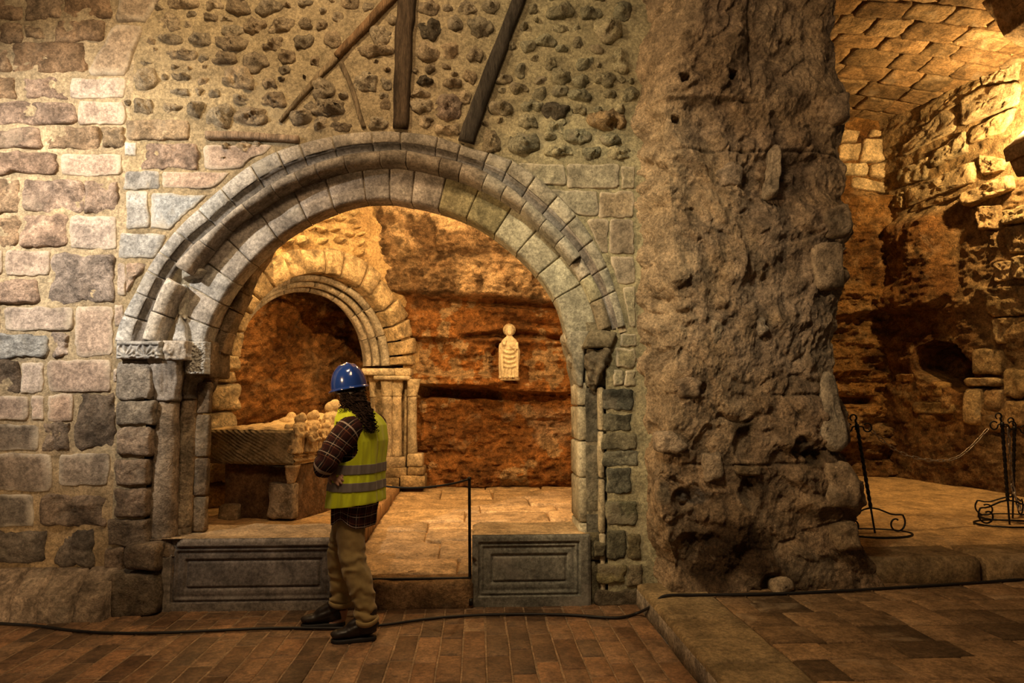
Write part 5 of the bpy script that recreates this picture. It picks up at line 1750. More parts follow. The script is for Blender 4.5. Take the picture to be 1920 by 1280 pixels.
zs = zbm + (zt - zbm) * 0.34
for a, h, r, le, be in [(0.07, 0.36, 0.88, 0.02, 0.05), (0.21, 0.25, 0.96, 0.05, -0.04), (0.33, 0.38, 0.88, 0.0, 0.05), (0.45, 0.27, 0.95, 0.05, -0.03), (0.74, 0.33, 0.92, 0.02, -0.03), (0.90, 0.34, 0.92, 0.03, 0.03), (1.06, 0.31, 0.93, 0.03, 0.0), (1.22, 0.34, 0.92, 0.0, 0.03), (1.38, 0.31, 0.92, 0.03, 0.0)]:
    small_figure(r, a, zs, h, lean=le, bend=be)
small_figure(0.90, 0.58, zs - 0.02, 0.50, 'kneeling_figure', lean=0.05, bend=0.05, color=(0.60, 0.45, 0.25))
for pts, rr in [([T(0.88, 0.10, zt - 0.02), T(0.93, 0.28, zt - 0.07), T(0.92, 0.46, zt + 0.03)], 0.028), ([T(0.80, 0.05, zt + 0.02), T(0.84, 0.3, zt + 0.05), T(0.82, 0.6, zt + 0.08)], 0.035), ([T(0.9, 0.5, zt - 0.12), T(0.97, 0.68, zt - 0.08), T(0.92, 0.9, zt - 0.1)], 0.03)]:
    V, Fc = tube(spline(pts, 14), np.linspace(rr, rr * 0.7, 14), 10)
    V = V + 0.012 * np.stack([fbm(V + 5 * i, 18, 2) for i in range(3)], -1)
    mk('carved_drapery', V, Fc, M_STATUE, tomb, color=(0.58, 0.42, 0.22))
# supporting base
V, Fc = rough_block((0, 0, 0), (TW - 0.14, TL - 0.1, zbm - DZ + 0.06), 0.02, 5, cuts=10)
V = np.array([T(TW / 2 + v[0] + 0.05, TL / 2 + v[1] + 0.06, (zbm + DZ) / 2 - 0.03 + v[2]) for v in V])
mk('base', V, Fc, M_ROUGH, tomb, color=(0.17, 0.095, 0.045))
for (r0, r1, z0, z1, c) in [(0.60, 0.86, 0.86, zbm, (0.30, 0.25, 0.19)), (0.64, 0.90, DZ + 0.02, 0.70, (0.34, 0.26, 0.18)), (0.12, 0.32, DZ - 0.03, DZ + 0.13, (0.40, 0.29, 0.16))]:
    V, Fc = rough_block((0, 0, 0), (r1 - r0, 0.12, z1 - z0), 0.014, 10, cuts=5)
    V = V + 0.02 * np.stack([fbm(V + r0 * 9 + 4 * i, 8, 3) for i in range(3)], -1)
    V = np.array([T((r0 + r1) / 2 + v[0], 0.085 + v[1], (z0 + z1) / 2 + v[2]) for v in V])
    mk('base_stone', V, Fc, M_ROUGH, tomb, color=c)
V, Fc = capital(T(0.86, 0.05, 0.70), 0.03, T(0.88, 0.05, zbm), (0.06, 0.07), n=20, m=10, leaves=2, amp=0.01)
mk('corner_pilaster', V, Fc, M_TOMB, tomb, color=(0.42, 0.29, 0.16))

# ------------------------------------------------------------------ statue of a saint on the ledge
SB = at(955, 709, 8.86)
sc = (at(955, 608, 8.86)[2] - SB[2]) / 1.0
st = empty('stone_statue', SB, 'small pale stone statue of a robed haloed figure on rock ledge', 'statue')
k = 46
n = 40
zs_ = np.linspace(0.0, 0.80, k)
hx = np.interp(zs_, [0, 0.06, 0.25, 0.5, 0.64, 0.72, 0.775, 0.80], [0.19, 0.18, 0.19, 0.20, 0.175, 0.12, 0.058, 0.045])
hy = np.interp(zs_, [0, 0.06, 0.25, 0.5, 0.64, 0.72, 0.775, 0.80], [0.13, 0.12, 0.12, 0.125, 0.12, 0.10, 0.065, 0.05])
th = np.linspace(0, 2 * np.pi, n, endpoint=False)
V = []
for i in range(k):
    V.append(np.stack([hx[i] * np.cos(th), hy[i] * np.sin(th), np.full(n, zs_[i])], -1))
robe = np.vstack(V)
Fr = grid_faces(k, n, wrap_u=True).tolist() + [tuple(range(n))[::-1], tuple((k - 1) * n + j for j in range(n))]
parts = [(robe * sc + SB, Fr)]
E = lambda x, y, z, r: ellipsoid(SB + sc * np.array([x, y, z]), tuple(np.array(r) * sc))
TU = lambda pts, r: tube([SB + sc * np.array(p) for p in pts], np.array(r) * sc, 10)
parts += [E(0, -0.02, 0.885, (0.066, 0.072, 0.09)), E(0, -0.065, 0.84, (0.045, 0.035, 0.055)), E(0, 0.0, 0.80, (0.045, 0.045, 0.06)),
          TU([(-0.10, -0.02, 0.69), (-0.135, -0.07, 0.55), (-0.10, -0.13, 0.62), (-0.075, -0.115, 0.70)], [0.036, 0.04, 0.034, 0.024]),
          TU([(0.10, -0.02, 0.69), (0.14, -0.07, 0.53), (0.10, -0.14, 0.53), (0.05, -0.125, 0.57)], [0.036, 0.042, 0.036, 0.024]),
          E(0.04, -0.135, 0.60, (0.04, 0.02, 0.05)), E(-0.05, -0.13, 0.02, (0.04, 0.06, 0.03)), E(0.05, -0.13, 0.02, (0.04, 0.06, 0.03)), E(0, -0.085, 0.885, (0.012, 0.02, 0.025))]
parts += [E(0.0, -0.075, 0.835, (0.042, 0.03, 0.05)), E(0.055, 0.0, 0.87, (0.025, 0.05, 0.07)), E(-0.055, 0.0, 0.87, (0.025, 0.05, 0.07)), E(0, -0.01, 0.955, (0.06, 0.06, 0.025))]
for q_ in (-1, 1):
    parts.append(TU([(0.12 * q_, -0.07, 0.62), (0.14 * q_, -0.10, 0.4), (0.135 * q_, -0.10, 0.2), (0.13 * q_, -0.09, 0.02)], [0.03, 0.03, 0.028, 0.03]))
V, Fc, N = remesh(parts, 0.006, 2)
q = (V - SB) / sc
front = sm(-q[:, 1], 0.02, 0.08)
ufold = np.sin((q[:, 2] - 3.0 * q[:, 0] ** 2) * 72) * sm(q[:, 2], 0.14, 0.2) * (1 - sm(q[:, 2], 0.5, 0.56)) * (1 - sm(np.abs(q[:, 0]), 0.09, 0.14))
vfold = np.sin(q[:, 0] * 95) * np.maximum(1 - sm(q[:, 2], 0.14, 0.2), sm(np.abs(q[:, 0]), 0.10, 0.14)) * (q[:, 2] < 0.66)
V = V + N * ((0.016 * ufold * front + 0.013 * vfold) * sc)[:, None] + N * (0.002 * fbm(V, 40, 2))[:, None]
mk('body', V, Fc, M_STATUE, st, color=(0.62, 0.52, 0.36))
hv, hf = tube([SB + sc * np.array([0, 0.03, 0.90]), SB + sc * np.array([0, 0.055, 0.90])], [0.118 * sc, 0.112 * sc], 28)
mk('halo', hv, hf, M_STATUE, st, color=(0.36, 0.28, 0.17))
V, Fc = tube([SB + np.array([0, 0, -0.03]), SB + np.array([0, 0, 0.012])], [(0.14, 0.10), (0.13, 0.085)], 20)
mk('plinth', V, Fc, M_STATUE, st, color=(0.5, 0.38, 0.24))

# ------------------------------------------------------------------ side chapel on the right
ZU = 0.325
YB = 9.0
CX = 5.6
zch = lambda X, Y: ZU + 0.03 * (Y - 5.0)
for (x0, x1) in [(at(1630, 1070, 4.9)[0], at(1848, 1070, 4.9)[0]), (at(1848, 1070, 4.9)[0], 5.9)]:
    V, Fc = rough_block(((x0 + x1) / 2, 5.13, (PZ - 0.05 + ZU) / 2), (x1 - x0 - 0.008, 0.46, ZU - PZ + 0.05), 0.012, 6, cuts=16, bevel=0.04)
    struct(mk('floor_step', V, Fc, M_SLAB, color=(0.26, 0.175, 0.085)), 'worn stone step up to the side chapel')
nu, nv = 110, 120
X, Y = np.meshgrid(np.linspace(2.2, 7.4, nu), np.linspace(5.05, 9.6, nv))
Zf = zch(X, Y) - 0.05 * (1 - sm(Y, 5.15, 5.4)) + 0.012 * fbm(np.stack([X, Y, X * 0 + 8], -1), 2.5, 4) - 0.02 * np.exp(-((Y - 5.95 - 0.06 * X * 0.3 + 0.03 * fbm(np.stack([X, X * 0, X * 0], -1), 2, 2)) / 0.012) ** 2)
struct(mk('floor_chapel', np.stack([X, Y, Zf], -1).reshape(-1, 3), grid_faces(nv, nu), M_SLAB, color=(0.47, 0.30, 0.135), origin=(4.8, 7.4, ZU)), 'smooth worn floor of the side chapel')
# right wall
RW = Plane((CX, YB, 0), (0.287, -0.958, 0), (0, 0, 1))
U, Z = rock_grid(-0.15, 3.7, 0.3, 5.9, 0.0125)
Q = np.stack([U, Z, U * 0], -1)
Qs = np.stack([U * 0.6 + 0.25 * Z, Z * 1.3 - 0.3 * U, U * 0], -1)
zb0 = RW.hit(1760, 395)[1]
isrock = 1 - sm(Z + 0.12 * fbm(Q, 2, 3), zb0 - 0.12, zb0 + 0.08)
dd = (0.10 * fbm(Q + 3, 1.2, 3) + 0.10 * fbm(Qs + 8, 2.6, 5, 0.56) + 0.05 * (ridged(Qs + 3, 3, 4) - 0.5)) * (0.35 + 0.65 * isrock) + 0.03 * fbm(Q + 6, 8, 4)
pb_ = RW.poly([(1560, 600), (1690, 590), (1760, 530), (1920, 480)])
dip = np.interp(U, np.linspace(0, 2, 4), [pb_[0][1], pb_[1][1], pb_[2][1], pb_[3][1]])
dd += 0.22 * sm(Z, dip - 0.03, dip + 0.05) * isrock * (1 - sm(U, 0.7, 1.1))
nc = RW.hit(1770, 722)
nu_, nz_ = U - nc[0], Z - nc[1]
ncl = RW.poly([(1716, 690), (1722, 655), (1750, 641), (1785, 648), (1812, 680), (1818, 735), (1800, 736), (1778, 726), (1760, 715), (1735, 702)])
dn = inside(U, Z, [tuple(p) for p in ncl])
k_ = 5
dnf = dn.astype(float)
for ax in (0, 1):
    dnf = np.apply_along_axis(lambda v: np.convolve(v, np.ones(k_) / k_, 'same'), ax, dnf)
dd -= 0.55 * dnf
n1, n2 = fbm(Qs + 3, 2.4, 5), fbm(Q + 17, 3.2, 5)
colr = c_mix([(0.40, 0.20, 0.065), (0.20, 0.09, 0.03), (0.52, 0.33, 0.15)], [0.5 + n1, 0.45 - n2, 0.15 + n2], 2.5)
colm = c_mix([(0.50, 0.35, 0.18), (0.36, 0.23, 0.10)], [0.6 + n2, 0.5 - n2])
rt = (sm(U + 0.3 * n1, 0.9, 1.3))[..., None] * 0.7
colr = colr * (1 - rt) + colm * rt
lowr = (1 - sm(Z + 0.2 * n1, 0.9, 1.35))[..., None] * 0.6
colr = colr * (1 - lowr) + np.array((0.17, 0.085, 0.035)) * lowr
col = colr * isrock[..., None] + colm * (1 - isrock[..., None])
P = RW.world(np.stack([U, Z], -1), dd)
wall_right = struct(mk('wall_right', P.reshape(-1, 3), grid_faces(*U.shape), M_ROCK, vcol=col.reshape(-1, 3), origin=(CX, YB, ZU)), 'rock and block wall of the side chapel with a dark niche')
cp = lambda pts: RW.poly([(1540 + x / 2, y / 2) for x, y in pts])
for pts, c, d in [([(600, 262), (742, 180), (752, 300), (612, 322)], (0.60, 0.46, 0.27), 0.05), ([(525, 378), (608, 330), (752, 308), (750, 388), (535, 475)], (0.60, 0.46, 0.27), 0.06), ([(415, 592), (545, 490), (552, 568), (418, 630)], (0.56, 0.42, 0.23), 0.05),
                  ([(290, 642), (410, 585), (400, 672), (300, 702)], (0.56, 0.42, 0.23), 0.05), ([(318, 722), (410, 680), (580, 602), (580, 682), (322, 782)], (0.56, 0.41, 0.22), 0.06), ([(372, 412), (588, 268), (604, 312), (510, 398), (480, 408), (380, 478)], (0.40, 0.29, 0.15), 0.03),
                  ([(302, 560), (468, 408), (508, 440), (505, 488), (312, 588)], (0.46, 0.33, 0.18), 0.05), ([(530, 732), (718, 655), (724, 712), (545, 776)], (0.58, 0.42, 0.22), 0.09), ([(562, 488), (738, 402), (690, 498), (562, 540)], (0.54, 0.39, 0.20), 0.05),
                  ([(598, 580), (700, 602), (690, 640), (602, 660)], (0.52, 0.37, 0.19), 0.05), ([(590, 776), (678, 768), (668, 860), (602, 862)], (0.52, 0.36, 0.18), 0.07), ([(690, 792), (800, 765), (800, 830), (692, 842)], (0.55, 0.40, 0.20), 0.08),
                  ([(625, 870), (660, 868), (668, 930), (640, 935)], (0.34, 0.22, 0.10), 0.05), ([(690, 850), (800, 838), (800, 940), (700, 950)], (0.46, 0.31, 0.15), 0.04),
                  ([(658, 982), (720, 976), (720, 1050), (662, 1062)], (0.50, 0.35, 0.18), 0.07), ([(725, 966), (800, 955), (800, 1048), (726, 1044)], (0.52, 0.37, 0.19), 0.09), ([(262, 735), (310, 720), (312, 780), (275, 780)], (0.5, 0.36, 0.18), 0.04),
                  ([(420, 700), (570, 690), (510, 740), (330, 800)], (0.42, 0.29, 0.14), 0.03), ([(580, 1075), (800, 1070), (800, 1180), (640, 1190)], (0.46, 0.31, 0.145), 0.05), ([(640, 1195), (800, 1186), (800, 1290), (660, 1290)], (0.44, 0.29, 0.13), 0.05)]:
    stone('wall_block', cp(pts), RW, d, wall_right, M_ROUGH, c, amp=0.034, n=40, jitter=0.008, bw=0.012, rings=8, back=0.12, freq=14)
# stones round the niche
for (x0, y0, x1, y1, c, d) in [(1812, 708, 1876, 724, (0.48, 0.33, 0.16), 0.08), (1814, 727, 1846, 798, (0.52, 0.37, 0.19), 0.10), (1848, 728, 1880, 770, (0.36, 0.23, 0.11), 0.06), (1886, 690, 1930, 745, (0.42, 0.28, 0.13), 0.06), (1886, 750, 1930, 800, (0.40, 0.27, 0.13), 0.06),
                               (1728, 716, 1772, 745, (0.40, 0.24, 0.09), 0.07), (1682, 700, 1722, 716, (0.38, 0.22, 0.085), 0.06), (1682, 719, 1712, 736, (0.36, 0.2, 0.075), 0.05), (1715, 752, 1800, 776, (0.40, 0.25, 0.10), 0.07), (1826, 655, 1880, 702, (0.46, 0.31, 0.15), 0.05),
                               (1700, 640, 1716, 668, (0.36, 0.21, 0.08), 0.05), (1846, 775, 1882, 808, (0.34, 0.22, 0.10), 0.05)]:
    stone('wall_block', RW.poly(rect(x0, y0, x1, y1)), RW, d, wall_right, M_ROUGH, c, amp=0.02, n=20, jitter=0.012, bw=0.025, rings=3, back=0.12)
# back wall of the chapel
BW = Plane((2.4, YB, 0), (1, 0, 0), (0, 0, 1))
U, Z = rock_grid(-0.1, 3.35, 0.3, 5.7, 0.0125)
Q = np.stack([U, Z, U * 0], -1)
Qs = np.stack([U * 0.5, Z * 1.7, U * 0], -1)
zb1 = BW.hit(1620, 368)[1]
isr = 1 - sm(Z + 0.06 * fbm(Q, 2, 3), zb1 - 0.05, zb1 + 0.05)
dd = (0.12 * fbm(Q + 33, 1.1, 3) + 0.18 * fbm(Qs + 18, 2.5, 6, 0.6) + 0.16 * (ridged(Qs + 23, 3, 5) - 0.55)) * (0.25 + 0.75 * isr) + 0.07 * fbm(Q + 16, 7, 5, 0.6)
zdip = BW.hit(1600, 600)[1] + 0.12 * (U - 2.4)
dd += 0.16 * sm(Z, zdip - 0.02, zdip + 0.06) * isr
sl = BW.hit(1605, 751)
dd -= 0.3 * np.exp(-(np.abs((Z - sl[1]) / 0.055) ** 4)) * (1 - sm(np.abs(U - sl[0]), 0.22, 0.30))
n1, n2 = fbm(Qs + 53, 2.4, 5), fbm(Q + 47, 3.2, 5)
col = c_mix([(0.48, 0.24, 0.07), (0.22, 0.10, 0.03), (0.60, 0.38, 0.17)], [0.5 + n1, 0.4 - n2, 0.2 + n2], 2.5)
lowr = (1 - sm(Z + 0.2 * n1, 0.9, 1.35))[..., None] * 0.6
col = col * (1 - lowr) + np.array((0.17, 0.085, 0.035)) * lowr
P = BW.world(np.stack([U, Z], -1), dd)
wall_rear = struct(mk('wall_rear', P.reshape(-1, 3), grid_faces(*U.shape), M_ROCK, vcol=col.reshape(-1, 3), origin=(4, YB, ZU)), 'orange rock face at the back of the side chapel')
for pts in [[(60, 545), (145, 540), (135, 602), (50, 602)], [(150, 522), (256, 527), (256, 606), (140, 611)], [(60, 617), (170, 612), (172, 662), (60, 658)], [(177, 617), (266, 607), (258, 680), (176, 664)], [(108, 664), (250, 692), (246, 732), (104, 706)],
            [(60, 490), (140, 495), (130, 538), (60, 538)], [(178, 488), (262, 508), (262, 520), (174, 516)], [(-60, 500), (40, 500), (40, 600), (-60, 600)], [(-60, 610), (40, 610), (40, 700), (-60, 700)]]:
    stone('wall_block', BW.poly([(1540 + x / 2, y / 2) for x, y in pts]), BW, 0.07, wall_rear, M_ROUGH, (0.66, 0.50, 0.29), amp=0.015, n=22, jitter=0.008, bw=0.02, rings=4, back=0.12)
# vault of squared blocks, springing lower towards the back
ZV0 = at(1640, 236, YB)[2]


def vault_z(X, Y):
    return ZV0 + 0.02 * (YB - Y) + 0.35 * (1 - ((X - 3.9) / 2.2) ** 2).clip(0) * 0.6


nu, nv = 70, 60
X, Y = np.meshgrid(np.linspace(2.2, 6.8, nu), np.linspace(5.45, 9.3, nv))
P = np.stack([X, Y, vault_z(X, Y) + 0.015 * fbm(np.stack([X, Y, X * 0], -1), 4, 3)], -1)
vault = struct(mk('ceiling', P.reshape(-1, 3), grid_faces(nv, nu)[:, ::-1], M_MORTAR, vcol=np.tile((0.44, 0.29, 0.14), (nu * nv, 1)), origin=(4.4, 7.4, ZV0)), 'vault of squared stone blocks over the side chapel')
class VaultPlane:
    def world(s, uv, d):
        uv = np.asarray(uv)
        return np.stack([uv[..., 0], uv[..., 1], vault_z(uv[..., 0], uv[..., 1]) - d], -1)


VP = VaultPlane()
y = 5.5
while y < 9.1:
    dy = RNG.uniform(0.26, 0.36)
    x = 2.2 + RNG.uniform(-0.3, 0)
    while x < 6.6:
        L = RNG.uniform(0.34, 0.62)
        g = RNG.uniform(0.65, 1.3)
        pts = np.array([(x + 0.006, y + 0.006), (x + L - 0.006, y + 0.006), (x + L - 0.006, y + dy - 0.006), (x + 0.006, y + dy - 0.006)])
        stone('vault_block', pts, VP, 0.022 + RNG.uniform(0, 0.028), vault, M_ROUGH, tuple(np.array((0.32, 0.205, 0.10)) * g), amp=0.012, n=28, jitter=0.008, bw=0.006, rings=4)
        x += L
    y += dy
# transverse rib and projecting impost at the chapel mouth, top right
rib = []
V, Fc = wedge([(1812, -40), (1838, 4), (1866, 42), (1880, 70), (1908, 88), (1960, 100), (1960, -60), (1812, -60)], 6.35, 5.75, 0.012, 6, res=0.06)
struct(mk('ceiling_rib', V, Fc, M_ROUGH, color=(0.44, 0.29, 0.15)), 'underside of a stone rib across the chapel mouth')
V, Fc = wedge([(1878, 282), (1960, 205), (1960, 268), (1896, 300), (1884, 306)], 6.7, 6.3, 0.008, 9, res=0.05)
V2, F2 = wedge([(1890, 300), (1960, 268), (1960, 330), (1905, 332)], 6.7, 6.4, 0.006, 12, res=0.05)
V, Fc = join((V, Fc), (V2, F2))
imp2 = mk('impost_block', V, Fc, M_ASHLAR, wall_right, color=(0.42, 0.30, 0.17))
V, Fc = box((6.9, 6.52, 2.6), (0.9, 0.5, 5.6))
struct(mk('wall_end', V, Fc, M_ROUGH, color=(0.4, 0.27, 0.14), smooth=False), 'end pier of the side chapel')
# ------------------------------------------------------------------ wrought iron stanchions and chain
def stanchion(name, base, top, label, group, scroll_dirs, sc=1.0, twist=True):
    base, top = np.array(base), np.array(top)
    root = empty(name, base, label, 'stanchion', group)
    k = 60
    mid = base + (top - base) * 0.24
    path = mid + (top - mid) * np.linspace(0, 1, k)[:, None]
    V, Fc = tube(path, 0.0125, n=8, square=True, twist=0.35)
    mk('twisted_bar', V, Fc, M_IRON, root, smooth=False)
    V, Fc = tube(base + (mid - base) * np.linspace(0, 1, 6)[:, None], 0.008, n=8)
    mk('lower_bar', V, Fc, M_IRON, root)
    # base ring
    ring = [base + np.array([0.30 * sc * math.cos(t), 0.19 * sc * math.sin(t), 0.008]) for t in np.linspace(0, 2 * np.pi, 40, endpoint=False)]
    V, Fc = tube(ring, 0.009, n=6, closed=True)
    mk('base_ring', V, Fc, M_IRON, root)
    for a in scroll_dirs:
        dv = np.array([math.cos(a), math.sin(a), 0])
        pts = [mid, mid + dv * 0.08 * sc + np.array([0, 0, -0.015]), mid + dv * 0.2 * sc + np.array([0, 0, -0.06])]
        hz = mid[2] - base[2]
        c = base + dv * 0.21 * sc + np.array([0, 0, 0.082])
        for t in np.linspace(0.9, -5.2, 30):
            r = 0.088 - 0.058 * (0.9 - t) / 6.1
            pts.append(c + dv * r * math.cos(t) * 1.05 + np.array([0, 0, r * math.sin(t)]))
        V, Fc = tube(spline(pts, 70), 0.0075, n=6)
        mk('scroll_foot', V, Fc, M_IRON, root)
    # head: collar, hook scrolls
    V, Fc = tube([top + np.array([0, 0, -0.03]), top + np.array([0, 0, 0.02])], [0.019, 0.016], 10)
    mk('collar', V, Fc, M_IRON, root)
    for sgn in (-1, 1):
        pts = [top + np.array([0, 0, -0.005]), top + np.array([sgn * 0.03, -0.005, 0.0])]
        c = top + np.array([sgn * 0.085, -0.01, -0.01])
        for t in np.linspace(math.pi, math.pi + sgn * 5.6 * 1.0, 18) if sgn > 0 else np.linspace(0, -5.6, 18):
            pts.append(c + np.array([0.036 * math.cos(t), 0, 0.036 * math.sin(t)]))
        V, Fc = tube(spline(pts, 44), 0.0065, n=6)
        mk('ring_hook', V, Fc, M_IRON, root)
    pts = [top + np.array([0, 0, 0.01]), top + np.array([-0.012, 0, 0.05])] + [top + np.array([-0.03 + 0.028 * math.cos(t), 0, 0.072 + 0.028 * math.sin(t)]) for t in np.linspace(-0.4, 4.2, 12)]
    V, Fc = tube(spline(pts, 30), np.linspace(0.009, 0.005, 30), n=6)
    mk('finial', V, Fc, M_IRON, root)
    return root


GS = 'wrought iron stanchions of the side chapel'
fz = lambda px, py: at(px, py, 0)  # unused helper kept simple


def on_chapel_floor(px, py):
    Y = 6.0
    for _ in range(30):
        p = at(px, py, Y)
        z = zch(p[0], Y)
        r = ray(px, py)
        Y = (z - CAM[2]) / r[2] * r[1]
    p = at(px, py, Y)
    return np.array([p[0], p[1], zch(p[0], p[1])])


b1 = on_chapel_floor(1641, 1001)
t1 = at(1607, 799, b1[1] + 0.05)
stanchion('iron_stanchion', b1, t1, 'leaning twisted iron stanchion just beside the rough pillar', GS, [0.15, math.pi + 0.15])
b2 = on_chapel_floor(1893, 983)
t2 = at(1879, 795, b2[1])
stanchion('iron_stanchion', b2, t2, 'twisted iron stanchion at the near right, receiving the hanging chain', GS, [math.pi + 0.05, 0.05])
b3 = on_chapel_floor(1920, 985)
b3[1] += 0.0
t3 = at(1902, 803, b3[1] + 0.30)
stanchion('iron_stanchion', b3 + np.array([0.14, 0.30, 0.012]), t3, 'iron stanchion half hidden behind the one receiving the chain', GS, [math.pi - 0.4, 0.6])


def hang(p, q, pts):
    return spline([p] + pts + [q], 400)


def chain(name, path, label, link_len=0.075, r=0.0042, group=None):
    s = np.r_[0, np.cumsum(np.linalg.norm(np.diff(path, axis=0), axis=1))]
    L = s[-1]
    n = max(3, int(round(L / (link_len * 0.86))))
    root = empty(name, path[len(path) // 2], label, 'chain', group)
    proto = None
    for i in range(n):
        t = (i + 0.5) / n * L
        c = np.array([np.interp(t, s, path[:, k]) for k in range(3)])
        a = np.array([np.interp(min(L, t + 0.01), s, path[:, k]) - np.interp(max(0, t - 0.01), s, path[:, k]) for k in range(3)])
        a /= np.linalg.norm(a)
        if proto is None:
            h = link_len / 2
            lp = [np.array([(h - 0.011) * math.copysign(1, math.cos(t_)) * min(1, abs(math.cos(t_)) * 2.2) + 0.011 * math.cos(t_), 0, 0.011 * math.sin(t_)]) for t_ in np.linspace(0, 2 * np.pi, 20, endpoint=False)]
            V, Fc = tube(lp, r, n=6, closed=True, up=(0, 1, 0))
            o = mk('link', V, Fc, M_CHAIN, root, origin=(0, 0, 0))
            proto = o
        else:
            o = proto.copy()
            COL.objects.link(o)
        o.parent = root
        o.location = c - WORLD[root.name]
        o.rotation_euler = (Vector(a).to_track_quat('X', 'Z') @ Matrix.Rotation(math.pi / 2 * (i % 2) + 0.3, 3, 'X').to_quaternion()).to_euler()
    return root


Yc1, Yc2 = t1[1] - 0.01, t2[1] - 0.01
mixY = lambda f: Yc1 * (1 - f) + Yc2 * f
chain('hanging_chain', hang(at(1630, 803, Yc1), at(1852, 804, Yc2), [at(1660, 830, mixY(.14)), at(1700, 853, mixY(.35)), at(1750, 863, mixY(.55)), at(1790, 859, mixY(.72)), at(1820, 838, mixY(.86))]), 'worn chain sagging between the leaning stanchion and the next ones')
chain('hanging_chain', hang(at(1890, 803, t2[1] + 0.03), b3 + np.array([0.01, 0.05, 0.13]), [at(1893, 850, t2[1] + 0.05), at(1897, 905, t2[1] + 0.08)]), 'chain hanging straight down between the two close stanchions', link_len=0.09, r=0.007)

# ------------------------------------------------------------------ black rope barrier on the step
def on_in_floor(px, py):
    Y = 6.0
    for _ in range(30):
        r = ray(px, py)
        Y = (zin(0, Y) - CAM[2]) / r[2] * r[1]
    return at(px, py, Y)


pb0 = at(881, 1089, 5.04)
pb0[2] = 0.187
ptop = at(880, 897, 5.05)
post = empty('barrier_post', pb0, 'thin upright black barrier post at left end of the short parapet', 'post')
V, Fc = tube([pb0, ptop], 0.0085, n=8, square=True)
mk('upright', V, Fc, M_IRON, post, smooth=False)
V, Fc = rough_block(pb0 + np.array([-0.37, 0.0, 0.004]), (0.76, 0.022, 0.018), 0.001, 5, cuts=6, bevel=0.003)
mk('floor_rail', V, Fc, M_IRON, post)
V, Fc = tube([ptop + np.array([0, 0, -0.012]), ptop + np.array([0, 0, 0.012])], 0.013, n=10)
mk('cap', V, Fc, M_IRON, post)
rp = spline([ptop + np.array([-0.008, 0, -0.006]), at(845, 907, 5.12), at(800, 913, 5.2), at(755, 914, 5.28), at(705, 908, 5.36), at(655, 893, 5.44), at(610, 880, 5.5)], 60)
V, Fc = tube(rp, 0.0075, n=8)
rope = mk('barrier_rope', V, Fc, M_CABLE, origin=ptop)
tag(rope, 'black rope slung from the thin post to behind the person', 'rope')
V, Fc = tube([at(883, 1134, 4.96), at(883, 1122, 4.96)], [0.016, 0.012], 10)
tag(mk('floor_stop', V, Fc, M_IRON), 'small black floor stop at the foot of the short parapet', 'stop')

# ------------------------------------------------------------------ cable over the floor and along the pillar
def onz(px, py, z):
    return atz(px, py, z)


cz = 0.016
pts = [onz(-260, 1158, cz), onz(-60, 1166, cz), onz(60, 1172, cz), onz(130, 1181, cz), onz(200, 1186, cz), onz(300, 1186, cz), onz(420, 1181, cz), onz(520, 1177, cz), onz(640, 1177, cz), onz(720, 1171, cz), onz(800, 1160, cz), onz(870, 1154, cz), onz(960, 1151, cz),
       onz(1060, 1152, cz), onz(1130, 1157, cz), onz(1165, 1157, cz), onz(1195, 1149, cz + 0.005)]
e = at(1224, 1131, 4.6)
e[2] = 0.11
pts += [e]
pz = PZ + 0.014
for px, py in [(1246, 1117), (1300, 1115), (1400, 1114), (1500, 1111), (1600, 1106), (1680, 1101), (1780, 1095), (1870, 1089), (1980, 1081), (2150, 1068)]:
    pts.append(atz(px, py, pz))
cable_path = spline(pts, 420)
V, Fc = tube(cable_path, 0.0095, n=8)
cable = mk('electric_cable', V, Fc, M_CABLE, origin=pts[9])
tag(cable, 'long black cable lying across the brick floor and along the pillar foot', 'cable')
# ------------------------------------------------------------------ the person
M_SKIN = plain_mat('skin', (0.40, 0.22, 0.14), 0.55, 0, 0.35, 0.12, 30)
M_HAIR = plain_mat('dark_hair', (0.022, 0.011, 0.006), 0.75, 0, 0.15, 0.4, 80)
M_HELMET = plain_mat('blue_plastic', (0.012, 0.045, 0.26), 0.16, 0, 0.5, 0.08, 8, coat=0.4)
M_STRAP = plain_mat('grey_strap', (0.30, 0.26, 0.22), 0.7, 0, 0.3, 0.15, 40)
M_BOOT = plain_mat('black_leather', (0.018, 0.012, 0.009), 0.42, 0, 0.45, 0.4, 25, 0.3)
M_SOLE = plain_mat('black_sole', (0.012, 0.010, 0.009), 0.7)
M_LACE = plain_mat('boot_lace', (0.05, 0.035, 0.022), 0.8)


def fabric(name, col, var=0.2, weave=420.0, bump=0.25, sheen=0.2):
    t = NT(name, 0.85, 0.2)
    tc = t.n('ShaderNodeTexCoord')
    n1 = t.noise(tc.outputs['Object'], 9, 6, 0.6)
    n2 = t.noise(tc.outputs['Object'], weave, 2, 0.5)
    lo, hi = tuple(c * (1 - var) for c in col), tuple(min(1, c * (1 + var)) for c in col)
    t.link(t.mix(t.ramp(n1, 0.3, 0.7), lo, hi), t.b.inputs['Base Color'])
    t.b.inputs['Sheen Weight'].default_value = sheen
    t.bump(t.math('ADD', n1, t.math('MULTIPLY', n2, 0.3)), bump, 0.006)
    return t.m


M_TROUSER = fabric('khaki_cotton', (0.27, 0.19, 0.075), 0.2)
M_VEST = fabric('fluorescent_vest', (0.60, 0.68, 0.02), 0.07, bump=0.15)
M_BAND = fabric('reflective_band', (0.17, 0.145, 0.13), 0.12, bump=0.1)


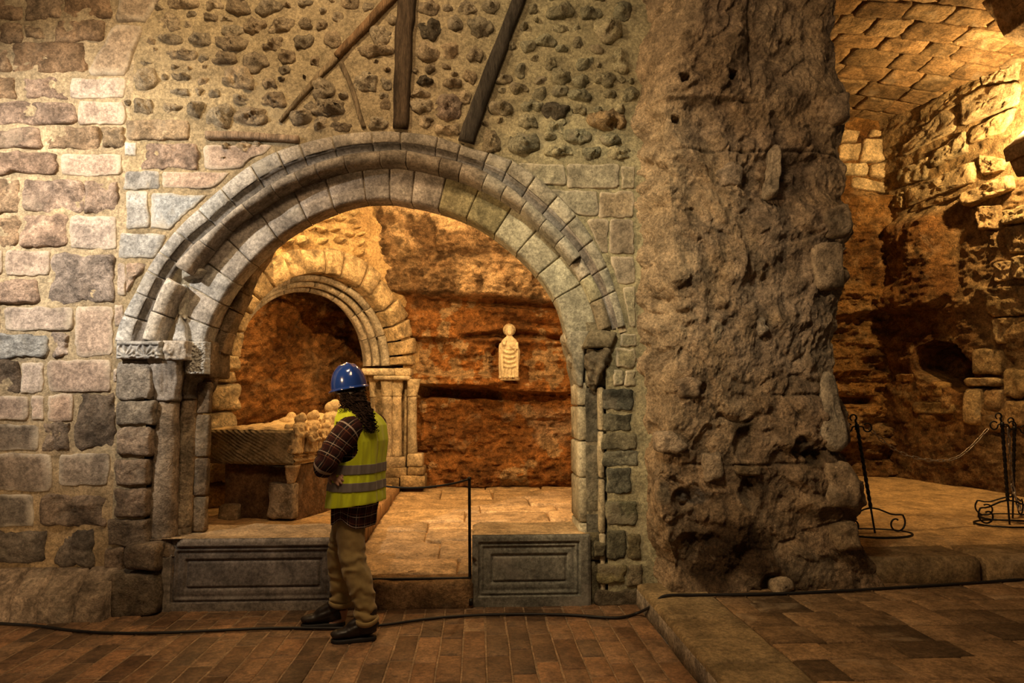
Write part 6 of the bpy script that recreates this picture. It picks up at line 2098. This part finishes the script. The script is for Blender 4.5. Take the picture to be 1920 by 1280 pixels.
def plaid():
    t = NT('plaid_flannel', 0.9, 0.15)
    uv = t.n('ShaderNodeUVMap')
    sp = t.n('ShaderNodeSeparateXYZ')
    t.link(uv.outputs[0], sp.inputs[0])

    def lines(c, period, off, half):
        f = t.math('FRACT', t.math('ADD', t.math('DIVIDE', c, period), off))
        return t.math('LESS_THAN', t.math('ABSOLUTE', t.math('SUBTRACT', f, 0.5)), half)
    c = (0.014, 0.009, 0.010)
    for k, ax in enumerate(('X', 'Y')):
        o = sp.outputs[ax]
        c = t.mix(t.math('MULTIPLY', lines(o, 0.062, 0.0, 0.22), 0.5), c, (0.05, 0.011, 0.010))
        c = t.mix(t.math('MULTIPLY', lines(o, 0.062, 0.5, 0.035), 0.55 if k == 0 else 0.85), c, (0.50, 0.40, 0.33))
        c = t.mix(t.math('MULTIPLY', lines(o, 0.062, 0.22, 0.03), 0.6), c, (0.26, 0.10, 0.055))
    tc = t.n('ShaderNodeTexCoord')
    n1 = t.noise(tc.outputs['Object'], 300, 3, 0.6)
    c2 = t.mix(t.ramp(n1, 0.3, 0.7, 0.0, 0.35), c, (0.03, 0.02, 0.018))
    t.link(c2, t.b.inputs['Base Color'])
    t.bump(n1, 0.2, 0.003)
    return t.m


M_PLAID = plaid()
fw = np.array([-0.94, 0.34, 0.0])            # the way the chest faces
lf = np.array([-0.34, -0.94, 0.0])           # the person's left, towards the hall
YT = 4.46
pbase = atz(662, 1188, 0.0)
pers = empty('person', (pbase[0], 4.46, 0), 'standing person in blue helmet, yellow vest and plaid shirt, arms crossed, back half turned', 'person')
PB = np.array([pbase[0], 4.46, 0.0])
cz_ = lambda px, py: at(px, py, YT)

# torso sections: pixel of the centre, half depth (chest-back), half width (shoulders)
sec = [((664, 984), .155, .195), ((665, 962), .160, .20), ((668, 940), .165, .205), ((670, 905), .155, .20), ((675, 865), .135, .19), ((679, 825), .125, .19), ((677, 797), .110, .195), ((673, 784), .092, .165), ((668, 773), .075, .105), ((663, 763), .062, .068), ((658, 748), .058, .058)]
cen = np.array([cz_(*s[0]) for s in sec])
hd = np.array([s[1] for s in sec]) * np.array([.80, .80, .80, .80, .84, .88, .92, 1, 1, 1, 1])
hw = np.array([s[2] for s in sec]) * np.array([.88, .88, .88, .90, .93, .96, 1, 1, 1, 1, 1])


def torso(zlo, zhi, nz, n, grow, fold, p=2.3, seed=0.0):
    o = np.argsort(cen[:, 2])
    z = np.linspace(zlo, zhi, nz)
    f = lambda a: np.interp(z, cen[o, 2], a[o])
    cx, cy, a, b = f(cen[:, 0]), f(cen[:, 1]), f(hd) + grow, f(hw) + grow
    k = np.ones(3) / 3
    a = np.convolve(np.pad(a, 1, mode='edge'), k, 'valid')
    b = np.convolve(np.pad(b, 1, mode='edge'), k, 'valid')
    th = np.linspace(0, 2 * np.pi, n, endpoint=False)      # 0 = front, pi/2 = left
    cs, sn = np.cos(th), np.sin(th)
    r = (np.abs(cs) ** p + np.abs(sn) ** p) ** (-1 / p)
    V = np.zeros((nz, n, 3))
    for i in range(nz):
        V[i] = np.array([cx[i], cy[i], z[i]]) + np.outer(cs * r * a[i], fw) + np.outer(sn * r * b[i], lf)
    out = np.stack([np.outer(np.ones(nz), cs)[..., None] * fw + np.outer(np.ones(nz), sn)[..., None] * lf], 0)[0]
    q = np.stack([np.tile(np.cos(th) * 1.0, (nz, 1)), np.tile(np.sin(th) * 1.0, (nz, 1)), np.repeat(z[:, None], n, 1) * 0.8 + seed], -1)
    q2 = q * np.array([1, 1, 0.35])
    fd = fbm(q2, 3.2, 3) * fold + 0.5 * fold * fbm(q + 8, 5, 3) + 0.4 * fold * (ridged(q2 + 4, 4, 2) - 0.6)
    V = V + out * fd[..., None]
    return V, th, z


# arms: shoulder, elbow, wrist
ct = cz_(677, 800)
shL = ct + lf * 0.170 + np.array([0, 0, -0.005])
elL = at(606, 872, 4.225)
wrL = np.array([elL[0] + 0.0, 4.475, elL[2] + 0.045])
shR = ct - lf * 0.170
elR = shR + fw * 0.20 + np.array([-0.03, 0.02, -0.245])
wrR = at(621, 880, 4.345)

# ---- body: one continuous surface from head to feet, hands with five fingers
HC = at(655, 722, 4.450)                     # head centre
look = np.array([-0.46, 0.88, 0.0])
look /= np.linalg.norm(look)
side = np.cross(np.array([0, 0, 1.0]), look)    # the head's left
HR = np.stack([side, look, np.array([0, 0, 1.0])], 1)
hp = lambda s, f, u: HC + side * s + look * f + np.array([0, 0, u])


def hand(wr, el, palm_dir, up, sgn, curl):
    """palm with four unequal fingers and a thumb; palm_dir along the fingers, up = back of the hand"""
    pd = np.array(palm_dir, float)
    pd /= np.linalg.norm(pd)
    up = np.array(up, float)
    up -= pd * np.dot(up, pd)
    up /= np.linalg.norm(up)
    ac = np.cross(pd, up) * sgn                # towards the thumb side
    pc = wr + pd * 0.05
    parts = [tube([wr - pd * 0.02, wr + pd * 0.02, wr + pd * 0.055, wr + pd * 0.09], [(0.026, 0.02), (0.034, 0.017), (0.041, 0.015), (0.038, 0.012)], 12, up=up)]
    for i, (o, ln, r) in enumerate([(0.030, 0.070, 0.0088), (0.010, 0.080, 0.0092), (-0.010, 0.075, 0.0088), (-0.029, 0.058, 0.0080)]):
        b = wr + pd * 0.078 + ac * o
        a1, a2, a3 = curl * 0.5, curl * 1.1, curl * 1.7
        p1 = b + (pd * math.cos(a1) - up * math.sin(a1)) * ln * 0.45
        p2 = p1 + (pd * math.cos(a2) - up * math.sin(a2)) * ln * 0.32
        p3 = p2 + (pd * math.cos(a3) - up * math.sin(a3)) * ln * 0.25
        parts.append(tube(spline([b - pd * 0.02, b, p1, p2, p3], 12), np.linspace(r, r * 0.8, 12), 8, up=ac))
    tb = wr + pd * 0.03 + ac * 0.03
    parts.append(tube(spline([tb - ac * 0.015, tb, tb + pd * 0.028 + ac * 0.022 - up * 0.006, tb + pd * 0.055 + ac * 0.026 - up * 0.016], 10), np.linspace(0.0125, 0.009, 10), 8, up=up))
    return parts


tv, th_, z_ = torso(cen[1][2], cen[-1][2], 22, 24, -0.035, 0.0)
tf = grid_faces(22, 24, wrap_u=True).tolist() + [tuple(range(24))[::-1], tuple(21 * 24 + j for j in range(24))]
hipN, hipF = at(660, 968, 4.405), at(657, 968, 4.535)
knN, knF = at(664, 1056, 4.380), at(636, 1046, 4.590)
anN, anF = at(689, 1166, 4.360), at(644, 1136, 4.620)
parts = [(tv.reshape(-1, 3), tf),
         tube([at(662, 775, YT), at(657, 752, 4.460), HC + np.array([0, 0, -0.06]) - look * 0.02], [0.062, 0.056, 0.06], 14),
         ellipsoid(hp(0, -0.012, 0.02), (0.074, 0.094, 0.105), 20, 14, HR), ellipsoid(hp(0, 0.035, -0.055), (0.055, 0.062, 0.065), 16, 10, HR), ellipsoid(hp(0, 0.062, -0.100), (0.028, 0.026, 0.022), 10, 8, HR),
         ellipsoid(hp(0, 0.098, -0.028), (0.013, 0.02, 0.026), 10, 8, HR), ellipsoid(hp(0, 0.105, -0.044), (0.017, 0.014, 0.012), 10, 8, HR), ellipsoid(hp(0, 0.088, -0.072), (0.024, 0.012, 0.007), 10, 8, HR), ellipsoid(hp(0, 0.086, -0.082), (0.02, 0.012, 0.007), 10, 8, HR),
         ellipsoid(hp(0.032, 0.084, -0.004), (0.018, 0.012, 0.01), 10, 8, HR), ellipsoid(hp(-0.032, 0.084, -0.004), (0.018, 0.012, 0.01), 10, 8, HR),
         ellipsoid(hp(0.078, -0.005, -0.02), (0.010, 0.020, 0.032), 10, 8, HR), ellipsoid(hp(-0.078, -0.005, -0.02), (0.010, 0.020, 0.032), 10, 8, HR),
         ellipsoid(cz_(664, 955), (0.11, 0.13, 0.07), 16, 10),
         tube([ct + lf * 0.08, shL, shL * 0.5 + elL * 0.5, elL], [0.055, 0.056, 0.047, 0.040], 12), tube([elL, elL * 0.5 + wrL * 0.5, wrL], [0.041, 0.038, 0.026], 12),
         tube([ct - lf * 0.08, shR, shR * 0.5 + elR * 0.5, elR], [0.055, 0.056, 0.047, 0.040], 12), tube([elR, elR * 0.5 + wrR * 0.5, wrR], [0.041, 0.038, 0.026], 12),
         tube([hipN + np.array([0, 0, 0.05]), hipN * 0.5 + knN * 0.5, knN, knN * 0.45 + anN * 0.55, anN], [0.07, 0.066, 0.05, 0.046, 0.036], 12),
         tube([hipF + np.array([0, 0, 0.05]), hipF * 0.5 + knF * 0.5, knF, knF * 0.45 + anF * 0.55, anF], [0.07, 0.066, 0.05, 0.046, 0.036], 12),
         tube([anN + np.array([0.0, 0, -0.02]), anN + np.array([0.0, 0.0, -0.06]), anN + np.array([-0.09, -0.02, -0.09])], [0.032, 0.022, 0.014], 10),
         tube([anF + np.array([0.0, 0, -0.02]), anF + np.array([0.0, 0.0, -0.08]), anF + np.array([-0.09, -0.01, -0.115])], [0.032, 0.022, 0.014], 10)]
parts += hand(wrR, elR, (0.50, -0.72, -0.34), (-0.45, -0.6, 0.45), 1.0, 0.35)
parts += hand(wrL, elL, (0.25, 0.95, 0.12), (-0.9, 0.25, 0.2), -1.0, 0.5)
V, Fc, N = remesh(parts, 0.0048, 4, 0.45)
mk('body', V, Fc, M_SKIN, pers)
# eyes
for s in (-0.032, 0.032):
    V, Fc = ellipsoid(hp(s, 0.086, -0.006), (0.011, 0.008, 0.0075), 10, 8, HR)
    mk('eye', V, Fc, plain_mat('eye_white', (0.6, 0.57, 0.52), 0.3) if s < 0 else bpy.data.materials['eye_white'], pers)

# ---- trousers
parts = [ellipsoid(cz_(665, 955) + np.array([0, 0, 0.0]), (0.112, 0.150, 0.12), 20, 14),
         tube(spline([at(664, 950, 4.425), at(658, 985, 4.405), at(658, 1025, 4.390), at(662, 1055, 4.380), at(672, 1085, 4.370), at(683, 1120, 4.365), at(686, 1150, 4.360), at(687, 1166, 4.355)], 30), spline([[0.10], [0.092], [0.082], [0.079], [0.077], [0.066], [0.063], [0.064]], 30)[:, 0], 22, up=(0, 1, 0)),
         tube(spline([at(660, 950, 4.515), at(650, 985, 4.555), at(640, 1020, 4.585), at(637, 1045, 4.595), at(640, 1080, 4.610), at(643, 1110, 4.620), at(642, 1131, 4.625)], 30), spline([[0.10], [0.092], [0.078], [0.074], [0.074], [0.076], [0.080]], 30)[:, 0], 22, up=(0, 1, 0))]
V, Fc, N = remesh(parts, 0.0065, 4)
q = V * np.array([1, 1, 1.0])
lowf = 1 - sm(V[:, 2], 0.15, 0.55)
kne = np.exp(-((V[:, 2] - 0.48) / 0.12) ** 2)
fold = 0.010 * fbm(q * np.array([1, 1, 0.45]) + 3, 9, 3) + (0.006 * lowf + 0.004 * kne) * np.sin(V[:, 2] * 85 + 30 * V[:, 0] + 25 * V[:, 1] + 9 * fbm(q, 6, 3)) + 0.012 * (ridged(q * np.array([1, 1, 0.6]) + 8, 7, 3) - 0.6)
V = V + N * fold[:, None]
mk('trousers', V, Fc, M_TROUSER, pers)
for c, d, r in [(at(687, 1163, 4.355), np.array([0.02, 0, -1.0]), 0.068), (at(642, 1128, 4.625), np.array([-0.05, 0, -1.0]), 0.082)]:
    ring = []
    s = np.array([1.0, 0, 0.06])
    w = np.array([0, 1.0, 0.03])
    ring = [c + (s * math.cos(t) + w * math.sin(t)) * r * (1 + 0.03 * math.sin(3 * t)) + np.array([0, 0, 0.006 * math.sin(2 * t + 1)]) for t in np.linspace(0, 2 * np.pi, 40, endpoint=False)]
    V, Fc = tube(ring, np.tile((0.008, 0.017), (40, 1)), n=8, closed=True)
    mk('rolled_cuff', V, Fc, M_TROUSER, pers)


# ---- shirt: body with long tails, sleeves
def uvgrid(nz, n, th, z, wid):
    return np.stack([np.tile(th * wid, (nz, 1)), np.repeat(z[:, None], n, 1)], -1).reshape(-1, 2)


nz, n = 70, 97
zs0 = cz_(664, 984)[2]
V, th, z = torso(zs0, cz_(660, 757)[2], nz, n - 1, -0.006, 0.012, seed=3.0)
V = np.concatenate([V, V[:, :1]], 1)
th = np.r_[th, 2 * np.pi]
cut = 0.055 * np.clip(np.abs(np.cos(th + 0.35 * np.sign(np.sin(th)) * 0)) ** 2 * 0 + np.exp(-(((np.abs(th - np.pi) - np.pi / 2)) / 0.45) ** 2), 0, 1)   # tails cut up at the sides
cut += 0.035 * np.exp(-((np.minimum(th, 2 * np.pi - th)) / 0.9) ** 2)
w = 1 - sm(np.arange(nz) / (nz - 1), 0.0, 0.22)
V[..., 2] += np.outer(w, cut)
mk('shirt', V.reshape(-1, 3), grid_faces(nz, n), M_PLAID, pers, uv=uvgrid(nz, n, th, z, 0.16))
V, Fc = tube([at(661, 769, YT), at(658, 758, 4.462)], [(0.067, 0.073), (0.061, 0.066)], 24, cap=False)
o = mk('collar', V, Fc, M_PLAID, pers, uv=V[:, [0, 2]])


def sleeve(name, pts, rad, nk, n, seed):
    path = spline(pts, nk)
    r = spline(np.array(rad)[:, None], nk)[:, 0]
    V, _ = tube(path, r, n=n, up=(0.3, -1, 0.1), cap=False)
    V = V.reshape(nk, n, 3)
    V = np.concatenate([V, V[:, :1]], 1)
    s = np.r_[0, np.cumsum(np.linalg.norm(np.diff(path, axis=0), axis=1))]
    ph = np.linspace(0, 2 * np.pi, n + 1)
    d = V - path[:, None]
    d /= np.linalg.norm(d, axis=-1, keepdims=True)
    q = np.stack([np.cos(ph)[None] * np.ones((nk, 1)), np.sin(ph)[None] * np.ones((nk, 1)), np.repeat(s[:, None] * 9, n + 1, 1) + seed], -1)
    e = np.exp(-((s - s[-1] * 0.52) / 0.09) ** 2)[:, None]
    f = 0.012 * fbm(q, 1.1, 3) + 0.007 * e * np.sin(s[:, None] * 120 + 2 * np.cos(ph)[None] + 3 * fbm(q + 4, 0.8, 2))
    V = V + d * f[..., None]
    uv = np.stack([np.tile(ph * 0.075, (nk, 1)), np.repeat(s[:, None], n + 1, 1)], -1)
    mk(name, V.reshape(-1, 3), grid_faces(nk, n + 1), M_PLAID, pers, uv=uv.reshape(-1, 2))


elLs = elL + np.array([0.006, 0, -0.004])
sleeve('sleeve', [ct + lf * 0.06 + np.array([0.01, 0, -0.01]), shL + np.array([0.015, 0, -0.012]), shL * 0.55 + elL * 0.45 + np.array([0.006, 0, 0]), elLs, elL * 0.55 + wrL * 0.45 + np.array([-0.012, 0, 0]), wrL], [0.062, 0.083, 0.080, 0.066, 0.058, 0.042], 64, 30, 2.0)
sleeve('sleeve', [ct - lf * 0.06, shR, shR * 0.55 + elR * 0.45, elR, elR * 0.55 + wrR * 0.45, wrR], [0.075, 0.084, 0.078, 0.066, 0.056, 0.040], 64, 30, 9.0)

# ---- high visibility vest with armholes, and its reflective bands
nz, n = 190, 260
zv0, zv1 = cz_(668, 943)[2], cz_(664, 766)[2]
V, th, z = torso(zv0, zv1, nz, n, 0.020, 0.016, p=2.2, seed=1.0)
flare = 1 - sm((z - zv0) / (zv1 - zv0), 0.0, 0.5)
cxy = np.stack([np.interp(z, cen[::-1, 2] if cen[0, 2] > cen[-1, 2] else cen[:, 2], cen[::-1, i] if cen[0, 2] > cen[-1, 2] else cen[:, i]) for i in (0, 1)], 1)
V[..., :2] = cxy[:, None] + (V[..., :2] - cxy[:, None]) * (1 + 0.05 * flare)[:, None, None]
# hem dips at the front
V[..., 2] += -0.018 * np.outer(1 - sm(np.arange(nz) / nz, 0, 0.15), np.cos(th))
THc = np.tile(0.5 * (th + np.roll(th, -1)), (nz - 1, 1))
THc[:, -1] = th[-1] + np.pi / n
Zc = np.repeat(0.5 * (z[:-1] + z[1:])[:, None], n, 1)
zarm0 = cz_(672, 862)[2]
zs_top = cz_(677, 797)[2]


def armhole(thc, zc):
    m = np.zeros(thc.shape, bool)
    for c0, wlo in ((np.pi / 2 - 0.05, 0.62), (3 * np.pi / 2 + 0.05, 0.62)):
        t = (zc - zarm0) / (zs_top - zarm0)
        half = np.where(t < 0.35, wlo * np.sqrt(np.clip(1 - ((0.35 - t) / 0.35) ** 2, 0, 1)), wlo * (1.0 - 0.28 * (t - 0.35)))
        m |= (t > 0) & (t < 1.12) & (np.abs(thc - c0) < half)
    return m


vneck = (np.minimum(THc, 2 * np.pi - THc) < 0.5 * sm((Zc - cz_(672, 860)[2]) / 0.35, 0.0, 1.0))
neckb = (Zc > cz_(664, 772)[2]) & (np.abs(THc - np.pi) < 0.6)
mask = ~(armhole(THc, Zc) | vneck | neckb)
Fc = grid_faces(nz, n, mask, wrap_u=True)
Vv, Fc = compact(V.reshape(-1, 3), Fc)
vest = mk('vest', Vv, Fc, M_VEST, pers)
m = vest.modifiers.new('thickness', 'SOLIDIFY')
m.thickness = 0.005
m.offset = 1.0
for (py0, py1) in [(866, 884), (898, 915)]:
    zb0_, zb1_ = cz_(670, py1)[2], cz_(670, py0)[2]
    zi = np.where((z >= zb0_) & (z <= zb1_))[0]
    Vb = V[zi[0]:zi[-1] + 1].copy()
    c2 = cxy[zi[0]:zi[-1] + 1][:, None]
    dv = Vb[..., :2] - c2
    Vb[..., :2] += dv / np.linalg.norm(dv, axis=-1, keepdims=True) * 0.0095
    mb = ~(armhole(THc, Zc) | vneck)[zi[0]:zi[-1]]
    Fb = grid_faces(len(zi), n, mb, wrap_u=True)
    Vb2, Fb = compact(Vb.reshape(-1, 3), Fb)
    b = mk('reflective_band', Vb2, Fb, M_BAND, pers)
    m = b.modifiers.new('thickness', 'SOLIDIFY')
    m.thickness = 0.002

# ---- helmet
tiltf = 0.10
hz0 = at(655, 727, 4.450)[2]
hc = np.array([HC[0], HC[1], hz0])
hu = np.array([-0.17, 0.0, 1.0])
hu /= np.linalg.norm(hu)
hl_ = look - hu * np.dot(look, hu)
hl_ /= np.linalg.norm(hl_)
hs = np.cross(hu, hl_)
nr, n = 22, 56
V = []
for i in range(nr):
    t = i / (nr - 1) * math.pi / 2
    ph = np.linspace(0, 2 * np.pi, n, endpoint=False)
    rr = math.cos(t) ** 0.82
    hh = math.sin(t) * 0.158
    x, y = 0.112 * rr * np.cos(ph), 0.142 * rr * np.sin(ph)
    ridge = 0.008 * np.exp(-(x / 0.016) ** 2) * math.sin(t) + 0.004 * (np.exp(-((np.abs(x) - 0.045) / 0.01) ** 2)) * math.sin(t)
    V.append(hc + np.outer(x, hs) + np.outer(y, hl_) + np.outer(hh + ridge, hu))
Fc = grid_faces(nr, n, wrap_u=True)
helmet = mk('helmet', np.vstack(V), Fc, M_HELMET, pers)
ph = np.linspace(0, 2 * np.pi, n, endpoint=False)
ext = 0.012 + 0.040 * np.clip(np.sin(ph), 0, 1) ** 2.0
rows = []
for (k, dz) in [(0.0, 0.004), (0.5, 0.0), (1.0, -0.008), (1.0, -0.013), (0.5, -0.006), (-0.05, -0.006)]:
    x, y = (0.112 + ext * k) * np.cos(ph), (0.142 + ext * k) * np.sin(ph)
    rows.append(hc + np.outer(x, hs) + np.outer(y, hl_) + np.outer(np.full(n, dz), hu))
mk('helmet_brim', np.vstack(rows), grid_faces(6, n, wrap_u=True), M_HELMET, helmet)
strap = [hc + hs * (0.092 * math.cos(t)) - hl_ * (0.118 * math.sin(t)) - hu * (0.012 + 0.028 * math.sin(t)) for t in np.linspace(0.05, math.pi - 0.05, 30)]
V, Fc = tube(strap, np.tile((0.004, 0.011), (30, 1)), n=8, up=hu)
mk('head_strap', V, Fc, M_STRAP, helmet)

# ---- hair: loose mass, then curls
V, Fc, N = remesh([ellipsoid(hp(0, -0.042, -0.03), (0.088, 0.080, 0.080), 16, 12, HR), ellipsoid(hp(0, -0.075, -0.075), (0.060, 0.050, 0.06), 14, 10, HR), ellipsoid(hp(0.058, -0.02, -0.02), (0.028, 0.038, 0.04), 12, 8, HR), ellipsoid(hp(-0.055, -0.01, -0.045), (0.032, 0.045, 0.055), 12, 8, HR),
                   tube([hp(0, -0.085, -0.07), at(678, 760, 4.380), at(685, 778, 4.350), at(688, 795, 4.335)], [0.056, 0.054, 0.048, 0.028], 14)], 0.008, 3)
V = V + N * (0.012 * fbm(V, 22, 3) + 0.006 * np.sin(V[:, 2] * 160 + 60 * V[:, 0]))[:, None]
hair = mk('hair', V, Fc, M_HAIR, pers)
curls = []
anchor = spline([hp(0, -0.08, -0.06), at(677, 760, 4.370), at(685, 778, 4.340), at(690, 800, 4.325)], 20)
for i in range(640):
    if i < 80:
        s, u = RNG.uniform(-0.075, 0.075), RNG.uniform(-0.11, -0.02)
        p0 = hp(s, -0.105 + 0.4 * s * s * 10, u)
        drop = RNG.uniform(0.04, 0.09)
        p1 = p0 + np.array([RNG.uniform(-0.01, 0.02), RNG.uniform(-0.02, 0.01), -drop])
    else:
        f = RNG.uniform(0.0, 0.9)
        a = anchor[int(f * 19)]
        o = RNG.normal(0, 1, 3)
        o[1] = -abs(o[1])
        o = o / np.linalg.norm(o) * RNG.uniform(0.035, 0.06)
        p0 = a + o
        drop = RNG.uniform(0.05, 0.10)
        p1 = p0 + np.array([RNG.uniform(-0.015, 0.03), RNG.uniform(-0.02, 0.02), -drop])
        if p1[2] < at(690, 812, 4.325)[2]:
            p1[2] = at(690, 812, 4.325)[2] + RNG.uniform(0, 0.03)
    t = np.linspace(0, 1, 40)
    ph0, w = RNG.uniform(0, 6.28), RNG.uniform(14, 24)
    rr = RNG.uniform(0.007, 0.012)
    pth = p0 + np.outer(t, p1 - p0) + np.stack([rr * np.cos(ph0 + w * t), rr * np.sin(ph0 + w * t), 0 * t], 1)
    curls.append(tube(pth, np.linspace(0.0030, 0.0016, 40), n=4, cap=False))
V, Fc = join(*curls)
o = mk('curls', V, Fc, M_HAIR, hair)
o['kind'] = 'stuff'


# ---- boots
def boot(heel, toe, topz, shaft_c):
    d = toe - heel
    L = np.linalg.norm(d)
    d = d / L
    w = np.cross(np.array([0, 0, 1.0]), d)
    H = lambda s, z, o=0.0: heel + d * (s * L) + np.array([0, 0, z]) + w * o
    stations = [(0.02, 0.026, 0.040), (0.10, 0.036, 0.055), (0.25, 0.040, 0.068), (0.45, 0.042, 0.060), (0.65, 0.046, 0.038), (0.82, 0.045, 0.031), (0.94, 0.036, 0.026), (0.995, 0.018, 0.018)]
    path = [H(s, 0.022 + hh) for s, ww, hh in stations]
    foot = tube(spline(path, 24), spline([[ww, hh] for s, ww, hh in stations], 24), 18, up=(0, 0, 1))
    shaft_ = tube(spline([H(0.20, 0.05), H(0.21, 0.11), H(0.20, 0.155), np.array([*(H(0.19, 0)[:2] * 0.5 + shaft_c[:2] * 0.5), topz])], 14), spline([[0.047, 0.060], [0.045, 0.056], [0.049, 0.056], [0.053, 0.058]], 14), 18, up=d)
    V, Fc, N = remesh([foot, shaft_], 0.005, 3)
    V[:, 2] = np.maximum(V[:, 2], 0.012)
    q = V - heel
    V = V + N * (0.003 * fbm(V, 22, 3) + 0.003 * np.sin(q[:, 2] * 150 + (q @ d) * 60) * sm(q[:, 2], 0.06, 0.1) * (1 - sm(q[:, 2], 0.13, 0.17)))[:, None]
    root = mk('boot', V, Fc, M_BOOT, pers)
    out = []
    for t in np.linspace(0, 2 * np.pi, 48, endpoint=False):
        s = 0.5 - 0.515 * math.cos(t)
        ww = np.interp(s, [-0.02, 0.05, 0.2, 0.45, 0.68, 0.85, 0.96, 1.02], [0.0, 0.034, 0.042, 0.042, 0.051, 0.048, 0.034, 0.0])
        out.append(H(s, 0, math.copysign(max(ww, 0.006), math.sin(t))))
    out = np.array(out)
    nn = len(out)
    lv = [out + np.array([0, 0, z]) for z in (0.004, 0.008, 0.024, 0.028)]
    lv[0] = lv[0] + (out.mean(0) - out) * 0.03
    lv[3] = lv[3] + (out.mean(0) - out) * 0.05
    Fs = grid_faces(4, nn, wrap_u=True).tolist() + [tuple(range(nn))[::-1], tuple(3 * nn + j for j in range(nn))]
    mk('sole', np.vstack(lv), Fs, M_SOLE, root)
    for i in range(6):
        s, z = 0.62 - 0.06 * i, 0.088 + 0.012 * i + (0.016 * max(0, i - 2))
        hgt = np.interp(s, [0.2, 0.35, 0.45, 0.65], [0.19, 0.145, 0.122, 0.098])
        pth = spline([H(s, hgt - 0.022, -0.036), H(s + 0.01, hgt + 0.003, 0.0), H(s, hgt - 0.022, 0.036)], 9)
        V, Fc = tube(pth, 0.0028, n=6)
        mk('lace', V, Fc, M_LACE, root)
    return root


def gz(px, Y):
    return np.array([at(px, 1180, Y)[0], Y, 0.0])


boot(gz(705, 4.365), gz(622, 4.31), 0.19, anN)
boot(gz(646, 4.64), gz(565, 4.61), 0.22, anF)
